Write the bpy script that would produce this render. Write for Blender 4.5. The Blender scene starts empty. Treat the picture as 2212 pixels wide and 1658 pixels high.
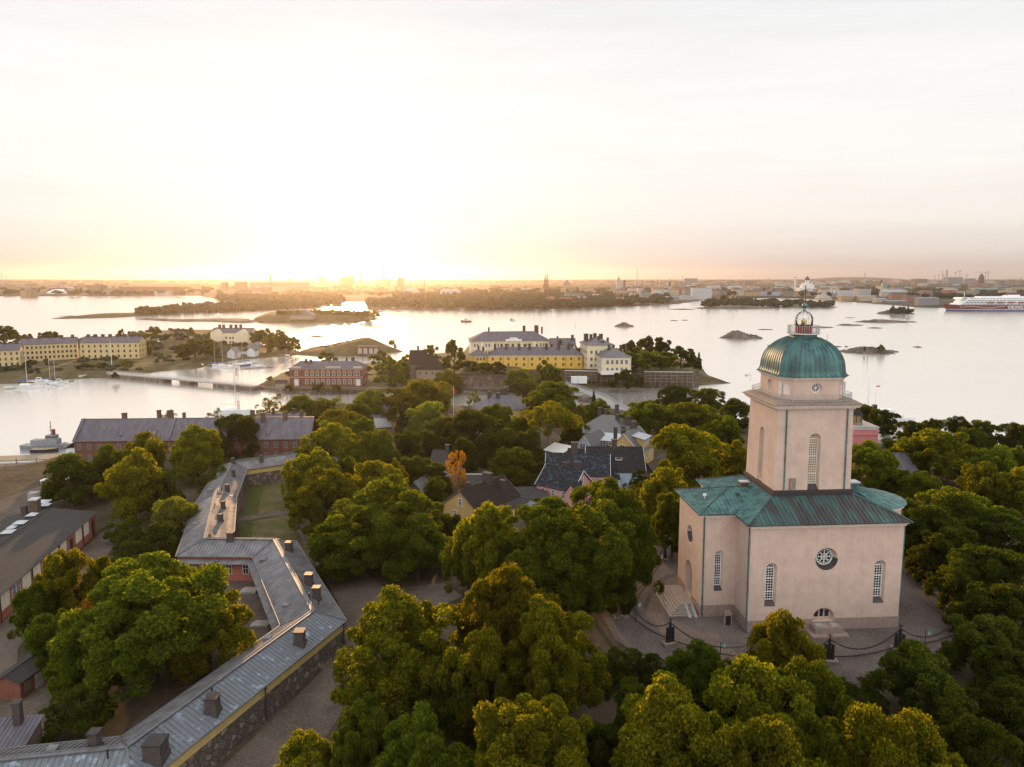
import bpy, bmesh, math, random
import numpy as np
from mathutils import Vector, Matrix
R = math.radians
sc = bpy.context.scene
COL = sc.collection

# ------------------------------------------------------------------ camera
PITCH = R(7.0); FPX = 1520.0; CX = 1106.0; HY = 599.0; CAMZ = 60.7
PY = HY + FPX * math.tan(PITCH)
cam_d = bpy.data.cameras.new('camera')
cam = bpy.data.objects.new('camera', cam_d); COL.objects.link(cam)
cam.location = (0, 0, CAMZ); cam.rotation_euler = (R(90) - PITCH, 0, 0)
cam_d.sensor_width = 36.0; cam_d.lens = 36.0 * FPX / 2212.0
cam_d.shift_y = -(829.0 - PY) / 2212.0
cam_d.clip_start = 1.0; cam_d.clip_end = 60000
sc.camera = cam

# ------------------------------------------------------------------ sky, sun, exposure
SUN_AZ = R(-13.3); SUN_EL = R(8.0)
sund = Vector((math.sin(SUN_AZ) * math.cos(SUN_EL), math.cos(SUN_AZ) * math.cos(SUN_EL), math.sin(SUN_EL)))
world = bpy.data.worlds.new('World'); sc.world = world; world.use_nodes = True
wt = world.node_tree; wt.nodes.clear()
def wn(t, **k):
    n = wt.nodes.new(t)
    for a, b in k.items(): setattr(n, a, b)
    return n
sky = wn('ShaderNodeTexSky', sky_type='NISHITA')
sky.sun_disc = False; sky.sun_elevation = SUN_EL; sky.sun_rotation = SUN_AZ
sky.air_density = 1.0; sky.dust_density = 1.6; sky.ozone_density = 1.0; sky.altitude = 60
def vm(op, a, b):
    n = wn('ShaderNodeVectorMath', operation=op)
    for i, s in enumerate((a, b)):
        if s is None: continue
        if isinstance(s, (tuple, list)): n.inputs[i].default_value = s
        else: wt.links.new(s, n.inputs[i])
    return n
# soft film-like shoulder on the physically bright sky: c * K / (c + B)
SKY_B = (.5, .5, .5); SKY_K = (10.2, 9.9, 9.5)
add = vm('ADD', sky.outputs[0], SKY_B)
div = vm('DIVIDE', sky.outputs[0], add.outputs[0])
mul = vm('MULTIPLY', div.outputs[0], SKY_K)
# the pale, hazy glow that lies over the whole sky: cream low down, light grey-blue high up
tc = wn('ShaderNodeTexCoord')
sep = wn('ShaderNodeSeparateXYZ'); wt.links.new(tc.outputs['Generated'], sep.inputs[0])
ramp = wn('ShaderNodeValToRGB'); wt.links.new(sep.outputs[2], ramp.inputs[0])
cr = ramp.color_ramp
cr.elements[0].position = 0.0; cr.elements[0].color = (.54, .45, .42, 1)
cr.elements[1].position = 0.6; cr.elements[1].color = (1.02, 1.04, 1.06, 1)  # zenith above the frame brightened as added light on ground and treetops
for p, c in ((.012, (.62, .525, .49, 1)), (.03, (.79, .70, .64, 1)), (.07, (.95, .885, .82, 1)), (.14, (1.0, .975, .935, 1)), (.24, (.985, .98, .965, 1)), (.36, (.86, .885, .90, 1))):
    e = cr.elements.new(p); e.color = c
sc_ = vm('MULTIPLY', ramp.outputs[0], (10.0, 10.0, 10.0))
glow_dir = Vector((math.sin(SUN_AZ), math.cos(SUN_AZ), .02)).normalized()
dot = vm('DOT_PRODUCT', tc.outputs['Generated'], tuple(glow_dir))
def glow_term(lo, pw, colr):
    mr = wn('ShaderNodeMapRange'); wt.links.new(dot.outputs['Value'], mr.inputs[0])
    mr.inputs[1].default_value = lo; mr.inputs[2].default_value = 1.0
    p_ = wn('ShaderNodeMath', operation='POWER'); wt.links.new(mr.outputs[0], p_.inputs[0]); p_.inputs[1].default_value = pw
    q = vm('MULTIPLY', colr, None); wt.links.new(p_.outputs[0], q.inputs[1]); return q
glow = vm('ADD', glow_term(.925, 2.2, (.34, .32, .31)).outputs[0], glow_term(.988, 2.0, (2.8, 2.1, 1.4)).outputs[0])
mixa = wn('ShaderNodeMix', data_type='RGBA'); mixa.inputs[0].default_value = .92
wt.links.new(mul.outputs[0], mixa.inputs[6]); wt.links.new(sc_.outputs[0], mixa.inputs[7])
addg = vm('ADD', mixa.outputs[2], glow.outputs[0])
# thin cloud wisps
mp = wn('ShaderNodeMapping'); wt.links.new(tc.outputs['Generated'], mp.inputs[0]); mp.inputs['Scale'].default_value = (1.6, 1.6, 14)
cn = wn('ShaderNodeTexNoise'); wt.links.new(mp.outputs[0], cn.inputs[0]); cn.inputs['Scale'].default_value = 2.4; cn.inputs['Detail'].default_value = 5; cn.inputs['Roughness'].default_value = .6
mc = wn('ShaderNodeMapRange'); wt.links.new(cn.outputs[0], mc.inputs[0]); mc.inputs[1].default_value = .42; mc.inputs[2].default_value = .75; mc.inputs[3].default_value = 1.0; mc.inputs[4].default_value = .945
cl = vm('MULTIPLY', addg.outputs[0], None); wt.links.new(mc.outputs[0], cl.inputs[1])
# unseen sky behind the camera: brightened as added fill for facing walls and trees
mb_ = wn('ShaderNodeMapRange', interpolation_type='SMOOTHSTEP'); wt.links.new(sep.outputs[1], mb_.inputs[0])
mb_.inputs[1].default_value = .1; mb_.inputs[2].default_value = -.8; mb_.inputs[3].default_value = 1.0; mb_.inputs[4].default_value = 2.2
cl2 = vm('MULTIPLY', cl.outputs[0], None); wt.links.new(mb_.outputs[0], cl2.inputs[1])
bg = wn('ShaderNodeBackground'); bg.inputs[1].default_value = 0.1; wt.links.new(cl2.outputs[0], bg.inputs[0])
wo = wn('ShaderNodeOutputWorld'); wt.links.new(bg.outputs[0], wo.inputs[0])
sl = bpy.data.lights.new('sun', 'SUN'); sl.energy = 5.0; sl.angle = R(0.5); sl.color = (1.0, .565, .245)
so = bpy.data.objects.new('sun', sl); COL.objects.link(so)
so.rotation_euler = sund.to_track_quat('Z', 'Y').to_euler()
sc.view_settings.view_transform = 'Standard'; sc.view_settings.look = 'None'
sc.view_settings.exposure = 0.0; sc.view_settings.gamma = 1.0
sc.render.engine = 'CYCLES'
cy = sc.cycles
cy.use_denoising = True
try: cy.denoiser = 'OPENIMAGEDENOISE'
except Exception: pass
cy.max_bounces = 5; cy.diffuse_bounces = 2; cy.glossy_bounces = 2; cy.transmission_bounces = 3; cy.transparent_max_bounces = 8; cy.volume_bounces = 0
cy.caustics_reflective = False; cy.caustics_refractive = False
cy.use_adaptive_sampling = True; cy.adaptive_threshold = 0.015

# ------------------------------------------------------------------ photo pixel (2212 wide) -> point at height z
SP, CP = math.sin(PITCH), math.cos(PITCH)
def P(x, y, z):
    v = -(y - PY) / FPX
    d = ((x - CX) / FPX, CP + v * SP, -SP + v * CP)
    t = (z - CAMZ) / d[2]
    return Vector((d[0] * t, d[1] * t, z))
def PD(x, y, dist):
    """point on the pixel's ray at ground distance dist (y world)"""
    v = -(y - PY) / FPX
    d = ((x - CX) / FPX, CP + v * SP, -SP + v * CP)
    t = dist / d[1]
    return Vector((d[0] * t, dist, CAMZ + d[2] * t))
def pxm(x, y, z):
    """metres per photo pixel at that point"""
    p = P(x, y, z); dep = p.y * CP - (z - CAMZ) * SP
    return dep / FPX

# ------------------------------------------------------------------ materials
MATS = {}
def nmat(name):
    m = bpy.data.materials.new(name); m.use_nodes = True
    nt = m.node_tree; b = nt.nodes['Principled BSDF']
    return m, nt, b
def mat(name, col, rough=.8, col2=None, scale=3.0, detail=4.0, bump=0.0, bscale=None, metal=0.0, spec=.3, mixlo=.35, mixhi=.65, vary=0.0, stretch=None, streak=0.0):
    if name in MATS: return MATS[name]
    m, nt, b = nmat(name)
    b.inputs['Roughness'].default_value = rough; b.inputs['Metallic'].default_value = metal
    b.inputs['Specular IOR Level'].default_value = spec
    tc = nt.nodes.new('ShaderNodeTexCoord')
    src = tc.outputs['Object']
    if stretch:
        mp = nt.nodes.new('ShaderNodeMapping'); nt.links.new(src, mp.inputs[0]); mp.inputs['Scale'].default_value = stretch; src = mp.outputs[0]
    if col2 is None: col2 = tuple(c * .72 for c in col[:3])
    n = nt.nodes.new('ShaderNodeTexNoise'); nt.links.new(src, n.inputs[0]); n.inputs['Scale'].default_value = scale; n.inputs['Detail'].default_value = detail; n.inputs['Roughness'].default_value = .62
    mr = nt.nodes.new('ShaderNodeMapRange'); nt.links.new(n.outputs[0], mr.inputs[0]); mr.inputs[1].default_value = mixlo; mr.inputs[2].default_value = mixhi
    mx = nt.nodes.new('ShaderNodeMix'); mx.data_type = 'RGBA'
    nt.links.new(mr.outputs[0], mx.inputs[0]); mx.inputs[6].default_value = (*col[:3], 1); mx.inputs[7].default_value = (*col2[:3], 1)
    out = mx.outputs[2]
    if vary:
        oi = nt.nodes.new('ShaderNodeObjectInfo'); hs = nt.nodes.new('ShaderNodeHueSaturation')
        m2 = nt.nodes.new('ShaderNodeMapRange'); nt.links.new(oi.outputs['Random'], m2.inputs[0]); m2.inputs[3].default_value = 1 - vary; m2.inputs[4].default_value = 1 + vary
        nt.links.new(m2.outputs[0], hs.inputs['Value']); nt.links.new(out, hs.inputs['Color']); out = hs.outputs[0]
    if streak:
        mp2 = nt.nodes.new('ShaderNodeMapping'); nt.links.new(tc.outputs['Object'], mp2.inputs[0]); mp2.inputs['Scale'].default_value = (1.7, 1.7, .07)
        n3 = nt.nodes.new('ShaderNodeTexNoise'); nt.links.new(mp2.outputs[0], n3.inputs[0]); n3.inputs['Scale'].default_value = 1.0; n3.inputs['Detail'].default_value = 6; n3.inputs['Roughness'].default_value = .7
        m3 = nt.nodes.new('ShaderNodeMapRange'); nt.links.new(n3.outputs[0], m3.inputs[0]); m3.inputs[1].default_value = .40; m3.inputs[2].default_value = .68; m3.inputs[3].default_value = 1.0; m3.inputs[4].default_value = 1 - streak
        h3 = nt.nodes.new('ShaderNodeHueSaturation'); nt.links.new(m3.outputs[0], h3.inputs['Value']); nt.links.new(out, h3.inputs['Color']); out = h3.outputs[0]
    nt.links.new(out, b.inputs['Base Color'])
    if bump:
        n2 = nt.nodes.new('ShaderNodeTexNoise'); nt.links.new(src, n2.inputs[0]); n2.inputs['Scale'].default_value = bscale or scale * 4; n2.inputs['Detail'].default_value = 3
        bp = nt.nodes.new('ShaderNodeBump'); bp.inputs['Strength'].default_value = min(1, bump); bp.inputs['Distance'].default_value = .05
        nt.links.new(n2.outputs[0], bp.inputs['Height']); nt.links.new(bp.outputs[0], b.inputs['Normal'])
    MATS[name] = m
    return m
def leafmat(name, c1, c2, c3, trans=.55):
    """leaf clusters: every cluster has its own tint, every tree a shift"""
    m, nt, b = nmat(name)
    nt.nodes.remove(b)
    out = nt.nodes['Material Output']
    g = nt.nodes.new('ShaderNodeNewGeometry')
    r = nt.nodes.new('ShaderNodeValToRGB'); nt.links.new(g.outputs['Random Per Island'], r.inputs[0])
    r.color_ramp.elements[0].color = (*c1, 1); r.color_ramp.elements[1].color = (*c3, 1); r.color_ramp.elements[1].position = .97
    e = r.color_ramp.elements.new(.55); e.color = (*c2, 1)
    oi = nt.nodes.new('ShaderNodeObjectInfo')
    hs = nt.nodes.new('ShaderNodeHueSaturation'); nt.links.new(r.outputs[0], hs.inputs['Color'])
    a = nt.nodes.new('ShaderNodeMapRange'); nt.links.new(oi.outputs['Random'], a.inputs[0]); a.inputs[3].default_value = .485; a.inputs[4].default_value = .512
    v = nt.nodes.new('ShaderNodeMath'); v.operation = 'MULTIPLY'; nt.links.new(oi.outputs['Random'], v.inputs[0]); v.inputs[1].default_value = 7.31
    fr = nt.nodes.new('ShaderNodeMath'); fr.operation = 'FRACT'; nt.links.new(v.outputs[0], fr.inputs[0])
    a2 = nt.nodes.new('ShaderNodeMapRange'); nt.links.new(fr.outputs[0], a2.inputs[0]); a2.inputs[3].default_value = .75; a2.inputs[4].default_value = 1.25
    nt.links.new(a.outputs[0], hs.inputs['Hue']); nt.links.new(a2.outputs[0], hs.inputs['Value'])
    d = nt.nodes.new('ShaderNodeBsdfDiffuse'); nt.links.new(hs.outputs[0], d.inputs[0])
    t = nt.nodes.new('ShaderNodeBsdfTranslucent')
    tw = nt.nodes.new('ShaderNodeMix'); tw.data_type = 'RGBA'; tw.blend_type = 'MULTIPLY'; tw.inputs[0].default_value = 1
    nt.links.new(hs.outputs[0], tw.inputs[6]); tw.inputs[7].default_value = (5.0, 4.5, .7, 1); nt.links.new(tw.outputs[2], t.inputs[0])
    mx = nt.nodes.new('ShaderNodeMixShader'); mx.inputs[0].default_value = trans
    nt.links.new(d.outputs[0], mx.inputs[1]); nt.links.new(t.outputs[0], mx.inputs[2])
    nt.links.new(mx.outputs[0], out.inputs[0])
    MATS[name] = m
    return m

# ------------------------------------------------------------------ mesh building
class MB:
    def __init__(s): s.v = []; s.f = []; s.m = []; s.uv = None
    def add(s, vs, fs, mi=0):
        o = len(s.v); s.v += [tuple(p) for p in vs]
        s.f += [tuple(i + o for i in f) for f in fs]; s.m += [mi] * len(fs)
    def quad(s, a, b, c, d, mi=0): s.add([a, b, c, d], [(0, 1, 2, 3)], mi)
    def box(s, x0, x1, y0, y1, z0, z1, mi=0):
        s.add([(x0, y0, z0), (x1, y0, z0), (x1, y1, z0), (x0, y1, z0), (x0, y0, z1), (x1, y0, z1), (x1, y1, z1), (x0, y1, z1)],
              [(0, 3, 2, 1), (4, 5, 6, 7), (0, 1, 5, 4), (1, 2, 6, 5), (2, 3, 7, 6), (3, 0, 4, 7)], mi)
    def prism(s, poly, z0, z1, mi=0, top=None):
        n = len(poly); tp = top or poly
        s.add([(p[0], p[1], z0) for p in poly] + [(p[0], p[1], z1) for p in tp],
              [tuple(range(n))[::-1], tuple(range(n, 2 * n))] + [(i, (i + 1) % n, (i + 1) % n + n, i + n) for i in range(n)], mi)
    def bar(s, a, b, w, h=None, mi=0):
        a = Vector(a); b = Vector(b); h = w if h is None else h
        d = (b - a).normalized(); up = Vector((0, 0, 1)) if abs(d.z) < .95 else Vector((1, 0, 0))
        sx = d.cross(up).normalized() * (w / 2); sy = sx.cross(d).normalized() * (h / 2)
        vs = [p + q for p in (a, b) for q in (-sx - sy, sx - sy, sx + sy, -sx + sy)]
        s.add(vs, [(0, 1, 2, 3), (7, 6, 5, 4), (0, 4, 5, 1), (1, 5, 6, 2), (2, 6, 7, 3), (3, 7, 4, 0)], mi)
    def cyl(s, a, b, r0, r1=None, n=8, mi=0, caps=True):
        a = Vector(a); b = Vector(b); r1 = r0 if r1 is None else r1
        d = (b - a).normalized(); up = Vector((0, 0, 1)) if abs(d.z) < .95 else Vector((1, 0, 0))
        X = d.cross(up).normalized(); Y = X.cross(d).normalized()
        vs = []
        for p, r in ((a, r0), (b, r1)):
            for i in range(n):
                t = 2 * math.pi * i / n; vs.append(p + X * (r * math.cos(t)) + Y * (r * math.sin(t)))
        fs = [(i, i + n, (i + 1) % n + n, (i + 1) % n) for i in range(n)]
        if caps: fs += [tuple(range(n)), tuple(range(n, 2 * n))[::-1]]
        s.add(vs, fs, mi)
    def lathe(s, prof, c=(0, 0), n=16, mi=0):
        vs = []; m = len(prof)
        for r, z in prof:
            for i in range(n):
                t = 2 * math.pi * (i + .5) / n; vs.append((c[0] + r * math.cos(t), c[1] + r * math.sin(t), z))
        fs = [(k * n + i, k * n + (i + 1) % n, (k + 1) * n + (i + 1) % n, (k + 1) * n + i) for k in range(m - 1) for i in range(n)]
        fs += [tuple(range(n))[::-1], tuple(range((m - 1) * n, m * n))]
        s.add(vs, fs, mi)
    def slope(s, a, b, c, d, mi=0, rib=0, rw=.05, rh=.07, th=.12):
        """roof plane a-b along the eave, c-d along the top; with thickness; ribs (standing seams) run from eave to top"""
        a, b, c, d = (Vector(p) for p in (a, b, c, d))
        nrm = (b - a).cross(d - a)
        if nrm.length < 1e-6: nrm = (b - a).cross(c - a)
        nrm.normalize()
        if nrm.z < 0: nrm = -nrm
        dn = -nrm * th
        s.add([a, b, c, d, a + dn, b + dn, c + dn, d + dn], [(0, 1, 2, 3), (7, 6, 5, 4), (0, 4, 5, 1), (1, 5, 6, 2), (2, 6, 7, 3), (3, 7, 4, 0)], mi)
        if rib:
            L = (b - a).length; ux = (b - a) / L
            # ribs parallel to the steepest line, clipped to the quad
            td = (Vector((0, 0, 1)) - nrm * nrm.z).normalized()
            poly = [(0.0, 0.0), (L, 0.0), ((c - a).dot(ux), (c - a).dot(td)), ((d - a).dot(ux), (d - a).dot(td))]
            base = (b - a).dot(td)
            poly[1] = (L, base)
            u0 = min(p[0] for p in poly); u1 = max(p[0] for p in poly)
            uxp = (ux - td * ux.dot(td)); uxp.normalize()
            poly = [((p - a).dot(uxp), (p - a).dot(td)) for p in (a, b, c, d)]
            u0 = min(p[0] for p in poly); u1 = max(p[0] for p in poly)
            u = u0 + rib * .5
            while u < u1 - .05:
                ts = []
                for i in range(4):
                    p, q = poly[i], poly[(i + 1) % 4]
                    if abs(p[0] - q[0]) < 1e-9: continue
                    k = (u - p[0]) / (q[0] - p[0])
                    if 0 <= k <= 1: ts.append(p[1] + k * (q[1] - p[1]))
                if len(ts) >= 2 and max(ts) - min(ts) > .15:
                    s.bar(a + uxp * u + td * (min(ts) + .02) + nrm * (rh * .5 - .01), a + uxp * u + td * (max(ts) - .02) + nrm * (rh * .5 - .01), rw, rh, mi)
                u += rib
    def mesh(s, name, mats, loc=(0, 0, 0), smooth=False):
        me = bpy.data.meshes.new(name)
        lx, ly, lz = loc
        me.from_pydata([(x - lx, y - ly, z - lz) for x, y, z in s.v], [], s.f)
        mats = mats if isinstance(mats, (list, tuple)) else [mats]
        for m in mats: me.materials.append(MATS[m] if isinstance(m, str) else m)
        if len(mats) > 1: me.polygons.foreach_set('material_index', s.m)
        if smooth: me.polygons.foreach_set('use_smooth', [True] * len(me.polygons))
        me.update()
        return me
    def build(s, name, mats, parent=None, smooth=False, loc=(0, 0, 0)):
        o = bpy.data.objects.new(name, s.mesh(name, mats, loc, smooth)); COL.objects.link(o)
        o.location = loc
        if parent: o.parent = parent
        return o
def tag(o, label, cat, group=None):
    o['label'] = label; o['category'] = cat
    if group: o['group'] = group
    return o
def thing(name, label, cat, loc=(0, 0, 0), rz=0.0, group=None):
    o = bpy.data.objects.new(name, None); COL.objects.link(o); o.empty_display_size = .5
    o.location = loc; o.rotation_euler = (0, 0, rz)
    return tag(o, label, cat, group)
def dup(o, parent=None, loc=None, rz=None, scale=None):
    c = o.copy(); COL.objects.link(c)
    if parent is not None: c.parent = parent
    if loc is not None: c.location = loc
    if rz is not None: c.rotation_euler = (0, 0, rz)
    if scale is not None: c.scale = scale
    return c
def dup_tree(o, label, loc=None, rz=None, scale=None, group=None):
    r = dup(o, None, loc, rz, scale); r['label'] = label
    if group: r['group'] = group
    for ch in CH.get(o.name, []):
        c = dup(ch, r)
        for g in CH.get(ch.name, []): dup(g, c)
    return r
CH = {}
def kids(o):
    """remember a thing's parts so that copies can be made without scanning the file"""
    CH[o.name] = list(o.children)
    for c in o.children: CH[c.name] = list(c.children)
def structure(o, stuff=False):
    o['kind'] = 'stuff' if stuff else 'structure'; return o
def offset_poly(poly, d):
    n = len(poly); out = []
    for i in range(n):
        p0 = Vector(poly[i - 1]).to_2d(); p1 = Vector(poly[i]).to_2d(); p2 = Vector(poly[(i + 1) % n]).to_2d()
        e1 = (p1 - p0).normalized(); e2 = (p2 - p1).normalized()
        n1 = Vector((e1.y, -e1.x)); n2 = Vector((e2.y, -e2.x))
        b = n1 + n2; k = d / max(.25, (1 + n1.dot(n2)))
        out.append((p1.x + b.x * k, p1.y + b.y * k))
    return out

# ------------------------------------------------------------------ terrain
def poly_dist(X, Y, poly):
    """signed distance, positive inside"""
    px = np.array([p[0] for p in poly]); py = np.array([p[1] for p in poly])
    best = np.full(X.shape, 1e9); ins = np.zeros(X.shape, bool)
    n = len(poly)
    for i in range(n):
        x0, y0 = px[i], py[i]; x1, y1 = px[(i + 1) % n], py[(i + 1) % n]
        dx, dy = x1 - x0, y1 - y0; L = dx * dx + dy * dy + 1e-9
        t = np.clip(((X - x0) * dx + (Y - y0) * dy) / L, 0, 1)
        best = np.minimum(best, np.hypot(X - x0 - t * dx, Y - y0 - t * dy))
        c = ((y0 > Y) != (y1 > Y)) & (X < (x1 - x0) * (Y - y0) / (y1 - y0 + 1e-12) + x0)
        ins ^= c
    return np.where(ins, best, -best)
def vnoise(X, Y, s, seed=0):
    """cheap smooth value noise"""
    x = X / s; y = Y / s
    xi = np.floor(x).astype(int); yi = np.floor(y).astype(int); fx = x - xi; fy = y - yi
    fx = fx * fx * (3 - 2 * fx); fy = fy * fy * (3 - 2 * fy)
    def h(a, b):
        k = np.sin(a * 127.1 + b * 311.7 + seed * 74.7) * 43758.5453
        return k - np.floor(k)
    return (h(xi, yi) * (1 - fx) + h(xi + 1, yi) * fx) * (1 - fy) + (h(xi, yi + 1) * (1 - fx) + h(xi + 1, yi + 1) * fx) * fy
def island(name, poly, hfun, m, res, label=None, rough=0.0, shore=.35, seed=0, jag=0.0):
    xs = [p[0] for p in poly]; ys = [p[1] for p in poly]
    x0, x1, y0, y1 = min(xs) - 2 * res, max(xs) + 2 * res, min(ys) - 2 * res, max(ys) + 2 * res
    nx = max(4, int((x1 - x0) / res)); ny = max(4, int((y1 - y0) / res))
    X, Y = np.meshgrid(np.linspace(x0, x1, nx), np.linspace(y0, y1, ny))
    D = poly_dist(X, Y, poly)
    if jag: D = D + (vnoise(X, Y, res * 3, seed) - .5) * jag
    H = hfun(X, Y, D)
    if rough: H = H + (vnoise(X, Y, res * 2.2, seed + 3) - .4) * rough * np.clip(D / (res * 2), 0, 1)
    Z = np.where(D > 0, np.minimum(H, .25 + D * shore), np.maximum(-2.0, D * .5))
    me = bpy.data.meshes.new(name)
    V = np.stack([X, Y, Z], -1).reshape(-1, 3)
    idx = np.arange(nx * ny).reshape(ny, nx)
    q = np.stack([idx[:-1, :-1], idx[:-1, 1:], idx[1:, 1:], idx[1:, :-1]], -1).reshape(-1, 4)
    keep = (D.reshape(-1)[q] > -res * 1.5).any(1); q = q[keep]
    used = np.unique(q); mp = np.zeros(nx * ny, int); mp[used] = np.arange(len(used))
    me.from_pydata(V[used].tolist(), [], mp[q].tolist())
    me.polygons.foreach_set('use_smooth', [True] * len(me.polygons))
    me.materials.append(MATS[m] if isinstance(m, str) else m); me.update()
    o = bpy.data.objects.new(name, me); COL.objects.link(o)
    structure(o)
    if label: o['label'] = label
    return o
# ------------------------------------------------------------------ shared materials
mat('plaster_pink', (.53, .392, .322), .92, (.455, .33, .268), .5, bump=.4, bscale=9, streak=.07)
mat('granite_pink', (.30, .215, .185), .85, (.22, .155, .135), 2.2, bump=.3, streak=.10)
mat('moulding', (.68, .56, .48), .8, (.55, .45, .39), 2)
mat('stone_brown', (.26, .20, .16), .9, (.16, .125, .10), 2.5, bump=.3)
mat('copper_green', (.066, .172, .158), .46, (.034, .082, .080), .9, metal=.25, spec=.5, mixlo=.42, mixhi=.6, stretch=(1, 1, .35))
mat('copper_dome', (.050, .132, .124), .46, (.026, .060, .058), .8, metal=.25, spec=.5, mixlo=.42, mixhi=.62, stretch=(1, 1, .3))
mat('copper_dark', (.046, .043, .041), .5, (.048, .118, .112), .45, metal=.25, spec=.4, mixlo=.46, mixhi=.66, detail=6, stretch=(1.6, .35, .35))
mat('dark_metal', (.035, .03, .03), .5, (.06, .05, .045), 3, metal=.3)
mat('iron_black', (.012, .012, .014), .55, (.03, .026, .024), 8, metal=.2)
mat('white_paint', (.74, .72, .68), .6, (.62, .60, .56), 3)
mat('white_grey', (.60, .60, .60), .5, (.48, .48, .49), 2)
mat('red_paint', (.17, .034, .027), .5, (.12, .026, .022), 3)
mat('rail_grey', (.34, .33, .32), .5)
mat('brass', (.55, .36, .10), .3, (.30, .25, .08), 6, metal=.7)
mat('zinc_roof', (.20, .192, .198), .52, (.13, .12, .125), .55, metal=.25, spec=.5, mixlo=.40, mixhi=.62, bump=.12, bscale=6, streak=.12)
mat('zinc_flaked', (.125, .135, .15), .58, (.30, .36, .44), .8, metal=.15, spec=.5, mixlo=.56, mixhi=.70, detail=8, stretch=(1, 1, 1))
mat('slate_violet', (.125, .11, .128), .55, (.082, .073, .086), .8, metal=.15, spec=.4, stretch=(1, .4, .4), streak=.12)
mat('roof_blue', (.018, .020, .024), .8, (.055, .072, .095), 1.5, metal=.0, spec=.15, mixlo=.5, mixhi=.64, detail=7)
mat('roof_black', (.017, .016, .017), .8, (.032, .030, .032), 1.2, metal=.0, spec=.15, streak=.12)
mat('roof_grey', (.155, .148, .15), .5, (.10, .096, .10), 1.0, metal=.2, spec=.5, streak=.12)
mat('roof_light', (.48, .50, .52), .35, (.38, .39, .41), 1.2, metal=.35, spec=.5)
mat('roof_brown', (.036, .026, .021), .85, (.022, .017, .015), 1.0, spec=.12)
mat('roof_felt', (.046, .041, .038), .95, (.038, .034, .032), .9, bump=.2)
mat('roof_red', (.25, .09, .05), .8, (.17, .06, .04), 1.0)
mat('trim_tan', (.43, .36, .29), .85, (.36, .30, .24), 1.0)
mat('yellow_ochre', (.50, .33, .13), .9, (.42, .27, .10), 1.6, bump=.15, streak=.10)
mat('yellow_strong', (.62, .38, .075), .85, (.54, .32, .06), .6)
mat('yellow_pale', (.66, .50, .27), .85, (.58, .43, .22), .5, streak=.10)
mat('cream', (.66, .56, .39), .85, (.58, .48, .33), .5, streak=.10)
mat('pilaster', (.72, .68, .60), .8, (.64, .59, .52), .8)
mat('yellow_band', (.46, .34, .13), .9, (.38, .27, .10), 1.1, bump=.2, streak=.10)
mat('barracks_yellow', (.56, .43, .22), .9, (.47, .35, .18), .35, streak=.10)
mat('brick_red', (.17, .064, .040), .9, (.125, .046, .030), .8, bump=.2)
mat('brick_dark', (.145, .062, .042), .92, (.10, .045, .032), .6, bump=.2, streak=.10)
mat('wall_red', (.36, .115, .085), .9, (.28, .09, .065), 1.4, streak=.10)
mat('wall_rose', (.50, .19, .18), .9, (.38, .13, .12), 2.0, bump=.2)
mat('wall_pink', (.52, .27, .24), .85, (.44, .22, .20), 1.2, stretch=(.3, .3, 6))
mat('wall_blue', (.36, .43, .50), .85, (.30, .37, .44), 1.2, stretch=(.3, .3, 6))
mat('wall_white', (.60, .60, .60), .85, (.5, .5, .51), 1.2)
mat('wood_old', (.17, .125, .09), .9, (.10, .075, .055), 2, stretch=(1, 6, 1))
mat('wood_pale', (.30, .24, .17), .9, (.20, .155, .11), 2)
mat('concrete', (.34, .31, .28), .9, (.26, .235, .21), 1.3)
mat('stone_step', (.26, .22, .20), .9, (.19, .16, .14), 2.5, bump=.2)
mat('chimney_dark', (.075, .058, .050), .95, (.045, .036, .032), 3, bump=.3)
mat('chimney_brown', (.12, .075, .055), .95, (.07, .045, .036), 2.5, bump=.3)
mat('bark', (.07, .055, .042), .95, (.04, .032, .026), 5, bump=.4)
mat('bark_pale', (.22, .165, .12), .95, (.13, .10, .075), 4)
mat('rope', (.05, .045, .04), .9)
mat('buoy_red', (.30, .05, .04), .6)
mat('hull_white', (.74, .74, .73), .35, (.66, .66, .65), 1.5, spec=.5)
mat('hull_blue', (.05, .09, .17), .35, (.04, .07, .13), 2, spec=.5)
mat('hull_grey', (.23, .24, .25), .5, (.17, .18, .19), .6)
mat('deck_tan', (.36, .28, .19), .7)
mat('sail_blue', (.05, .09, .22), .8)
mat('ferry_red', (.115, .009, .015), .5, (.10, .008, .013), .1, spec=.5)
mat('ferry_blue', (.03, .05, .12), .4, spec=.5)
mat('flag_red', (.42, .03, .03), .8)
mat('flag_blue', (.03, .06, .25), .8)
mat('marking', (.012, .012, .012), .9)

def glassmat(name, col, rough=.08, spec=.6):
    m, nt, b = nmat(name)
    b.inputs['Base Color'].default_value = (*col, 1); b.inputs['Roughness'].default_value = rough
    b.inputs['Specular IOR Level'].default_value = spec
    MATS[name] = m
glassmat('pane_dark', (.018, .020, .024)); glassmat('pane_grey', (.07, .08, .09), .15); glassmat('pane_warm', (.24, .16, .07), .2)
def clearglass():
    m, nt, b = nmat('lantern_glass'); nt.nodes.remove(b)
    t = nt.nodes.new('ShaderNodeBsdfTransparent'); g = nt.nodes.new('ShaderNodeBsdfGlossy'); g.inputs['Roughness'].default_value = .05
    f = nt.nodes.new('ShaderNodeFresnel'); f.inputs[0].default_value = 1.25
    mx = nt.nodes.new('ShaderNodeMixShader'); nt.links.new(f.outputs[0], mx.inputs[0]); nt.links.new(t.outputs[0], mx.inputs[1]); nt.links.new(g.outputs[0], mx.inputs[2])
    nt.links.new(mx.outputs[0], nt.nodes['Material Output'].inputs[0]); MATS['lantern_glass'] = m
clearglass()
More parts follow.
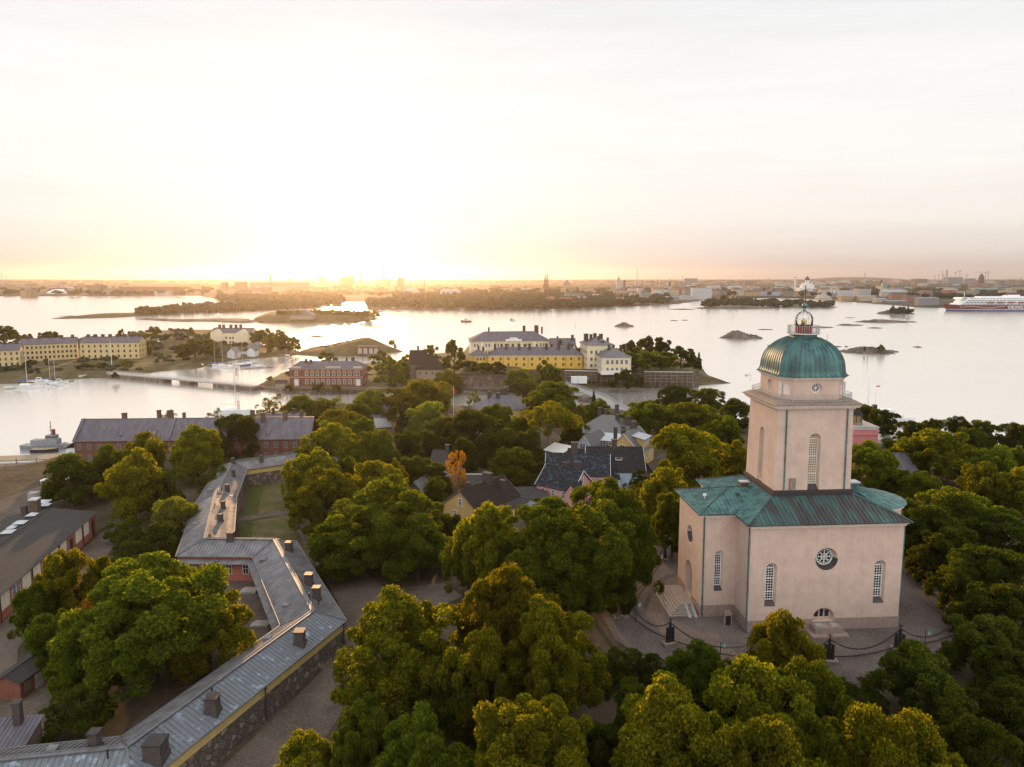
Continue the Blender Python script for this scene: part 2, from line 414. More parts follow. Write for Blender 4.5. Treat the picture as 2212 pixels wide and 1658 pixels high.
leafmat('leaf_linden', (.032, .042, .006), (.062, .070, .008), (.12, .098, .010))
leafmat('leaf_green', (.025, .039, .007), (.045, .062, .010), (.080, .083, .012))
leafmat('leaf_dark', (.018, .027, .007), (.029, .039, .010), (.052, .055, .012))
leafmat('leaf_gold', (.033, .043, .006), (.064, .068, .008), (.112, .088, .010))
leafmat('leaf_orange', (.080, .045, .012), (.125, .064, .015), (.16, .09, .02))
leafmat('leaf_willow', (.056, .070, .020), (.078, .092, .027), (.105, .112, .033))
leafmat('leaf_spruce', (.016, .023, .009), (.024, .032, .011), (.038, .043, .014), .15)

def stonewall(name, c1, c2, mortar, scale):
    m, nt, b = nmat(name); b.inputs['Roughness'].default_value = .95
    tc = nt.nodes.new('ShaderNodeTexCoord')
    vo = nt.nodes.new('ShaderNodeTexVoronoi'); vo.inputs['Scale'].default_value = scale; nt.links.new(tc.outputs['Object'], vo.inputs[0])
    ve = nt.nodes.new('ShaderNodeTexVoronoi'); ve.feature = 'DISTANCE_TO_EDGE'; ve.inputs['Scale'].default_value = scale; nt.links.new(tc.outputs['Object'], ve.inputs[0])
    sp = nt.nodes.new('ShaderNodeSeparateColor'); nt.links.new(vo.outputs['Color'], sp.inputs[0])
    r = nt.nodes.new('ShaderNodeValToRGB'); nt.links.new(sp.outputs[0], r.inputs[0])
    r.color_ramp.elements[0].color = (*c1, 1); r.color_ramp.elements[1].color = (*c2, 1)
    e = r.color_ramp.elements.new(.6); e.color = (*[a * .8 for a in c1], 1)
    mr = nt.nodes.new('ShaderNodeMapRange'); nt.links.new(ve.outputs[0], mr.inputs[0]); mr.inputs[2].default_value = .07
    mx = nt.nodes.new('ShaderNodeMix'); mx.data_type = 'RGBA'; nt.links.new(mr.outputs[0], mx.inputs[0]); mx.inputs[6].default_value = (*mortar, 1); nt.links.new(r.outputs[0], mx.inputs[7])
    nt.links.new(mx.outputs[2], b.inputs['Base Color'])
    bp = nt.nodes.new('ShaderNodeBump'); bp.inputs['Distance'].default_value = .1; nt.links.new(mr.outputs[0], bp.inputs['Height']); nt.links.new(bp.outputs[0], b.inputs['Normal'])
    MATS[name] = m
stonewall('rubble', (.085, .065, .052), (.21, .165, .13), (.045, .036, .03), 1.3)
stonewall('fort_wall', (.11, .075, .055), (.17, .12, .09), (.07, .05, .04), .55)
stonewall('quay', (.15, .115, .09), (.24, .19, .15), (.06, .05, .04), .6)

def groundmat(name, layers, bump=.3):
    """layers: base colour then (colour, noise scale, lo, hi) laid over it"""
    m, nt, b = nmat(name); b.inputs['Roughness'].default_value = .97; b.inputs['Specular IOR Level'].default_value = .1
    tc = nt.nodes.new('ShaderNodeTexCoord'); out = None
    for i, L in enumerate(layers):
        if i == 0:
            c = nt.nodes.new('ShaderNodeRGB'); c.outputs[0].default_value = (*L, 1); out = c.outputs[0]; continue
        col, s, lo, hi = L
        n = nt.nodes.new('ShaderNodeTexNoise'); n.inputs['Scale'].default_value = s; n.inputs['Detail'].default_value = 7; n.inputs['Roughness'].default_value = .65
        mp = nt.nodes.new('ShaderNodeMapping'); mp.inputs['Location'].default_value = (i * 13.7, i * 5.1, 0); nt.links.new(tc.outputs['Object'], mp.inputs[0]); nt.links.new(mp.outputs[0], n.inputs[0])
        mr = nt.nodes.new('ShaderNodeMapRange'); nt.links.new(n.outputs[0], mr.inputs[0]); mr.inputs[1].default_value = lo; mr.inputs[2].default_value = hi
        mx = nt.nodes.new('ShaderNodeMix'); mx.data_type = 'RGBA'; nt.links.new(mr.outputs[0], mx.inputs[0]); nt.links.new(out, mx.inputs[6]); mx.inputs[7].default_value = (*col, 1); out = mx.outputs[2]
    nt.links.new(out, b.inputs['Base Color'])
    n = nt.nodes.new('ShaderNodeTexNoise'); n.inputs['Scale'].default_value = 2.5; n.inputs['Detail'].default_value = 6; nt.links.new(tc.outputs['Object'], n.inputs[0])
    bp = nt.nodes.new('ShaderNodeBump'); bp.inputs['Strength'].default_value = bump; bp.inputs['Distance'].default_value = .2; nt.links.new(n.outputs[0], bp.inputs['Height']); nt.links.new(bp.outputs[0], b.inputs['Normal'])
    MATS[name] = m
groundmat('ground_near', [(.082, .060, .042), ((.050, .037, .021), .10, .42, .58), ((.055, .055, .02), .22, .52, .62), ((.125, .098, .075), .6, .55, .75)])
groundmat('ground_gravel', [(.125, .096, .078), ((.080, .062, .048), .16, .40, .62), ((.165, .135, .115), 3.0, .5, .7), ((.06, .046, .037), 7.0, .58, .7), ((.072, .060, .034), .09, .56, .66)], .5)
groundmat('ground_cobble', [(.130, .103, .092), ((.088, .068, .060), .14, .40, .60), ((.155, .128, .118), 4.5, .50, .64), ((.045, .036, .033), 6.5, .54, .64)], .7)
groundmat('ground_lawn', [(.075, .072, .025), ((.13, .095, .05), .35, .42, .62), ((.05, .062, .017), 1.4, .5, .66)])
groundmat('ground_verge', [(.045, .058, .014), ((.07, .075, .02), .6, .42, .62)])
groundmat('heath', [(.10, .078, .040), ((.06, .058, .022), .03, .40, .6), ((.15, .11, .07), .09, .50, .66), ((.045, .04, .018), .2, .55, .7)])
groundmat('skerry', [(.17, .135, .115), ((.08, .068, .04), .045, .46, .58), ((.10, .078, .065), .25, .45, .62), ((.25, .20, .17), .5, .58, .7)], .8)
groundmat('city_ground', [(.065, .054, .042), ((.036, .036, .022), .006, .42, .58), ((.10, .085, .075), .02, .52, .64)])

def watermat():
    m, nt, b = nmat('sea')
    b.inputs['Base Color'].default_value = (.76, .72, .66, 1); b.inputs['Metallic'].default_value = .74
    b.inputs['Roughness'].default_value = .20; b.inputs['Specular IOR Level'].default_value = .6
    tc = nt.nodes.new('ShaderNodeTexCoord')
    mp = nt.nodes.new('ShaderNodeMapping'); nt.links.new(tc.outputs['Object'], mp.inputs[0]); mp.inputs['Scale'].default_value = (.55, 1.0, 1); mp.inputs['Rotation'].default_value = (0, 0, .5)
    n = nt.nodes.new('ShaderNodeTexNoise'); n.inputs['Scale'].default_value = .28; n.inputs['Detail'].default_value = 5; n.inputs['Roughness'].default_value = .6; nt.links.new(mp.outputs[0], n.inputs[0])
    n2 = nt.nodes.new('ShaderNodeTexNoise'); n2.inputs['Scale'].default_value = .012; n2.inputs['Detail'].default_value = 3; nt.links.new(tc.outputs['Object'], n2.inputs[0])
    mr = nt.nodes.new('ShaderNodeMapRange'); nt.links.new(n2.outputs[0], mr.inputs[0]); mr.inputs[1].default_value = .4; mr.inputs[2].default_value = .6; mr.inputs[3].default_value = .10; mr.inputs[4].default_value = .42
    bp = nt.nodes.new('ShaderNodeBump'); bp.inputs['Distance'].default_value = .35; nt.links.new(mr.outputs[0], bp.inputs['Strength'])
    nt.links.new(n.outputs[0], bp.inputs['Height']); nt.links.new(bp.outputs[0], b.inputs['Normal'])
    MATS['sea'] = m
watermat()

# ------------------------------------------------------------------ the setting: sea, islands, far shore, haze
m = MB(); m.quad((-11000, -250, 0), (11000, -250, 0), (11000, 12900, 0), (-11000, 12900, 0))
structure(m.build('sea', 'sea'))
def sstep(t): t = np.clip(t, 0, 1); return t * t * (3 - 2 * t)
def gh(x, y):
    r = np.hypot(np.asarray(x, float) - 44, np.asarray(y, float) - 105)
    return 4.2 + 5.8 * sstep((76 - r) / (76 - 33))
def W0(pts, z=0.0): return [tuple(P(x, y, z)[:2]) for x, y in pts]
MAIN = W0([(-160, 1050), (40, 1016), (150, 986), (250, 955), (400, 928), (560, 902), (640, 888), (740, 882), (850, 880), (1000, 886), (1100, 888), (1250, 894), (1345, 892), (1400, 903), (1500, 912), (1600, 930), (1750, 952), (1900, 968), (2000, 974), (2212, 974), (2420, 984)]) + [(330, 60), (330, -60), (-330, -60), (-330, 150)]
MAINA = np.array(MAIN)
def g(x, y):
    d = float(poly_dist(np.array([[x]]), np.array([[y]]), MAIN)[0, 0])
    return min(float(gh(x, y)), .25 + max(0, d) * .35)
island('ground', MAIN, lambda X, Y, D: gh(X, Y), 'ground_near', 2.5)
def gp(x, y):
    """photo pixel -> point on the near ground"""
    z = 6.0
    for _ in range(8):
        p = P(x, y, z); z = g(p.x, p.y)
    return Vector((p.x, p.y, z))
def sheet(name, pts, m, lift=.05, res=2.0):
    """flat surface laid over the near ground, outline given in photo pixels"""
    poly = [tuple(gp(x, y)[:2]) for x, y in pts]
    xs = [p[0] for p in poly]; ys = [p[1] for p in poly]
    bm = bmesh.new(); vs = [bm.verts.new((p[0], p[1], 0)) for p in poly]; f = bm.faces.new(vs)
    for ax, lo, hi in ((0, min(xs), max(xs)), (1, min(ys), max(ys))):
        c = lo + res
        while c < hi:
            co = (c, 0, 0) if ax == 0 else (0, c, 0); no = (1, 0, 0) if ax == 0 else (0, 1, 0)
            bmesh.ops.bisect_plane(bm, geom=bm.verts[:] + bm.edges[:] + bm.faces[:], plane_co=co, plane_no=no); c += res
    for v in bm.verts: v.co.z = g(v.co.x, v.co.y) + lift
    bmesh.ops.recalc_face_normals(bm, faces=bm.faces)
    me = bpy.data.meshes.new(name); bm.to_mesh(me); bm.free(); me.materials.append(MATS[m])
    o = bpy.data.objects.new(name, me); COL.objects.link(o); structure(o); return o
# cobbled yard round the church, gravel road along the long range, lawns behind it
sheet('church_yard', [(1300, 1330), (1330, 1385), (1400, 1430), (1500, 1460), (1640, 1490), (1800, 1490), (1960, 1450), (2080, 1390), (2100, 1310), (2030, 1240), (1985, 1195), (1960, 1140), (1700, 1110), (1450, 1140), (1400, 1190), (1385, 1260)], 'ground_cobble', .06)
sheet('gravel_road', [(640, 1145), (700, 1150), (760, 1210), (830, 1270), (960, 1260), (1000, 1290), (900, 1330), (800, 1345), (770, 1400), (740, 1480), (740, 1540), (700, 1600), (600, 1700), (560, 1800), (330, 1800), (500, 1640), (600, 1545), (748, 1395), (730, 1300), (660, 1180)], 'ground_gravel', .06)
sheet('courtyard', [(640, 1268), (560, 1245), (470, 1240), (470, 1285), (520, 1370), (500, 1470), (440, 1510), (560, 1400), (600, 1330)], 'ground_gravel', .07)
sheet('gravel_path', [(508, 1122), (560, 1112), (630, 1100), (640, 1108), (560, 1121), (508, 1130)], 'ground_gravel', .08)
sheet('lawn', [(528, 1118), (625, 1103), (640, 1050), (632, 1035), (540, 1045)], 'ground_lawn', .05)
sheet('lawn', [(520, 1170), (522, 1130), (630, 1113), (640, 1170)], 'ground_lawn', .05)
sheet('grass_verge', [(528, 1115), (538, 1050), (572, 1048), (556, 1112)], 'ground_verge', .09)
sheet('grass_verge', [(518, 1168), (522, 1130), (548, 1126), (544, 1168)], 'ground_verge', .09)
sheet('yard', [(-60, 1800), (0, 1350), (220, 1150), (300, 1080), (330, 1090), (250, 1180), (40, 1400), (30, 1500), (140, 1440), (150, 1500), (90, 1640)], 'ground_gravel', .05)
sheet('quay_apron', [(-60, 1160), (-60, 1100), (60, 1060), (120, 1040), (180, 1030), (190, 1060), (100, 1085), (60, 1110)], 'ground_gravel', .05)

# islands of the middle distance
def hfl(h, s=.25, b=0.0):
    return lambda X, Y, D: b + np.minimum(h, D * s)
ACAD = W0([(545, 838), (600, 846), (650, 851), (720, 849), (800, 846), (900, 843), (985, 842), (1090, 848), (1200, 849), (1250, 846), (1300, 838), (1370, 839), (1450, 836), (1530, 832), (1578, 828), (1530, 812), (1512, 790), (1480, 778), (1380, 768), (1230, 760), (1000, 764), (900, 772), (850, 786), (760, 792), (660, 797), (610, 806)])
YARD = W0([(1000, 797), (1115, 795), (1215, 790), (1300, 791), (1496, 794), (1512, 786), (1480, 766), (1380, 752), (1000, 748), (985, 775)], 9.3)
def h_ac(X, Y, D):
    dy = poly_dist(X, Y, YARD)
    return 2.6 + 6.7 * sstep((dy + 1.0) / 4.0) + .6 * vnoise(X, Y, 20, 5)
island('middle_island', ACAD, h_ac, 'heath', 4.0, shore=.3)
WEST = W0([(-260, 838), (0, 830), (60, 829), (120, 822), (180, 818), (245, 817), (330, 806), (345, 803), (390, 799), (430, 797), (450, 790), (500, 780), (560, 774), (640, 768), (655, 765), (648, 760), (640, 757), (600, 735), (560, 725), (480, 716), (400, 716), (300, 720), (200, 735), (60, 745), (-300, 745)])
HILLC = P(378, 738, 8)
def h_we(X, Y, D):
    a = np.exp(-(((X - HILLC.x) / 34) ** 2 + ((Y - HILLC.y) / 45) ** 2))
    b = np.exp(-(((X - HILLC.x - 62) / 40) ** 2 + ((Y - HILLC.y + 5) / 50) ** 2))
    return 2.4 + 9 * a + 0 * b + .8 * vnoise(X, Y, 30, 2)
island('west_island', WEST, h_we, 'heath', 5.0, shore=.22)
MOUND = W0([(636, 766), (690, 770), (750, 771), (800, 767), (838, 763), (872, 760.5), (850, 756), (840, 748), (800, 744), (730, 744), (680, 752), (650, 760)])
MC = P(770, 752, 6)
def h_mo(X, Y, D):
    u = (X - MC.x); v = (Y - MC.y)
    return 1.8 + 9.5 * sstep((D - 2) / 11) * sstep((u + 46) / 60) + .8 * vnoise(X, Y, 9, 4)
island('mound_island', MOUND, h_mo, 'heath', 2.5, shore=.5)
FORT = W0([(545, 694), (560, 698), (640, 699), (700, 698), (770, 697), (800, 693), (818, 690), (800, 684), (700, 680), (600, 680), (552, 687)])
island('fort_island', FORT, lambda X, Y, D: np.minimum(7.5, .5 + D * .35) + 1.2 * vnoise(X, Y, 14, 1), 'heath', 5.0, shore=.8)
ISLE = W0([(120, 689), (250, 687), (345, 681), (370, 677.5), (460, 674), (550, 671), (596, 667.5), (662, 665), (690, 660), (640, 657), (560, 656), (470, 661), (400, 669), (320, 678), (250, 681), (180, 683)])
island('wooded_island', ISLE, lambda X, Y, D: np.minimum(4.5, .5 + D * .10) + vnoise(X, Y, 40, 1), 'heath', 10.0, shore=.2, jag=16)
SPIT = W0([(290, 690), (345, 694), (400, 696), (440, 695), (480, 697), (525, 699.5), (560, 696), (545, 691), (480, 690), (400, 692), (340, 689.5)])
island('rocky_spit', SPIT, lambda X, Y, D: np.minimum(2.2, .3 + D * .2), 'skerry', 5.0, shore=.4, jag=8)
def skerry(name, x0, x1, y, depth, h, seed, peak=.4, label=None, my='skerry'):
    """low rock: left/right ends and waterline in photo pixels"""
    a = P(x0, y, 0); b = P(x1, y, 0); c = (a + b) / 2; L = (b - a).length / 2; rnd = random.Random(seed)
    pts = []
    for i in range(18):
        t = 2 * math.pi * i / 18; k = .78 + .30 * rnd.random()
        if i in (0, 9): k = 1.0
        pts.append((c.x + L * k * math.cos(t), c.y + depth * (.5 + .5 * k * math.sin(t))))
    px = c.x + L * (peak * 2 - 1)
    def hf(X, Y, D): return .35 + (h - .35) * (.30 + .6 * np.exp(-(((X - px) / (L * .38)) ** 2)) * (.6 + .8 * vnoise(X, Y, L * .22, seed + 9))) * sstep(D / (depth * .22)) + .42 * h * (vnoise(X, Y, L * .09, seed) - .45) * sstep(D / (depth * .12))
    return island(name, pts, hf, my, max(.8, L / 26), label, shore=.8, seed=seed, jag=depth * .12)
SK = [(1566, 1658, 734, 34, 7.5, 11, .42), (1329, 1373, 707.3, 22, 5.5, 12, .5), (1508, 1684, 668.5, 60, 7, 13, .5), (1674, 1824, 665.5, 60, 6, 14, .45), (1908, 1986, 680, 40, 8, 15, .5), (1853, 1992, 698, 34, 3.6, 16, .45),
      (1813, 1872, 704.3, 20, 1.6, 17, .4), (1828, 1966, 765.5, 34, 4.0, 18, .5), (1880, 1913, 710.3, 14, .9, 19, .5), (1740, 1808, 709, 14, 1.2, 20, .6), (1445, 1507, 669.6, 26, 1.5, 21, .5), (1449, 1467, 693.7, 10, .8, 22, .5), (1474, 1488, 693, 10, .8, 23, .5), (1776, 1822, 751, 12, 1.2, 24, .4), (1978, 1996, 751.5, 8, 1.0, 25, .5), (1640, 1674, 713.2, 10, .6, 26, .4), (667, 696, 729, 14, 1.4, 27, .5), (1826, 1834, 750.3, 4, 2.0, 28, .5), (1828, 1850, 687.6, 10, .6, 29, .5), (1660, 1674, 748, 6, .6, 30, .5), (120, 160, 684, 16, .7, 31, .6)]
for i, a in enumerate(SK): skerry('skerry', *a)
FAR = W0([(-900, 642), (0, 641), (150, 640.5), (300, 639.5), (430, 639.5), (470, 650), (520, 653), (600, 655), (666, 659.5), (720, 659), (737, 658), (739, 652), (770, 651), (782, 656), (788, 662), (850, 664), (942, 666), (993, 667.5), (1101, 669.5), (1201, 669), (1291, 665), (1381, 662), (1453, 659), (1498, 654), (1530, 647), (1612, 644.8), (1724, 644.8), (1790, 649), (1823, 651.5), (1885, 656.5), (1975, 665), (2030, 666), (2500, 668)]) + [(11000, 1400), (11000, 12600), (-11000, 12600), (-11000, 2100)]
def h_far(X, Y, D): return 1.2 + np.minimum(D * .010, 13) + np.minimum(np.maximum(Y - 7000, 0) * .002, 8) + 3 * vnoise(X, Y, 900, 3)
far = island('far_shore', FAR, h_far, 'city_ground', 42.0, shore=.05)
# distant hill behind the city, right of the domed cathedral
hc = PD(1845, 604, 9500)
m = MB(); prof = [(900 - 90 * i, 60 * math.sin(i / 10 * math.pi / 2)) for i in range(10)]
m.lathe([(r, z) for r, z in prof], (hc.x, hc.y), 40)
structure(m.build('far_hill', 'city_ground', smooth=True))
# haze: one closed box of even density
hb = MB(); hb.box(-10500, 10500, -240, 12990, -3, 190)
hm, hnt, hbn = nmat('haze_air'); hnt.nodes.remove(hbn)
pv = hnt.nodes.new('ShaderNodeVolumePrincipled'); pv.inputs['Density'].default_value = 4.8e-5; pv.inputs['Color'].default_value = (.95, .86, .80, 1); pv.inputs['Anisotropy'].default_value = .79
hnt.links.new(pv.outputs[0], hnt.nodes['Material Output'].inputs['Volume']); MATS['haze_air'] = hm
structure(hb.build('haze', 'haze_air'), True)
# ------------------------------------------------------------------ the church with the lighthouse lantern
def boolean_cut(ob, cutters):
    dg_objs = []
    for i, c in enumerate(cutters):
        me = c.mesh('cutter', []); bm = bmesh.new(); bm.from_mesh(me); bmesh.ops.recalc_face_normals(bm, faces=bm.faces); bm.to_mesh(me); bm.free()
        co = bpy.data.objects.new('cutter', me); COL.objects.link(co); co.parent = ob.parent
        md = ob.modifiers.new('cut', 'BOOLEAN'); md.operation = 'DIFFERENCE'; md.solver = 'EXACT'; md.object = co; dg_objs.append(co)
    bpy.context.view_layer.update()
    dg = bpy.context.evaluated_depsgraph_get()
    new = bpy.data.meshes.new_from_object(ob.evaluated_get(dg))
    ob.modifiers.clear(); ob.data = new
    for co in dg_objs: bpy.data.objects.remove(co, do_unlink=True)
def recalc(o):
    bm = bmesh.new(); bm.from_mesh(o.data); bmesh.ops.recalc_face_normals(bm, faces=bm.faces); bm.to_mesh(o.data); bm.free()
def arch_outline(w, z0, z1, n=10):
    r = w / 2; zc = z1 - r
    return [(-r, z0), (r, z0)] + [(r * math.cos(math.pi * i / n), zc + r * math.sin(math.pi * i / n)) for i in range(n + 1)]
def circ_outline(r, zc, n=28): return [(r * math.cos(2 * math.pi * i / n), zc + r * math.sin(2 * math.pi * i / n)) for i in range(n)]
def wall_cutter(o0, o1, pos, axis, depth):
    """o0 outline at the wall face, o1 at full depth; axis 'v': wall face looks to -v, 'u': to -u"""
    m = MB()
    def pt(a, z, d): return (pos[0] + a, pos[1] + d, z) if axis == 'v' else (pos[0] + d, pos[1] - a, z)
    n = len(o0); k = .4 / depth
    ext = [(a + (a - b[0]) * k * 1.0, z + (z - b[1]) * k) for (a, z), b in zip(o0, o1)]
    m.add([pt(a, z, -.4) for a, z in ext] + [pt(a, z, depth) for a, z in o1], [tuple(range(n)), tuple(range(n, 2 * n))[::-1]] + [(i, i + n, (i + 1) % n + n, (i + 1) % n) for i in range(n)])
    return m
def arch_window(w, z0, z1, cols, rows, bands=(), pane='pane_dark'):
    """white small-paned arched window, x across, z up, glass at y=0"""
    m = MB(); o = arch_outline(w, z0, z1)
    m.add([(a, 0, z) for a, z in o], [tuple(range(len(o)))], 1)
    r = w / 2; zc = z1 - r; t = .05
    for i in range(len(o)):
        a, b = o[i], o[(i + 1) % len(o)]; m.bar((a[0], -.03, a[1]), (b[0], -.03, b[1]), .09, .09)
    for i in range(1, cols):
        x = -r + w * i / cols; m.bar((x, -.03, z0), (x, -.03, zc), t, .05)
    for j in range(1, rows + 1):
        z = z0 + (zc - z0) * j / rows; k = .13 if j in bands or j == rows else t
        m.bar((-r, -.031, z), (r, -.031, z), k, k)
    for k in range(1, 4):
        t0 = math.pi * k / 4; m.bar((.4 * r * math.cos(t0), -.03, zc + .4 * r * math.sin(t0)), (r * math.cos(t0), -.03, zc + r * math.sin(t0)), t, .05)
    for k in range(8):
        t0 = math.pi * k / 8; t1 = math.pi * (k + 1) / 8
        m.bar((.4 * r * math.cos(t0), -.03, zc + .4 * r * math.sin(t0)), (.4 * r * math.cos(t1), -.03, zc + .4 * r * math.sin(t1)), t, .05)
    return m
def round_window(r, spokes, star=True):
    m = MB(); o = circ_outline(r, 0)
    m.add([(a, 0, z) for a, z in o], [tuple(range(len(o)))], 1)
    for i in range(28):
        a, b = o[i], o[(i + 1) % 28]; m.bar((a[0], -.03, a[1]), (b[0], -.03, b[1]), .11, .10)
    for k in range(spokes):
        t = 2 * math.pi * k / spokes
        m.bar((0, -.03, 0), (r * math.cos(t), -.03, r * math.sin(t)), .075, .06)
        if star:
            for s in (-1, 1):
                t1 = t + s * math.pi / spokes
                a = (.62 * r * math.cos(t), -.03, .62 * r * math.sin(t)); b = (.30 * r * math.cos(t1), -.03, .30 * r * math.sin(t1))
                m.bar(a, b, .05, .05)
                c = (.97 * r * math.cos(t1), -.03, .97 * r * math.sin(t1))
                m.bar(a, c, .05, .05)
    return m
CA = R(3.8); CO = Vector((33.75, 95.65, 10.0))
def church_pt(u, v, z): return CO + Vector((u * math.cos(CA) - v * math.sin(CA), u * math.sin(CA) + v * math.cos(CA), z))
church = thing('church', 'pale pink church with square tower, green copper dome and lantern on top', 'church', CO, CA)
ap = [(22.5 + 5.4 * math.sin(t), 10.7 - 5.4 * math.cos(t)) for t in [math.pi * i / 12 for i in range(1, 12)]]
PLAN = [(0, 0), (22.5, 0), (22.5, 5.3)] + ap + [(22.5, 16.1), (22.5, 21.4), (0, 21.4), (0, 16.0), (-5.3, 16.0), (-5.3, 5.0), (0, 5.0)]
b = MB(); b.prism(PLAN, -1.2, 16.0)
wall = b.build('wall', 'plaster_pink', church)
recalc(wall)
cuts = []
OUT = arch_outline(1.65, 3.9, 10.3); INN = arch_outline(1.12, 4.75, 10.0)
for u in (3.2, 19.3): cuts.append(wall_cutter(OUT, INN, (u, 0), 'v', .62))
cuts.append(wall_cutter(arch_outline(1.3, 4.1, 10.3), arch_outline(.9, 4.85, 10.05), (-2.6, 5.0), 'v', .6))
cuts.append(wall_cutter(circ_outline(1.66, 10.7), circ_outline(1.2, 10.78), (11.25, 0), 'v', .85))
cuts.append(wall_cutter(arch_outline(3.3, 1.35, 3.35), arch_outline(2.9, 1.36, 3.15), (11.25, 0), 'v', .7))
cuts.append(wall_cutter(circ_outline(1.35, 10.9), circ_outline(1.0, 10.95), (-5.3, 10.5), 'u', .8))
cuts.append(wall_cutter(arch_outline(3.4, 1.1, 6.6), arch_outline(2.8, 1.11, 6.2), (-5.3, 10.5), 'u', 1.1))
boolean_cut(wall, cuts)
# plinth of granite blocks
PL = offset_poly(PLAN, .06)
b = MB(); n = len(PL)
for i in range(n):
    p, q = PL[i], PL[(i + 1) % n]
    if abs(p[0] - q[0]) < .01 and p[0] < -5: # entrance side, interrupted by the portal
        b.add([(p[0], 16.0, -1.2), (p[0], 12.25, -1.2), (p[0], 12.25, 1.9), (p[0], 16.0, 1.9)], [(0, 1, 2, 3)])
        b.add([(p[0], 8.75, -1.2), (p[0], 4.95, -1.2), (p[0], 4.95, 1.9), (p[0], 8.75, 1.9)], [(0, 1, 2, 3)])
    elif p[1] < .01 and q[1] < .01:
        for a0, a1, zt in ((p[0], 9.55, 1.75), (9.55, 12.95, 1.3), (12.95, q[0], 1.75)):
            b.add([(a0, p[1], -1.2), (a1, p[1], -1.2), (a1, p[1], zt), (a0, p[1], zt), (a0, 0, zt), (a1, 0, zt)], [(0, 1, 2, 3), (3, 2, 5, 4)])
    else:
        b.add([(*p, -1.2), (*q, -1.2), (*q, 1.85), (*p, 1.85)], [(0, 1, 2, 3)])
b.build('plinth', 'granite_pink', church)
# windows of the nave
wm = arch_window(1.12, 4.7, 10.0, 3, 12, (3, 8)).mesh('window', ['white_paint', 'pane_dark'])
for u in (3.2, 19.3):
    o = bpy.data.objects.new('window', wm); COL.objects.link(o); o.parent = church; o.location = (u, .56, 0)
    s = MB(); s.add([(-.80, -.565, 3.93), (.80, -.565, 3.93), (.55, .03, 4.74), (-.55, .03, 4.74), (-.80, -.60, 3.88), (.80, -.60, 3.88)], [(0, 1, 2, 3), (4, 5, 1, 0)]); s.build('sill', 'dark_metal', o)
o = arch_window(.9, 4.8, 10.05, 3, 12, (3, 8)).build('window', ['white_paint', 'pane_dark'], church); o.location = (-2.6, 5.54, 0)
s = MB(); s.add([(-.63, -.545, 4.13), (.63, -.545, 4.13), (.44, .03, 4.84), (-.44, .03, 4.84), (-.63, -.58, 4.08), (.63, -.58, 4.08)], [(0, 1, 2, 3), (4, 5, 1, 0)]); s.build('sill', 'dark_metal', o)
rose = round_window(1.18, 8).build('rose_window', ['white_paint', 'pane_dark'], church); rose.location = (11.25, .8, 10.78)
s = MB()
for i in range(12):
    t0 = math.pi + math.pi * i / 12; t1 = math.pi + math.pi * (i + 1) / 12
    s.quad((1.65 * math.cos(t0), -.83, -.08 + 1.65 * math.sin(t0)), (1.65 * math.cos(t1), -.83, -.08 + 1.65 * math.sin(t1)), (1.2 * math.cos(t1), -.02, 1.2 * math.sin(t1)), (1.2 * math.cos(t0), -.02, 1.2 * math.sin(t0)))
s.build('sill', 'dark_metal', rose)
o = round_window(.98, 6, False).build('round_window', ['white_paint', 'pane_dark'], church); o.location = (-4.56, 10.5, 10.95); o.rotation_euler = (0, 0, R(-90))
s = MB()
for i in range(10):
    t0 = math.pi + math.pi * i / 10; t1 = math.pi + math.pi * (i + 1) / 10
    s.quad((1.34 * math.cos(t0), -.72, -.05 + 1.34 * math.sin(t0)), (1.34 * math.cos(t1), -.72, -.05 + 1.34 * math.sin(t1)), (1.0 * math.cos(t1), -.02, 1.0 * math.sin(t1)), (1.0 * math.cos(t0), -.02, 1.0 * math.sin(t0)))
s.build('sill', 'dark_metal', o)
# small triple window in the low niche
b = MB()
for x, h in ((-.78, .95), (0, 1.25), (.78, .95)):
    if x == 0: ol = arch_outline(.52, 1.75, 1.75 + h)
    else: ol = [(-.3, 1.75), (.3, 1.75), (.3, 1.75 + h), (-.3, 1.75 + h)]
    b.add([(x + a, 0, z) for a, z in ol], [tuple(range(len(ol)))])
o = b.build('niche_window', 'pane_dark', church); o.location = (11.25, .67, 0)
# entrance door
b = MB(); ol = arch_outline(2.8, 1.2, 6.2); b.add([(a, 0, z) for a, z in ol], [tuple(range(len(ol)))])
for x in (-.7, 0, .7): b.bar((x, -.03, 1.25), (x, -.03, 5.2), .08, .06)
o = b.build('door', 'iron_black', church); o.location = (-4.25, 10.5, 0); o.rotation_euler = (0, 0, R(-90))
# cornice under the eaves
b = MB(); b.prism(offset_poly(PLAN, .18), 15.45, 15.75); b.prism(offset_poly(PLAN, .42), 15.75, 16.08)
b.build('cornice', 'moulding', church)
# roofs: hipped plane round the tower, lower hips over the arms, half cone over the apse
T0, T1, S0, S1 = 5.0, 17.3, 4.6, 15.7
E = .75; ZE = 16.12; ZT = 18.6
b = MB()
e = [(-E, -E), (22.5 + E, -E), (22.5 + E, 21.4 + E), (-E, 21.4 + E)]; t = [(T0, S0), (T1, S0), (T1, S1), (T0, S1)]
RB = dict(rib=.62, rw=.05, rh=.08)
for i in (0,):
    b.slope((*e[0], ZE), (*e[1], ZE), (*t[1], ZT), (*t[0], ZT), 1, **RB)
for i in (1, 2, 3):
    j = (i + 1) % 4; b.slope((*e[i], ZE), (*e[j], ZE), (*t[j], ZT), (*t[i], ZT), 0, **RB)
w0, w1 = 4.25, 16.75; wm_ = 10.5
zr = 18.35
b.slope((-5.3 - E, w0, ZE), (1.2, w0, ZE), (T0, wm_, zr), (.6, wm_, zr), 0, **RB)
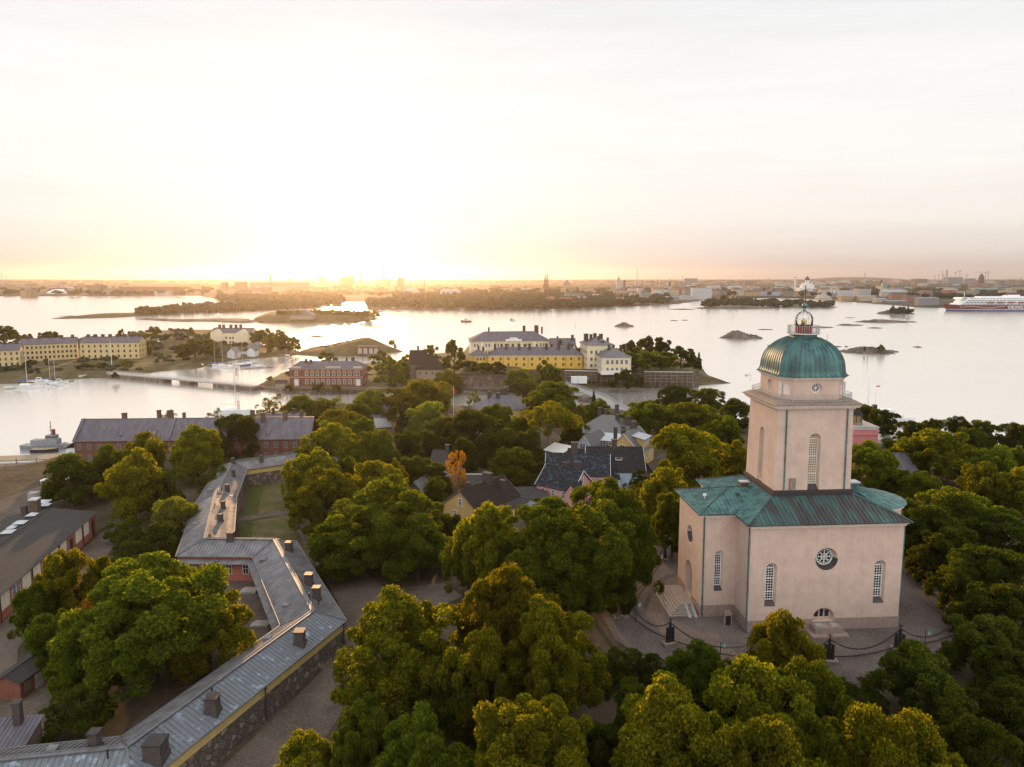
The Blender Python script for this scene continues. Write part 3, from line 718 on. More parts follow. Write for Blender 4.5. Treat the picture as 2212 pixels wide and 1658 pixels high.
b.slope((1.2, w1, ZE), (-5.3 - E, w1, ZE), (.6, wm_, zr), (T0, wm_, zr), 0, **RB)
b.slope((-5.3 - E, w1, ZE), (-5.3 - E, w0, ZE), (.6, wm_, zr), (.6, wm_ + .01, zr), 0, **RB)
for i in range(12):
    a0 = math.pi * i / 12; a1 = math.pi * (i + 1) / 12; r = 6.1
    p0 = (22.5 + r * math.sin(a0), 10.7 - r * math.cos(a0), ZE + .02); p1 = (22.5 + r * math.sin(a1), 10.7 - r * math.cos(a1), ZE + .02)
    b.add([p0, p1, (20.0, 10.7, 18.0)], [(0, 1, 2)]); b.bar(p0, (20.0, 10.7, 18.02), .05, .07)
b.build('roof', ['copper_green', 'copper_dark'], church)
b = MB()   # hip cappings and gutter
for p, q in ((( -E, -E, ZE + .06), (T0, S0, ZT + .06)), ((22.5 + E, -E, ZE + .06), (T1, S0, ZT + .06)), ((-5.3 - E, w0, ZE + .06), (.6, wm_, zr + .06)), ((-5.3 - E, w1, ZE + .06), (.6, wm_, zr + .06)), ((.6, wm_, zr + .06), (T0, wm_, zr + .06)), ((-E, 21.4 + E, ZE + .06), (T0, S1, ZT + .06))): b.bar(p, q, .14, .10)
for p, q in (((-E, -E, ZE), (22.5 + E, -E, ZE)), ((22.5 + E, -E, ZE), (22.5 + E, 4.6, ZE)), ((-5.3 - E, w0, ZE), (-E, w0, ZE)), ((-E, w0, ZE), (-E, -E, ZE)), ((-5.3 - E, w1, ZE), (-5.3 - E, w0, ZE))): b.bar(p, q, .2, .16)
b.build('roof_edge', 'copper_dark', church)
# vents and a chimney on the roof
b = MB(); b.box(18.9, 20.1, 8.0, 9.2, 16.8, 19.3, 0); b.box(18.75, 20.25, 7.85, 9.35, 19.3, 19.5, 1); b.build('chimney', ['copper_green', 'roof_light'], church)
b = MB(); b.box(2.7, 4.0, 11.0, 11.9, 17.8, 18.85); b.box(2.6, 4.1, 10.9, 12.0, 18.85, 18.98, 1); b.build('chimney', ['chimney_brown', 'roof_light'], church)
b = MB(); b.cyl((1.2, 8.3, 17.2), (1.2, 8.3, 18.0), .16, n=8); b.cyl((1.2, 8.3, 18.0), (1.2, 8.3, 18.1), .26, n=8); b.build('roof_vent', 'copper_dark', church)
b = MB(); b.cyl((-2.2, 11.6, 17.0), (-2.2, 11.6, 18.6), .05, n=6); b.build('vent_pipe', 'dark_metal', church)
b = MB(); b.cyl((-3.6, 9.2, 16.9), (-3.6, 9.2, 17.5), .08, n=6); b.box(-3.85, -3.4, 9.0, 9.35, 17.45, 17.75); b.build('floodlight', 'white_grey', church)
for pts in (((-.35, -.2, 15.9), (-.25, -.16, -.9)), ((-5.05, 4.82, 15.9), (-4.95, 4.82, -.6)), ((22.62, .1, 15.9), (22.62, .1, -.3))):
    b = MB(); b.cyl(pts[0], pts[1], .10, n=8)
    for z in (3, 6, 9, 12): b.cyl((pts[0][0] + (pts[1][0] - pts[0][0]) * (16 - z) / 16, pts[0][1], z), (pts[0][0], pts[0][1], z + .12), .14, n=8)
    b.cyl((pts[0][0], pts[0][1] - .25, 16.0), pts[0], .12, n=8)
    b.build('downpipe', 'copper_green', church)
# ---- tower
tu0, tu1, tv0, tv1 = 5.35, 16.95, 5.0, 15.3; TC = ((tu0 + tu1) / 2, (tv0 + tv1) / 2)
b = MB(); b.prism([(tu0 - .3, tv0 - .3), (tu1 + .3, tv0 - .3), (tu1 + .3, tv1 + .3), (tu0 - .3, tv1 + .3)], 17.2, 19.4)
b.prism([(tu0 - .42, tv0 - .42), (tu1 + .42, tv0 - .42), (tu1 + .42, tv1 + .42), (tu0 - .42, tv1 + .42)], 19.0, 19.2); b.build('tower_base', 'dark_metal', church)
def sq(o): return [(tu0 - o, tv0 - o), (tu1 + o, tv0 - o), (tu1 + o, tv1 + o), (tu0 - o, tv1 + o)]
b = MB(); b.prism(sq(.06), 19.35, 31.9, top=sq(-.12)); tw = b.build('tower_wall', 'plaster_pink', church); recalc(tw)
cuts = [wall_cutter(arch_outline(1.75, 19.3, 27.9), arch_outline(1.28, 20.2, 27.6), (TC[0] + .1, tv0 - .06), 'v', .8),
        wall_cutter(arch_outline(1.75, 19.3, 27.9), arch_outline(1.6, 19.6, 27.7), (tu0 - .06, TC[1]), 'u', .45)]
boolean_cut(tw, cuts)
o = arch_window(1.28, 20.2, 27.6, 4, 18, (4, 11), 'pane_warm').build('tower_window', ['white_paint', 'pane_warm'], church); o.location = (TC[0] + .1, tv0 + .70, 0)
s = MB(); s.add([(-.86, -.72, 19.42), (.86, -.72, 19.42), (.64, .03, 20.2), (-.64, .03, 20.2)], [(0, 1, 2, 3)]); s.build('sill', 'dark_metal', o)
b = MB(); b.box(7.55, 8.5, tv0 - .22, tv0 - .02, 19.2, 21.2); b.build('hatch', 'stone_brown', church)
for u in (6.75, 15.95):
    b = MB(); b.cyl((u, tv0 - .02, 31.8), (u, tv0 - .22, 19.0), .10, n=8)
    for z in (21.5, 24, 26.5, 29): b.cyl((u, tv0 - .13, z), (u, tv0 - .13, z + .14), .15, n=8)
    b.build('downpipe', 'copper_green', church)
b = MB(); b.prism(sq(.12), 31.5, 31.75); b.prism(sq(.5), 31.75, 31.95, 0); b.prism(sq(.66), 31.95, 32.2, 0); b.build('tower_cornice', 'moulding', church)
b = MB(); b.prism(sq(.9), 32.2, 32.32); b.prism(sq(.85), 32.32, 32.85, top=sq(-.1)); b.build('cornice_ledge', 'stone_brown', church)
def cham(a, c, z=None):
    x, y = TC
    p = [(x - a + c, y - a), (x + a - c, y - a), (x + a, y - a + c), (x + a, y + a - c), (x + a - c, y + a), (x - a + c, y + a), (x - a, y + a - c), (x - a, y - a + c)]
    return p if z is None else [(q[0], q[1], z) for q in p]
# gallery railing on the cornice
b = MB(); rp = cham(5.9, 1.9)
for i in range(8):
    p = Vector((*rp[i], 32.75)); q = Vector((*rp[(i + 1) % 8], 32.75)); n = max(2, int((q - p).length / .42))
    for zz in (.95, .5, .08): b.bar(p + Vector((0, 0, zz)), q + Vector((0, 0, zz)), .05)
    for k in range(n): r_ = p.lerp(q, k / n); b.bar(r_, r_ + Vector((0, 0, .98)), .035 if k else .07)
b.build('gallery_railing', 'rail_grey', church)
DA, DC = 4.9, 1.55
b = MB(); b.prism(cham(DA, DC), 32.5, 36.1); dr = b.build('drum', 'plaster_pink', church); recalc(dr)
def chamcut(r): return None
cuts = [wall_cutter(circ_outline(.80, 34.5), circ_outline(.62, 34.55), (TC[0], TC[1] - DA), 'v', .45), wall_cutter(circ_outline(.80, 34.5), circ_outline(.62, 34.55), (TC[0] - DA, TC[1]), 'u', .45)]
boolean_cut(dr, cuts)
for loc, rz in (((TC[0], TC[1] - DA + .40, 34.55), 0), ((TC[0] - DA + .40, TC[1], 34.55), R(-90))):
    o = round_window(.62, 8, False).build('round_window', ['white_paint', 'pane_dark'], church); o.location = loc; o.rotation_euler = (0, 0, rz)
# shallow niches on the cut corners, loudspeaker boards beside them
for sx in (-1, 1):
    cxm = TC[0] + sx * (DA - DC / 2); cym = TC[1] - DA + DC / 2
    b = MB(); ol = arch_outline(.95, 33.4, 35.1)
    b.add([(a, -.012, z) for a, z in ol], [tuple(range(len(ol)))])
    for i in range(len(ol)): b.bar((ol[i][0], -.03, ol[i][1]), (ol[(i + 1) % len(ol)][0], -.03, ol[(i + 1) % len(ol)][1]), .10, .06)
    o = b.build('niche', 'moulding', church); o.location = (cxm, cym, 0); o.rotation_euler = (0, 0, R(-45 if sx < 0 else 45))
    b = MB(); b.box(-.2, .2, -.2, -.03, 33.3, 35.3); o = b.build('loudspeaker', 'white_grey', church); o.location = (TC[0] + sx * (DA - .12), TC[1] - DA + DC - .25, 0) if sx < 0 else (TC[0] + DA - DC + 1.55, TC[1] - DA + 1.4, 0); o.rotation_euler = (0, 0, R(-60 if sx < 0 else 45))
b = MB(); b.prism(cham(DA + .15, DC), 35.75, 35.95); b.prism(cham(DA + .34, DC + .1), 35.95, 36.2); b.build('drum_cornice', 'moulding', church)
# dome
prof = [(5.46, 36.2), (5.16, 36.45), (5.02, 36.9), (4.96, 37.5), (4.86, 38.2), (4.62, 39.0), (4.20, 39.8), (3.62, 40.5), (3.0, 41.05), (2.4, 41.42), (1.98, 41.65)]
pr_ = prof; prof = []
for k in range(len(pr_) - 1):
    p0, p1, p2, p3 = pr_[max(0, k - 1)], pr_[k], pr_[k + 1], pr_[min(len(pr_) - 1, k + 2)]
    for j in range(4):
        t_ = j / 4; prof.append(tuple(.5 * (2 * p1[i] + (p2[i] - p0[i]) * t_ + (2 * p0[i] - 5 * p1[i] + 4 * p2[i] - p3[i]) * t_ ** 2 + (3 * p1[i] - p0[i] - 3 * p2[i] + p3[i]) * t_ ** 3) for i in (0, 1)))
prof.append(pr_[-1])
b = MB(); vs = []; fs = []
for a, z in prof: vs += cham(a, a * DC / DA, z)
for k in range(len(prof) - 1):
    for i in range(8): fs.append((k * 8 + i, k * 8 + (i + 1) % 8, (k + 1) * 8 + (i + 1) % 8, (k + 1) * 8 + i))
fs.append(tuple(range(8))[::-1])
b.add(vs, fs)
for i in range(8):
    n = 9 if i % 2 == 0 else 4
    for s_ in range(n):
        for k in range(len(prof) - 1):
            p = Vector(cham(prof[k][0], prof[k][0] * DC / DA, prof[k][1])[i]).lerp(Vector(cham(prof[k][0], prof[k][0] * DC / DA, prof[k][1])[(i + 1) % 8]), s_ / n)
            q = Vector(cham(prof[k + 1][0], prof[k + 1][0] * DC / DA, prof[k + 1][1])[i]).lerp(Vector(cham(prof[k + 1][0], prof[k + 1][0] * DC / DA, prof[k + 1][1])[(i + 1) % 8]), s_ / n)
            b.bar(p, q, .07 if s_ else .10, .13)
b.build('dome', 'copper_dome' if 'copper_dome' in MATS else 'copper_green', church)
# neck, gallery and lantern
b = MB(); b.lathe([(2.0, 41.3), (1.95, 42.0), (2.3, 42.14)], TC, 8); b.build('dome_neck', 'copper_dark', church)
lant = MB(); lant.lathe([(2.35, 42.14), (2.35, 42.24)], TC, 8); lant.lathe([(1.28, 42.24), (1.28, 43.45), (1.36, 43.5)], TC, 16, 1)
lo = lant.build('lantern', ['white_grey', 'red_paint'], church)
b = MB()
pts = [(TC[0] + 2.28 * math.cos(2 * math.pi * (i + .5) / 8), TC[1] + 2.28 * math.sin(2 * math.pi * (i + .5) / 8)) for i in range(8)]
for i in range(8):
    p = Vector((*pts[i], 42.24)); q = Vector((*pts[(i + 1) % 8], 42.24))
    for zz in (1.18, .08): b.bar(p + Vector((0, 0, zz)), q + Vector((0, 0, zz)), .05)
    for k in range(5): r_ = p.lerp(q, k / 5); b.bar(r_, r_ + Vector((0, 0, 1.18)), .05)
b.build('railing', 'rail_grey', lo)
gprof = [(1.30, 43.5), (1.30, 44.4), (1.22, 44.75), (1.05, 45.1), (.8, 45.38), (.5, 45.56), (.2, 45.65)]
b = MB(); b.lathe(gprof, TC, 16); b.build('glass_dome', 'lantern_glass', lo, smooth=True)
b = MB()
for i in range(10):
    t0 = 2 * math.pi * i / 10
    for k in range(len(gprof) - 1):
        b.bar((TC[0] + (gprof[k][0] + .02) * math.cos(t0), TC[1] + (gprof[k][0] + .02) * math.sin(t0), gprof[k][1]), (TC[0] + (gprof[k + 1][0] + .02) * math.cos(t0), TC[1] + (gprof[k + 1][0] + .02) * math.sin(t0), gprof[k + 1][1]), .055)
for r_, z in ((1.32, 44.35), (1.07, 45.1)):
    for i in range(20):
        t0 = 2 * math.pi * i / 20; t1 = 2 * math.pi * (i + 1) / 20; b.bar((TC[0] + r_ * math.cos(t0), TC[1] + r_ * math.sin(t0), z), (TC[0] + r_ * math.cos(t1), TC[1] + r_ * math.sin(t1), z), .05)
b.build('glazing_bars', 'white_paint', lo)
b = MB(); b.lathe([(.2, 43.5), (.35, 43.6), (.42, 43.9), (.42, 44.2), (.25, 44.45), (.1, 44.5)], TC, 12); b.build('lamp_lens', 'brass', lo)
b = MB(); b.lathe([(.35, 45.62), (.18, 45.9), (.12, 46.05), (.34, 46.2), (.42, 46.42), (.34, 46.66), (.1, 46.82)], TC, 14); b.build('finial', 'copper_green', lo)
b = MB(); b.bar((*TC, 46.8), (*TC, 49.45), .13); b.bar((TC[0] - .42, TC[1], 48.72), (TC[0] + .42, TC[1], 48.72), .12); b.build('cross', 'dark_metal', lo)
b = MB(); b.bar((tu0 - .5, 14.2, 34.2), (tu0 - .5, 14.2, 35.6), .06); b.bar((tu0 - .5, 14.2, 35.3), (tu0 - 1.0, 14.2, 35.3), .05); b.lathe([(.05, 35.1), (.25, 35.2), (.25, 35.45), (.05, 35.55)], (tu0 - 1.1, 14.2), 10); b.build('antenna', 'white_grey', church)
kids(church)
# ---- things round the church
st = thing('stone_stairs', 'wide stone steps with ramps leading up to the church door', 'stairs', church_pt(-5.4, 10.5, 0), CA)
b = MB()
for k in range(7):
    w = .42 * k; b.box(-2.3 - .42 * k, -.02, -3.2 - w, 3.2 + w, -.9 + .0, 1.05 - .17 * k - .003 * k)
b.build('step', 'stone_step', st)
b = MB()
for k in range(1, 7):
    w = .42 * k; z = 1.05 - .17 * k - .003 * k; b.box(-2.31 - .42 * (k - 1), -.03, -3.21 - .42 * (k - 1), 3.21 + .42 * (k - 1), z - .02, z + .10)
b.build('riser', 'stone_brown', st)
b = MB()
for x in (-1.55, -.6): b.add([(x, -3.2, 1.08), (x + .42, -3.2, 1.08), (x + .42, -6.1, -.10), (x, -6.1, -.10), (x, -3.2, .95), (x + .42, -3.2, .95), (x + .42, -6.1, -.22), (x, -6.1, -.22)], [(0, 1, 2, 3), (7, 6, 5, 4), (0, 3, 7, 4), (1, 5, 6, 2), (3, 2, 6, 7), (0, 4, 5, 1)])
b.build('pram_ramp', 'concrete', st)
sm = thing('memorial_stone', 'small upright memorial stone with dark plaque by the church wall', 'memorial', church_pt(-2.0, 2.3, -.1), CA)
b = MB(); b.prism([(-.6, -.25), (.6, -.25), (.6, .25), (-.6, .25)], -.5, 2.0, top=[(-.55, -.22), (.55, -.22), (.55, .22), (-.55, .22)]); b.prism([(-.55, -.22), (.55, -.22), (.55, .22), (-.55, .22)], 2.0, 2.3, top=[(-.3, -.2), (.3, -.2), (.3, .2), (-.3, .2)]); b.build('stone', 'granite_pink', sm)
b = MB(); b.box(-.38, .38, -.29, -.24, .25, 1.65); b.build('plaque', 'iron_black', sm)
bs = thing('stone_steps', 'low granite landing with stone blocks under the small niche window', 'steps', church_pt(11.25, -.1, 0), CA)
b = MB(); b.box(-2.0, 2.0, -1.6, -.02, -.9, 1.15); b.box(-2.7, 2.7, -2.3, -.02, -.9, .28); b.build('landing', 'granite_pink', bs)
b = MB(); b.box(-1.7, -.5, -1.4, -.3, 1.15, 1.34); b.build('slab', 'concrete', bs)
b = MB(); b.box(.6, 1.6, -1.3, -.3, 1.15, 1.3); b.build('slab', 'concrete', bs)
for i, (x, y) in enumerate(((1523, 1348), (1617, 1372), (1948, 1356))):
    pass
bn = thing('skip_container', 'dark open box container with slatted lid at the yard edge right of the church', 'container', gp(2058, 1328), R(-28))
b = MB(); b.prism([(-1.0, -1.9), (1.0, -1.9), (1.0, 1.9), (-1.0, 1.9)], -.2, 1.7, top=[(-1.15, -2.1), (1.15, -2.1), (1.15, 2.1), (-1.15, 2.1)]); b.build('body', 'dark_metal', bn)
b = MB()
for k in range(6): b.box(-1.1, 1.1, -2.0 + .68 * k, -1.5 + .68 * k, 1.7, 1.78)
b.build('lid', 'concrete', bn)
bn = thing('bench', 'low pale stone bench under the trees right of the church', 'bench', gp(2018, 1287), R(-35))
b = MB(); b.box(-1.1, 1.1, -.25, .25, .35, .48); b.build('seat', 'concrete', bn)
for x in (-.85, .85): b = MB(); b.box(x - .12, x + .12, -.2, .2, -.2, .35); b.build('leg', 'concrete', bn)
# chain fence of upended cannon barrels
def chain_post(px, py, label, ang):
    t = thing('cannon_post', label, 'post', gp(px, py), ang, 'cannon barrel posts of the chain fence')
    b = MB(); b.box(-1.0, 1.0, -.55, .55, -.3, .55); b.box(-1.1, 1.1, -.65, .65, .35, .5); b.build('base', 'stone_brown', t)
    for x, h in ((-.45, 2.6), (0, 3.3), (.45, 2.6)):
        b = MB(); b.lathe([(.26, .5), (.26, .8), (.22, .9), (.2, h - .6), (.17, h - .3), (.22, h - .2), (.22, h - .05), (.1, h)], (x, 0), 12)
        b.cyl((x - .35, 0, h * .62), (x + .35, 0, h * .62), .05, n=6); b.build('cannon_barrel', 'iron_black', t)
    b = MB(); b.lathe([(.1, 3.28), (.16, 3.4), (.05, 3.5)], (0, 0), 8)
    for k in range(4): b.bar((0, 0, 3.55), (.3 * math.cos(k * 1.57), .3 * math.sin(k * 1.57), 3.85), .07)
    b.bar((0, 0, 3.4), (0, 0, 4.0), .08); b.build('finial', 'iron_black', t)
    kids(t)
    return t
POSTS = [(1436, 1210, 'cannon post on stone base left of the church door, under the trees', 1.5), (1352, 1333, 'cannon post beside the small steps at the left edge of the yard', .9), (1447, 1394, 'cannon post with three barrels in front of the church stairs', .35), (1640, 1436, 'cannon post half hidden by the golden tree before the church', .0), (1790, 1432, 'cannon post behind the golden tree right of the granite landing', -.1), (1942, 1408, 'cannon post above the dark round bush right of the yard', -.4), (2075, 1378, 'cannon post among the dark bushes at the right edge of the yard', -.9)]
pts_ = [chain_post(*a) for a in POSTS]
def chain(a, b, sag, label):
    m = MB(); n = max(12, int((a - b).length / .42)); prev = None
    for i in range(n + 1):
        t = i / n; p = a.lerp(b, t); p.z -= sag * 4 * t * (1 - t)
        if prev is not None:
            d = (p - prev); s = d.normalized(); side = s.cross(Vector((0, 0, 1))).normalized() if i % 2 else Vector((0, 0, 1))
            for k in (-1, 1): m.bar(prev - s * .06 + side * .075 * k, p + s * .06 + side * .06 * k, .05)
        prev = p
    return tag(m.build('chain', 'iron_black', None, loc=tuple(a)), label, 'chain', 'chains between the cannon posts')
names = ['under the trees left of the stairs', 'in front of the church stairs', 'beside the yard lamp', 'hidden behind the golden tree', 'below the granite landing', 'over the dark round bush']
for i in range(len(pts_) - 1):
    a, b_ = pts_[i].location.copy(), pts_[i + 1].location.copy()
    chain(a + Vector((0, 0, 3.3)), b_ + Vector((0, 0, 3.3)), 2.1, 'upper black iron chain ' + names[i])
    chain(a + Vector((0, 0, .9)), b_ + Vector((0, 0, .9)), .55, 'lower black iron chain ' + names[i])
def lamp(px, py, label):
    t = thing('street_lamp', label, 'lamp', gp(px, py), 0, 'lamps round the church yard')
    b = MB(); b.cyl((0, 0, -.2), (0, 0, 3.4), .06, .05); b.bar((0, 0, 3.3), (.55, 0, 3.3), .05); b.build('pole', 'copper_dark', t)
    b = MB(); b.lathe([(.42, 3.1), (.2, 3.28), (.06, 3.34)], (.5, 0), 10); b.build('lamp_shade', 'copper_green', t)
    b = MB(); b.lathe([(.10, 2.65), (.17, 2.85), (.17, 3.08)], (.5, 0), 10); b.build('lamp_globe', 'white_paint', t)
    kids(t); return t
lamp(1555, 1440, 'green shaded yard lamp before the church stairs and memorial')
lamp(1373, 1347, 'green shaded yard lamp by the small steps left of the yard')
lamp(1996, 1412, 'green shaded yard lamp right of the church over the bushes')
t = thing('garden_steps', 'small dark outdoor steps with handrail under the big trees', 'steps', gp(1335, 1330), .5)
b = MB()
for k in range(4): b.box(-1.2, 1.2, -.2 - .35 * k, .2 - .35 * k, -.5, .45 - .17 * k)
b.build('step', 'stone_brown', t)
for x in (-1.2, 1.2): b = MB(); b.bar((x, .2, .4), (x, .2, 1.3), .05); b.bar((x, -1.3, -.1), (x, -1.3, .8), .05); b.bar((x, .2, 1.3), (x, -1.3, .8), .05); b.build('handrail', 'iron_black', t)
# ------------------------------------------------------------------ buildings
WIN = {}
def win_mesh(w, h, frame='white_paint', pane='pane_dark', cross=True, fw=.09):
    k = (w, h, frame, pane, cross, fw)
    if k in WIN: return WIN[k]
    m = MB(); m.box(-w / 2, w / 2, -.02, .04, 0, h, 1)
    m.box(-w / 2 - fw, w / 2 + fw, -.07, .03, -fw, 0); m.box(-w / 2 - fw, w / 2 + fw, -.07, .03, h, h + fw)
    m.box(-w / 2 - fw, -w / 2, -.068, .03, 0, h); m.box(w / 2, w / 2 + fw, -.068, .03, 0, h)
    if cross:
        m.box(-.03, .03, -.05, .03, 0, h); m.box(-w / 2, w / 2, -.048, .03, h * .62, h * .62 + .06)
    WIN[k] = m.mesh('window', [frame, pane]); return WIN[k]
def windows(par, mesh, face, xs, zs, L, D, name='window'):
    """face: f front (y=0), b right side (x=L), a left side (x=0)"""
    for z in zs:
        for x in xs:
            o = bpy.data.objects.new(name, mesh); COL.objects.link(o); o.parent = par
            if face == 'f': o.location = (x, -.012, z)
            elif face == 'b': o.location = (L + .012, x, z); o.rotation_euler = (0, 0, R(90))
            else: o.location = (-.012, D - x, z); o.rotation_euler = (0, 0, R(-90))
def lin(a, b, n): return [a + (b - a) * i / max(1, n - 1) for i in range(n)]
def chimney(par, x, y, z0, z1, w=.9, d=.9, m='chimney_dark', cap='chimney_dark'):
    b = MB(); b.box(x - w / 2, x + w / 2, y - d / 2, y + d / 2, z0, z1 - .25); b.box(x - w / 2 - .1, x + w / 2 + .1, y - d / 2 - .1, y + d / 2 + .1, z1 - .25, z1, 1)
    b.build('chimney', [m, cap], par)
def house(name, label, A, B, D, zg, ze, zr, roof='gable', axis='x', wall='cream', roofm='roof_grey', over=.4, rib=.8, cat='house', group=None, trim=None, gablewin=None, chim=(), hipx=None, base=None, rw=.05, rh=.07, cap='chimney_dark', chimm='chimney_dark'):
    """A,B: world xy of the two front eave-line corners (left,right as seen); returns (empty, L, D)"""
    A = Vector(A).to_2d(); B = Vector(B).to_2d(); L = (B - A).length; rz = math.atan2(B.y - A.y, B.x - A.x)
    t = thing(name, label, cat, (A.x, A.y, zg), rz, group)
    h = ze - zg; r = zr - zg
    b = MB()
    if roof == 'gable' and axis == 'y':
        b.add([(0, 0, -1.5), (L, 0, -1.5), (L, D, -1.5), (0, D, -1.5), (0, 0, h), (L, 0, h), (L, D, h), (0, D, h), (L / 2, 0, r - .05), (L / 2, D, r - .05)],
              [(0, 1, 5, 8, 4), (2, 3, 7, 9, 6), (1, 2, 6, 5), (3, 0, 4, 7), (4, 8, 9, 7), (8, 5, 6, 9)])
    elif roof == 'gable':
        b.add([(0, 0, -1.5), (L, 0, -1.5), (L, D, -1.5), (0, D, -1.5), (0, 0, h), (L, 0, h), (L, D, h), (0, D, h), (0, D / 2, r - .05), (L, D / 2, r - .05)],
              [(0, 1, 5, 4), (2, 3, 7, 6), (1, 2, 6, 9, 5), (3, 0, 4, 8, 7), (4, 5, 9, 8), (8, 9, 6, 7)])
    elif roof == 'shed':
        b.add([(0, 0, -1.5), (L, 0, -1.5), (L, D, -1.5), (0, D, -1.5), (0, 0, h), (L, 0, h), (L, D, r - .05), (0, D, r - .05)], [(0, 1, 5, 4), (1, 2, 6, 5), (2, 3, 7, 6), (3, 0, 4, 7), (4, 5, 6, 7)])
    else: b.box(0, L, 0, D, -1.5, h)
    b.build('wall', wall, t)
    o = over; rm = MB(); kw = dict(rib=rib, rw=rw, rh=rh)
    if roof == 'gable' and axis == 'x':
        k = (r - h) / (D / 2); ez = h - o * k + .12
        rm.slope((-o, -o, ez), (L + o, -o, ez), (L + o, D / 2, r + .12), (-o, D / 2, r + .12), **kw)
        rm.slope((L + o, D + o, ez), (-o, D + o, ez), (-o, D / 2, r + .12), (L + o, D / 2, r + .12), **kw)
        rm.bar((-o, D / 2, r + .14), (L + o, D / 2, r + .14), .3, .12)
    elif roof == 'gable':
        k = (r - h) / (L / 2); ez = h - o * k + .12
        rm.slope((L + o, -o, ez), (L + o, D + o, ez), (L / 2, D + o, r + .12), (L / 2, -o, r + .12), **kw)
        rm.slope((-o, D + o, ez), (-o, -o, ez), (L / 2, -o, r + .12), (L / 2, D + o, r + .12), **kw)
        rm.bar((L / 2, -o, r + .14), (L / 2, D + o, r + .14), .3, .12)
    elif roof == 'shed':
        k = (r - h) / D
        rm.slope((-o, -o, h - o * k + .12), (L + o, -o, h - o * k + .12), (L + o, D + o, r + o * k + .12), (-o, D + o, r + o * k + .12), **kw)
    elif roof == 'hip':
        hx = hipx if hipx is not None else min(L, D) / 2
        if axis == 'x': p, q = (hx, D / 2), (L - hx, D / 2)
        else: p, q = (L / 2, hx), (L / 2, D - hx)
        z0 = h + .12; z1 = r + .12; a = (-o, -o, z0); c = (L + o, -o, z0); d = (L + o, D + o, z0); e = (-o, D + o, z0); p = (*p, z1); q = (*q, z1 + .001)
        if axis == 'x':
            rm.slope(a, c, q, p, **kw); rm.slope(c, d, q, (q[0], q[1] + .01, q[2]), **kw); rm.slope(d, e, p, q, **kw); rm.slope(e, a, p, (p[0], p[1] - .01, p[2]), **kw)
        else:
            rm.slope(a, c, p, (p[0] - .01, p[1], p[2]), **kw); rm.slope(c, d, q, p, **kw); rm.slope(d, e, q, (q[0] + .01, q[1], q[2]), **kw); rm.slope(e, a, p, q, **kw)
    elif roof == 'flat':
        rm.box(-o, L + o, -o, D + o, h, h + .35)
    rm.build('roof', roofm, t)
    if trim:
        tms = []
        def tmn():
            tms.append(MB()); return tms[-1]
        if roof == 'gable' and axis == 'x':
            for x in (-o - .06, L + o + .06):
                tm = tmn(); tm.bar((x, -o, ez - .02), (x, D / 2, r + .1), .09, .2); tm.bar((x, D + o, ez - .02), (x, D / 2, r + .1), .09, .2)
        elif roof == 'gable':
            for y in (-o - .06, D + o + .06):
                tm = tmn(); tm.bar((-o, y, ez - .02), (L / 2, y, r + .1), .09, .2); tm.bar((L + o, y, ez - .02), (L / 2, y, r + .1), .09, .2)
        else:
            tm = tmn(); tm.box(-.15, L + .15, -.15, D + .15, h - .45, h - .02)
        for tm in tms: tm.build('eave_trim', trim, t)
    if base:
        bm_ = MB(); bm_.box(-.06, L + .06, -.06, D + .06, -1.5, .7); bm_.build('plinth', base, t)
    for c in chim: chimney(t, c[0] * L, c[1] * D, c[2] - zg, c[3] - zg, *(c[4:] if len(c) > 4 else ()), m=chimm, cap=cap)
    return t, L
def zl(a): return None
X4 = lambda x, y: ((600 + x / 2.211) * .56952, (1550 + y / 2.211) * .56952)
X5 = lambda x, y: ((x / 2.211) * .56952, (2161 + y / 2.211) * .56952)
X6 = lambda x, y: ((900 + x / 2.211) * .56952, (2161 + y / 2.211) * .56952)
X7 = lambda x, y: (854.3 + .2576 * x, 825.8 + .2576 * y)
X8 = lambda x, y: (1224.5 + .24665 * x, 854.3 + .24665 * y)
def v2(p): return Vector((p[0], p[1]))

# ---- the long angled range: yellow and rubble outer wall, red courtyard wall, seamed zinc roof
ZE_ = 9.0; ZR_ = 10.9; ZG_ = 4.3
right = [v2(P(*X4(1180, 380), 9.0)), v2(P(*X4(1122, 460), 9.0)), v2(P(*X4(745, 515), 9.0)), v2(P(*X4(660, 745), 9.0)), v2(P(*X4(634, 1102), 9.0)), v2(P(*X4(1155, 1112), 9.0)), v2(P(*X6(915, 430), 9.0)), v2(P(*X5(1380, 1658), 9.0))]
left = [v2(P(*X4(1000, 345), 9.0)), v2(P(*X4(905, 430), 9.0)), v2(P(*X4(480, 500), 9.0)), v2(P(*X4(270, 870), 9.0)), v2(P(*X4(145, 1245), 9.0)), v2(P(*X4(790, 1250), 9.0)), v2(P(*X6(360, 470), 9.0)), v2(P(*X5(1050, 1390), 9.0))]
left[3] = v2((-72.6, 155.5)); left[2] = v2((-80.5, 188.5)); left[1] = v2((-66.5, 197.0)); left[0] = v2((-62.0, 207.0)); right[0] = v2((-53.5, 203.5))
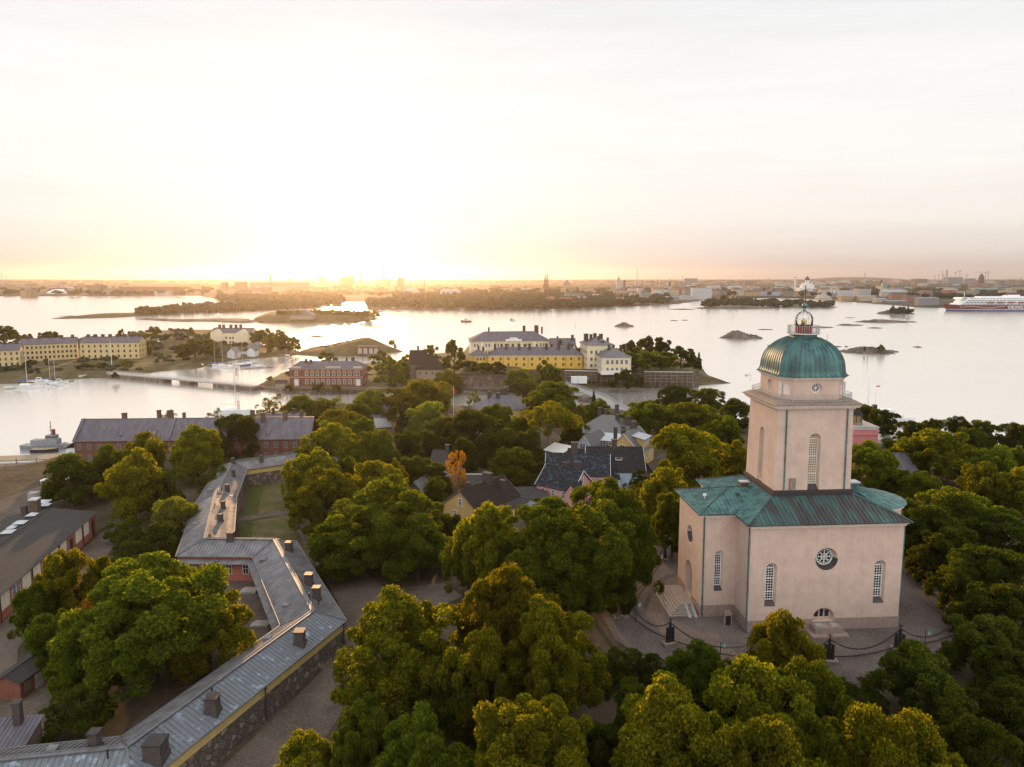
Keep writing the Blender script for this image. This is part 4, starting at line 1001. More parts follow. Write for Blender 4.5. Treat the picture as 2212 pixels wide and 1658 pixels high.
# last stretch runs off to the left
left.append(v2((-61.0, 71.0))); right.append(v2((-60.5, 61.5)))
left[7] = v2((-44.2, 74.0)); right[7] = v2((-38.2, 65.2))
ridge = [(a + b_) / 2 for a, b_ in zip(left, right)]
cap_ = thing('long_range', 'long low angled building with seamed grey metal roof and yellow outer wall', 'building', (-30, 110, ZG_))
OFF = Vector((-30, 110, ZG_))
def L3(p, z): return (p.x - OFF.x, p.y - OFF.y, z - OFF.z)
rof = {'zinc_roof': MB(), 'zinc_flaked': MB()}; wr, wy, ws = MB(), MB(), MB(); rc = MB(); gut = MB()
def push(p, q, r_, d):
    """p moved d metres towards outside (from ridge r_)"""
    v = (p - r_); return p + v.normalized() * d
for i in range(len(left) - 1):
    mt = rof['zinc_flaked'] if i in (6, 7) else rof['zinc_roof']
    mt2 = rof['zinc_roof']
    a, b_ = right[i], right[i + 1]; c, d = ridge[i + 1], ridge[i]; e, f = left[i + 1], left[i]
    mt.slope(L3(a, ZE_), L3(b_, ZE_), L3(c, ZR_), L3(d, ZR_), rib=.62, rw=.06, rh=.09)
    mt2.slope(L3(e, ZE_), L3(f, ZE_), L3(d, ZR_), L3(c, ZR_), rib=.62, rw=.06, rh=.09)
    for s in (-.28, .28):
        n = (c - d).normalized(); n = v2((-n.y, n.x)) * s
        rc.bar(L3(d + n, ZR_ + .10), L3(c + n, ZR_ + .10), .13, .14)
    rc.bar(L3(d, ZR_ + .05), L3(c, ZR_ + .05), .5, .12)
    ins = .45
    wa, wb = push(a, b_, ridge[i], -ins), push(b_, a, ridge[i + 1], -ins)
    if i != 4:
        wy.quad(L3(wa, 7.55), L3(wb, 7.55), L3(wb, 8.95), L3(wa, 8.95))
        wa2, wb2 = push(a, b_, ridge[i], -ins + .35), push(b_, a, ridge[i + 1], -ins + .35)
        ws.quad(L3(wa2, ZG_ - 2), L3(wb2, ZG_ - 2), L3(wb, 7.55), L3(wa, 7.55))
    else:
        wy.quad(L3(wa, ZG_ - 2), L3(wb, ZG_ - 2), L3(wb, 8.95), L3(wa, 8.95))
    we, wf = push(e, f, ridge[i + 1], -ins), push(f, e, ridge[i], -ins)
    wr.quad(L3(we, ZG_ - 2), L3(wf, ZG_ - 2), L3(wf, 8.95), L3(we, 8.95))
    gut.bar(L3(a, ZE_ + .02), L3(b_, ZE_ + .02), .22, .14); gut.bar(L3(e, ZE_ + .02), L3(f, ZE_ + .02), .22, .14)
o = MB()
wr.build('courtyard_wall', 'wall_red', cap_); wy.build('upper_wall', 'yellow_band', cap_); ws.build('rubble_wall', 'rubble', cap_)
ro = rof['zinc_roof'].build('roof', 'zinc_roof', cap_); rof['zinc_flaked'].build('roof', 'zinc_flaked', cap_)['label'] = 'flaking bluish roof slope'
rc.build('ridge_cap', 'roof_grey', cap_); gut.build('gutter', 'roof_grey', cap_)
# lower ledge roof along the courtyard side of the middle stretches
lg = MB()
for i in (4, 5):
    e, f = left[i + 1], left[i]
    o1 = push(e, f, ridge[i + 1], 1.1); o2 = push(f, e, ridge[i], 1.1); e2 = push(e, f, ridge[i + 1], -.4); f2 = push(f, e, ridge[i], -.4)
    lg.slope(L3(o1, 8.0), L3(o2, 8.0), L3(f2, 8.5), L3(e2, 8.5), rib=.62)
lg.build('ledge_roof', 'zinc_roof', cap_)
# lead cappings where the slopes meet
for i in range(1, len(left) - 1):
    vl = MB(); vl.bar(L3(right[i], ZE_ + .1), L3(ridge[i], ZR_ + .1), .16, .1); vl.bar(L3(left[i], ZE_ + .1), L3(ridge[i], ZR_ + .1), .16, .1); vl.build('valley_flashing', 'roof_grey', cap_)
def roofz(p):
    best = 1e9
    for i in range(len(ridge) - 1):
        a, b_ = ridge[i], ridge[i + 1]; t = max(0, min(1, (p - a).dot(b_ - a) / (b_ - a).length_squared)); best = min(best, (p - a - (b_ - a) * t).length)
    return ZR_ - (ZR_ - ZE_) * min(1, best / 4.7)
def on_roof(px, py):
    z = 10
    for _ in range(6):
        p = P(px, py, z); z = roofz(v2(p))
    return p
for px, py, w, h in (X4(632, 570) + (.7, 1.7), X4(580, 695) + (.75, 1.7), X4(545, 840) + (.75, 1.7), X4(524, 950) + (.8, 1.7), X4(610, 1112) + (1.2, 1.8), X4(1098, 1195) + (1.1, 1.8), X4(1265, 1480) + (1.15, 2.0), X4(1330, 1600) + (1.05, 2.1), X6(525, 615) + (1.3, 1.9), X5(1785, 1185) + (1.35, 1.9), X5(1310, 1565) + (1.9, 1.9), X5(800, 1490) + (1.0, 1.9), X4(865, 432) + (.7, 1.3), X4(626, 460) + (.8, 1.5)):
    p = on_roof(px, py); ch = MB(); q = p - OFF
    x, y, z = q.x, q.y, q.z; a = w / 2
    ch.box(x - a, x + a, y - a, y + a, z - .6, z + h - .18); ch.box(x - a - .12, x + a + .12, y - a - .12, y + a + .12, z - .6, z + .25); ch.box(x - a - .1, x + a + .1, y - a - .1, y + a + .1, z + h - .18, z + h, 1)
    ch.build('chimney', ['chimney_dark', 'dark_metal'], cap_)
for px, py in (X4(475, 830), X4(532, 690), X4(1268, 1595), X5(905, 1580), X5(1778, 1050), X4(1345, 1650)):
    p = on_roof(px, py) - OFF; ch = MB(); ch.cyl((p.x, p.y, p.z - .2), (p.x, p.y, p.z + .8), .09, n=7); ch.cyl((p.x, p.y, p.z + .8), (p.x, p.y, p.z + .9), .15, n=7); ch.build('vent_pipe', 'iron_black', cap_)
for px, py in (X4(435, 690), X4(345, 860), X4(315, 975), X4(570, 1205), X4(880, 1275), X6(410, 305), X6(255, 580), X5(440, 1520), X4(510, 560)):
    p = on_roof(px, py) - OFF; ch = MB(); ch.add([(p.x - .5, p.y - .4, p.z - .2), (p.x + .5, p.y - .4, p.z - .2), (p.x + .5, p.y + .4, p.z - .2), (p.x - .5, p.y + .4, p.z - .2), (p.x - .5, p.y - .4, p.z + .28), (p.x + .5, p.y - .4, p.z + .28), (p.x + .55, p.y + .4, p.z + .45), (p.x - .55, p.y + .4, p.z + .45)], [(0, 1, 5, 4), (1, 2, 6, 5), (2, 3, 7, 6), (3, 0, 4, 7), (4, 5, 6, 7)]); ch.build('roof_hatch', 'zinc_roof', cap_)
# downpipes on the outer wall, windows of the red courtyard wall
for i, t in ((6, .48), (6, .02), (3, .15), (3, .5), (2, .3)):
    a = push(right[i].lerp(right[i + 1], t), right[i], ridge[i].lerp(ridge[i + 1], t), .02)
    dp = MB(); dp.cyl(L3(a, 8.95), L3(push(a, a, ridge[i].lerp(ridge[i + 1], t), -.25), ZG_ - .3), .09, n=7); dp.cyl(L3(a, 8.6), L3(a, 9.0), .16, n=7); dp.build('downpipe', 'dark_metal', cap_)
wmm = win_mesh(.95, 1.6, 'white_grey', 'pane_dark')
for i, ts in ((4, (.18, .42, .66, .88)), (5, (.15, .35, .55, .75, .92)), (6, (.1, .3))):
    for t in ts:
        a = push(left[i].lerp(left[i + 1], t), left[i], ridge[i].lerp(ridge[i + 1], t), -.42)
        dd = left[i + 1] - left[i]
        o = bpy.data.objects.new('window', wmm); COL.objects.link(o); o.parent = cap_; o.location = L3(a, 5.7); o.rotation_euler = (0, 0, math.atan2(dd.y, dd.x) + (math.pi if dd.y > 0 else 0))
for t in (.12, .62):   # small wooden entrance porches
    a = push(left[5].lerp(left[6], t), left[5], ridge[5].lerp(ridge[6], t), 1.2); pm = MB(); q = L3(a, 4.3)
    pm.box(q[0] - 1.3, q[0] + 1.3, q[1] - 1.0, q[1] + 1.0, -.3, .35); pm.box(q[0] - 1.7, q[0] - 1.3, q[1] - .8, q[1] + .8, -.3, .18); pm.build('entrance_step', 'concrete', cap_)
kids(cap_)

# ---- dark roofed workshop on the left
t, L = house('workshop', 'long workshop with dark felt roof, skylights and red and white wall', (-83.4, 106.0), (-92.2, 150.5), 18.0, 4.3, 9.0, 10.3, wall='wall_red', roofm='roof_felt', over=.5, rib=0, cat='building')
n = 12
for i in range(n):
    x0 = L * i / n + .35; x1 = L * (i + 1) / n - .35
    if i % 3 != 2: b = MB(); b.box(x0, x1, -.05, -.001, 1.6, 4.5); b.build('wall_panel', 'cream', t)
for i in range(n):
    x0 = L * (i + .5) / n
    if i in (0, 8, 11):
        d = MB(); d.box(x0 - .7, x0 + .7, -.09, -.06, 0, 3.6); d.build('door', 'dark_metal', t)
    else: windows(t, win_mesh(1.1, 2.2, 'white_grey', 'pane_grey'), 'f', [x0 - .75, x0 + .75], [2.0], L, 18); 
for i in (1, 4, 7, 10): d = MB(); d.cyl((L * i / n, -.25, 4.6), (L * i / n, -.2, -.3), .09, n=7); d.build('downpipe', 'iron_black', t)
def work_local(px, py, z=10.0):
    p = P(px, py, z); q = Vector((p.x - t.location.x, p.y - t.location.y)); a = -t.rotation_euler[2]
    return q.x * math.cos(a) - q.y * math.sin(a), q.x * math.sin(a) + q.y * math.cos(a)
X3 = lambda x, y: ((x / 2.211) * .56952, (1850 + y / 2.211) * .56952)
for px, py, s in ((380, 165, 1.0), (270, 250, 1.0), (170, 315, 1.15), (98, 355, .8), (68, 395, 1.15), (365, 130, 1.3)):
    x, y = work_local(*X3(px, py)); b = MB(); z = 5.1 + min(y, 18 - y) * 0.13
    b.box(x - s, x + s, y - s, y + s, z - .6, z + .25, 1); b.add([(x - s, y - s, z + .25), (x + s, y - s, z + .25), (x + s, y + s, z + .25), (x - s, y + s, z + .25), (x, y, z + .75)], [(0, 1, 4), (1, 2, 4), (2, 3, 4), (3, 0, 4)]); b.build('skylight', ['roof_light', 'roof_felt'], t)
x, y = work_local(*X3(298, 200)); chimney(t, x, y, 4.5, 8.6, 1.9, 1.6, 'chimney_brown', 'roof_light')
x, y = work_local(*X3(207, 215)); chimney(t, x, y, 4.5, 7.3, 1.0, 1.0)
# ---- small red sheds, lower left
A = P(*X5(0, 1000), 5.6); 
t, L = house('red_shed', 'small dark red shed with black felt roof and pale door', P(*X5(-60, 935), 6.9)[:2], P(*X5(165, 945), 6.9)[:2], 8.5, 4.3, 6.9, 7.7, roof='gable', axis='y', wall='brick_red', roofm='roof_felt', over=.35, rib=0, cat='shed')
b = MB(); b.box(L + .001, L + .06, 2.6, 4.2, 0, 2.1); b.build('door', 'concrete', t)
b = MB(); b.box(L + .001, L + .05, .7, 1.9, .6, 2.0); b.build('notice_board', 'wood_old', t)
# ---- slate roofed corner building with chimney, bottom left
t, L = house('corner_house', 'slate roofed end of a building with dark chimney at the bottom left corner', P(-40, 1624, 8.0)[:2], P(47, 1617, 8.0)[:2], 4.2, 4.3, 8.0, 9.0, roof='shed', wall='wood_old', roofm='slate_violet', over=.3, rib=.5, cat='building')
chimney(t, L * .52, 3.4, 3.0, 7.4, .8, .8)

# ---- long red brick barracks by the water
A = v2(P(159.6, 952, 11.0)); B = v2(P(668, 946.5, 11.0))
t, L = house('brick_barracks', 'very long dark red brick barracks with violet grey metal roof by the water', A, B, 11.5, 3.5, 11.0, 16.4, wall='brick_dark', roofm='slate_violet', over=.45, rib=.75, cat='building', chim=((.175, .55, 14, 18.2, 1.3, 1.0), (.325, .55, 14, 19.0, 1.0, 1.0), (.37, .6, 14, 18.8, 1.6, 1.2), (.43, .6, 14, 18.0, .8, .8), (.615, .3, 13, 17.5, .8, .9), (.73, .6, 14, 18.6, 1.2, 1), (.785, .4, 14, 18.2, 1.3, 1), (.88, .45, 14, 18.4, 1.2, 1), (.945, .62, 14, 18.2, 1.0, 1), (.725, .02, 9, 14.5, .8, .8)), chimm='chimney_brown')
wm1 = win_mesh(1.0, 1.7, 'wood_pale', 'pane_grey')
windows(t, wm1, 'f', [L * (i + .5) / 24 for i in range(24)], [1.2, 4.6], L, 11.5)
for x in (.55, ):
    d = MB(); x0 = L * x
    d.add([(x0 - 4.2, -.6, -1), (x0 + 4.2, -.6, -1), (x0 + 4.2, -.6, 7.6), (x0, -.6, 10.0), (x0 - 4.2, -.6, 7.6), (x0 - 4.2, 3, 7.6), (x0, 5, 10.0), (x0 + 4.2, 3, 7.6), (x0 - 4.2, 0, -1), (x0 + 4.2, 0, -1)], [(0, 1, 2, 3, 4), (0, 4, 5, 8), (1, 9, 7, 2), (4, 3, 6, 5), (3, 2, 7, 6)])
    d.build('gable_front', 'brick_dark', t)
    d = MB(); d.slope((x0 - 4.6, -1.0, 7.45), (x0 - 4.6, 3.6, 7.45), (x0, 5.6, 10.2), (x0, -1.0, 10.2), rib=.7); d.slope((x0 + 4.6, 3.6, 7.45), (x0 + 4.6, -1.0, 7.45), (x0, -1.0, 10.2), (x0, 5.6, 10.2), rib=.7); d.build('gable_roof', 'slate_violet', t)
for x in (.33, .47, .82, .19):
    d = MB(); x0 = L * x; d.cyl((x0, 1.3, 8.5), (x0, 1.9, 9.5), .7, n=10); d.build('roof_hatch', 'roof_grey', t)
for x in (.0, .395, .71):
    d = MB(); d.bar((L * x + .5, -.3, 7.7), (L * x + .5, 5.7, 13.2), .3, .3); d.build('fire_wall_coping', 'roof_grey', t)
d = MB(); d.box(-3.6, -.01, 1.5, 9, -1.5, 4.6); d.build('annexe', 'wall_white', t)
d = MB(); d.slope((-4.1, 9.4, 4.5), (-4.1, 1.1, 4.5), (.02, 1.1, 7.2), (.02, 9.4, 7.2), rib=.7); d.build('annexe_roof', 'slate_violet', t)
t, L = house('brick_shed', 'violet roofed brick shed behind the long barracks by the water', (-87, 236), (-72, 238), 9, 3.5, 9.0, 13.5, wall='brick_dark', roofm='slate_violet', rib=.75, cat='building', chim=((.3, .5, 11, 15.5), (.75, .5, 11, 15.2)))

# ---- village houses in the middle
def vh(name, label, a, b_, D, zg, ze, zr, **k):
    return house(name, label, P(*a, ze)[:2], P(*b_, ze)[:2], D, zg, ze, zr, **k)
gv = 5.0
WSm = win_mesh(.9, 1.5, 'white_paint', 'pane_grey', True, .12)
t, L = vh('yellow_house', 'ochre yellow house with dark brown roof and small white gable windows', X7(400, 1012), X7(690, 1088), 15.5, gv, 8.6, 12.4, axis='y', wall='yellow_ochre', roofm='roof_brown', trim='wood_old', rib=.7, chim=((.52, .62, 11, 14.6, 2.2, 1.3), (.42, .25, 11, 13.4, .8, .8), (.75, .8, 9.5, 12.6, 1.3, .9)))
windows(t, WSm, 'f', [L * .5], [4.0], L, 15); windows(t, WSm, 'f', [L * .35], [1.0], L, 15); windows(t, WSm, 'b', [3, 7, 11], [1.2], L, 15)
d = MB(); d.slope((L + 3.2, 9, 2.6), (L + 3.2, 15.4, 2.6), (L - .02, 15.4, 3.3), (L - .02, 9, 3.3), rib=.6); d.build('porch_roof', 'roof_felt', t)
for y in (9.3, 15.1): d = MB(); d.box(L + 2.9, L + 3.05, y, y + .15, -.3, 2.6); d.build('porch_post', 'white_paint', t)
t, L = vh('pink_house', 'pink wooden house with patchy dark roof and small front gables', X7(1185, 852), X7(1480, 915), 9.5, gv, 8.6, 12.6, wall='wall_pink', roofm='roof_blue', trim='white_grey', rib=.5, chim=((.78, .62, 10.5, 14.4, 1.5, 1.3), (.42, .72, 10.5, 13.4, 1.2, 1.0)))
windows(t, WSm, 'b', [4.75], [4.3], L, 9.5); windows(t, WSm, 'b', [2.6, 6.9], [1.2], L, 9.5); windows(t, WSm, 'f', [2, 5, 8], [1.3], L, 9.5)
d = MB(); d.add([(L - 1.3, -.9, -1), (L + 1.9, -.9, -1), (L + 1.9, -.9, 3.4), (L + .3, -.9, 5.6), (L - 1.3, -.9, 3.4), (L - 1.3, .3, 3.4), (L + .3, 3, 5.6), (L + 1.9, 1, 3.4)], [(0, 1, 2, 3, 4), (4, 3, 6, 5), (3, 2, 7, 6)]); d.build('gable_front', 'wall_pink', t)
d = MB(); d.slope((L - 1.7, -1.2, 3.1), (L - 1.7, 1.2, 3.1), (L + .3, 3.6, 5.8), (L + .3, -1.2, 5.8), rib=.5); d.slope((L + 2.3, 2.4, 3.1), (L + 2.3, -1.2, 3.1), (L + .3, -1.2, 5.8), (L + .3, 3.6, 5.8), rib=.5); d.build('gable_roof', 'roof_blue', t)
t, L = vh('pink_house', 'pink gabled house with mottled blue black roof and veranda behind', X7(1265, 770), X7(1790, 785), 10.0, gv, 8.8, 13.2, wall='wall_pink', roofm='roof_blue', trim='white_grey', rib=.5, chim=((.44, .5, 11, 16.4, 1.8, 1.5),))
windows(t, WSm, 'b', [5], [4.7], L, 10); windows(t, WSm, 'f', [L - 2, L - 4.5], [1.3], L, 10)
d = MB(); d.slope((L + 3.0, -.6, 2.9), (L + 3.0, 10.6, 2.9), (L - .02, 10.6, 3.7), (L - .02, -.6, 3.7), rib=.6); d.build('veranda_roof', 'roof_black', t)
for y in (0, 2.6, 5.2, 7.8, 10): d = MB(); d.box(L + 2.7, L + 2.85, y, y + .15, -.5, 2.9); d.build('veranda_post', 'white_paint', t)
t, L = vh('blue_house', 'pale blue wooden house under a long black roof with skylights', X7(1620, 748), X7(2088, 750), 12.0, gv, 8.8, 14.0, wall='wall_blue', roofm='roof_black', trim='white_grey', rib=.6, chim=((.5, .5, 12, 16.2, 1.4, 1.1),))
windows(t, WSm, 'b', [6], [4.9], L, 12); windows(t, WSm, 'b', [2, 5, 8, 10.5], [1.3], L, 12)
for x in (.22, .56):
    d = MB(); x0 = L * x; d.box(x0 - .9, x0 + .9, 2.6, 4.4, 5.6, 7.1); d.box(x0 - .75, x0 + .75, 2.56, 2.6, 6.4, 6.95, 1); d.box(x0 - 1.1, x0 + 1.1, 2.4, 4.5, 7.1, 7.22, 2); d.build('dormer', ['white_paint', 'pane_grey', 'roof_black'], t)
d = MB(); d.slope((L + 2.8, -.6, 2.9), (L + 2.8, 12.6, 2.9), (L - .02, 12.6, 4.0), (L - .02, -.6, 4.0), rib=.6); d.build('veranda_roof', 'roof_black', t)
for y in (0, 3, 6, 9, 12): d = MB(); d.box(L + 2.5, L + 2.65, y, y + .15, -.5, 2.9); d.build('veranda_post', 'white_paint', t)
t, L = vh('dark_wing', 'black roofed wing between the pink and the blue houses', X7(1440, 690), X7(1640, 700), 9.0, gv, 8.6, 12.0, wall='wall_white', roofm='roof_black', rib=.6, cat='house')
t, L = vh('ochre_house', 'warm yellow gabled house with broad flat dormer and grey roof', X8(362, 466), X8(640, 502), 12.5, gv, 9.2, 14.2, axis='y', wall='yellow_ochre', roofm='roof_grey', trim='white_grey', rib=.6, chim=((.35, .25, 12, 16.0, 1.1, 1.0), (.42, .1, 12, 15.2, 1, 1), (.45, .75, 12, 16.4, 1.6, 1.3), (.05, .35, 9, 15, .9, .9)))
windows(t, win_mesh(1.6, 1.5, 'white_paint', 'pane_grey', True, .12), 'f', [L * .45], [4.3], L, 12.5); windows(t, WSm, 'b', [1.5, 4, 6.5, 9, 11.5], [1.2], L, 12.5)
d = MB(); d.box(L * .62, L * .97, 3.5, 9.0, 4.0, 7.5); d.build('dormer_wall', 'yellow_ochre', t)
d = MB(); d.slope((L * .52, 9.5, 8.4), (L * .52, 3.0, 8.4), (L * 1.04, 3.0, 7.5), (L * 1.04, 9.5, 7.5), rib=.7); d.build('dormer_roof', 'roof_light', t)
windows(t, win_mesh(.7, 1.1, 'white_paint', 'pane_grey'), 'b', [4.4, 5.6, 6.8, 8.0], [5.9], L * .97, 12.5)
t, L = vh('flat_house', 'low house with bright sheet metal roof beside the ochre house', X8(215, 388), X8(470, 408), 6.5, gv, 9.0, 9.9, roof='shed', wall='wood_old', roofm='roof_light', rib=.55)
windows(t, win_mesh(1.8, 1.6, 'white_paint', 'pane_grey'), 'f', [L * .3, L * .6], [1.8], L, 6)
t, L = vh('white_house', 'small whitish blue gabled house left of the bright flat roof', X8(95, 432), X8(212, 448), 12.0, gv, 8.6, 11.6, axis='y', wall='wall_blue', roofm='roof_grey', trim='white_grey', rib=.6)
windows(t, win_mesh(1.7, 1.5, 'white_paint', 'pane_grey'), 'f', [L * .38], [2.6], L, 12)
t, L = house('grey_house', 'big grey hipped house with many chimneys by the bridge road', P(1241, 934, 8.5)[:2], P(1352, 944, 8.5)[:2], 20, gv, 8.5, 13.2, roof='hip', wall='wall_white', roofm='roof_grey', rib=.6, hipx=7, chim=((.3, .6, 11, 15.4, 1.3, 1.0), (.42, .6, 11, 15.0, 1.2, 1.0), (.6, .75, 11, 16.2, 1.2, 1.0), (.72, .4, 11, 14.2, 1.2, 1.0), (.95, .35, 9.5, 14.0, 1.2, 1.0)))
for x in (.62, .8, .95): d = MB(); x0 = L * x; d.cyl((x0, 8.4, 4.6), (x0, 5.0, 5.2), 1.0, n=12); d.build('dormer', 'roof_grey', t)
t, L = house('shingled_house', 'yellow walled house with violet brown roof and four chimneys near the strait', P(1046, 892, 8.6)[:2], P(1141, 884, 8.6)[:2], 15, gv, 8.6, 13.4, roof='hip', wall='yellow_ochre', roofm='slate_violet', rib=0, hipx=6, chim=((.28, .5, 12, 15.6, 1.4, 1.2), (.45, .42, 11, 15.0, 1.3, 1.1), (.62, .6, 12, 16.2, 1.3, 1.1), (.72, .7, 12, 16.2, 1.2, 1.1)))
t, L = vh('blue_shed', 'shed with ribbed blue grey roof among the trees', X7(100, 902), X7(222, 915), 13.0, gv, 7.6, 9.6, axis='y', wall='wood_old', roofm='roof_grey', rib=.7, cat='shed')
t, L = vh('flat_store', 'dark flat roofed outbuilding behind the ochre yellow house', X7(540, 870), X7(840, 872), 9.0, gv, 7.4, 7.6, roof='shed', wall='wood_old', roofm='roof_felt', rib=0, cat='shed')
b = MB(); b.box(-.5, L + .5, 9.3, 9.6, 2.2, 2.9); b.build('parapet', 'white_grey', t)
t, L = vh('flat_store', 'dark flat roofed outbuilding between the yellow and pink houses', X7(1000, 985), X7(1290, 975), 8.5, gv, 7.0, 7.3, roof='shed', wall='wall_blue', roofm='roof_felt', rib=0, cat='shed')
t, L = house('white_cottage', 'white gabled cottage with weathered roof behind the round trees', P(744, 975, 8.4)[:2], P(772, 968, 8.4)[:2], 9, gv, 8.4, 11.8, axis='y', wall='wall_white', roofm='roof_felt', rib=0, chim=((.55, .8, 11, 13.4),))
t, L = house('blue_roof_house', 'house with ribbed violet blue roof above the left tree belt', P(800, 901, 8.6)[:2], P(846, 898, 8.6)[:2], 9, gv, 8.6, 12.0, wall='wall_white', roofm='slate_violet', rib=.7)
t, L = house('grey_cottage', 'cottage with dark ribbed roof half hidden behind the orange birch', P(*X7(290, 690), 8.2)[:2], P(*X7(520, 700), 8.2)[:2], 9, gv, 8.2, 11.2, wall='wall_white', roofm='roof_felt', rib=.7, chim=((.5, .5, 10, 13, 1.2, 1.0),))
t, L = house('rose_cottage', 'cottage with rosy gable and tall chimney among the dark trees', P(*X7(300, 490), 8.0)[:2], P(*X7(370, 488), 8.0)[:2], 7, gv, 8.0, 10.5, axis='y', wall='wall_pink', roofm='roof_felt', rib=0, chim=((.1, .3, 8, 13.0),))
t, L = house('awning', 'bright white awning roof showing under the yellow maple', P(*X7(1250, 570), 8.0)[:2], P(*X7(1390, 600), 8.0)[:2], 5, gv, 8.0, 9.2, roof='shed', wall='wood_old', roofm='white_paint', rib=0, cat='shed')
t, L = house('slate_house', 'dark slate roofed house right of the church tower among trees', P(1905, 1024, 8.0)[:2], P(1985, 1022, 8.0)[:2], 12, 6.0, 8.0, 12.0, roof='gable', wall='wood_old', roofm='slate_violet', rib=.55, chim=((.28, .55, 10, 14.2, 1.4, 1.3), (.05, .7, 10, 14, 1.2, 1.1)))
# ---- rose red harbour gate tower with the small lantern
p = P(1845, 925, 14.5); q = P(1897, 925, 14.5)
t, L = house('gate_tower', 'rose red square gatehouse with a glazed lantern on its roof', p[:2], q[:2], 9.0, 4.0, 14.5, 14.9, roof='flat', wall='wall_rose', roofm='concrete', over=.35, rib=0, cat='tower', trim='wall_white')
b = MB(); b.box(-.25, L + .25, -.25, 9.25, 8.2, 8.7); b.build('string_course', 'wall_rose', t)
b = MB(); cx = L * .33; b.lathe([(1.9, 10.8), (1.9, 11.6)], (cx, 4), 8); b.build('lantern_base', 'stone_brown', t)
b = MB(); b.lathe([(1.6, 11.6), (1.6, 14.0)], (cx, 4), 8); o = b.build('lantern_glass', 'pane_warm', t)
b = MB()
for i in range(8): a = 2 * math.pi * (i + .5) / 8; b.bar((cx + 1.62 * math.cos(a), 4 + 1.62 * math.sin(a), 11.6), (cx + 1.62 * math.cos(a), 4 + 1.62 * math.sin(a), 14.0), .12)
b.build('glazing_bars', 'iron_black', t)
b = MB(); b.lathe([(2.0, 13.95), (1.3, 14.9), (.6, 15.6), (.35, 16.2), (.4, 16.5), (.1, 16.8)], (cx, 4), 8); b.build('lantern_roof', 'roof_black', t)
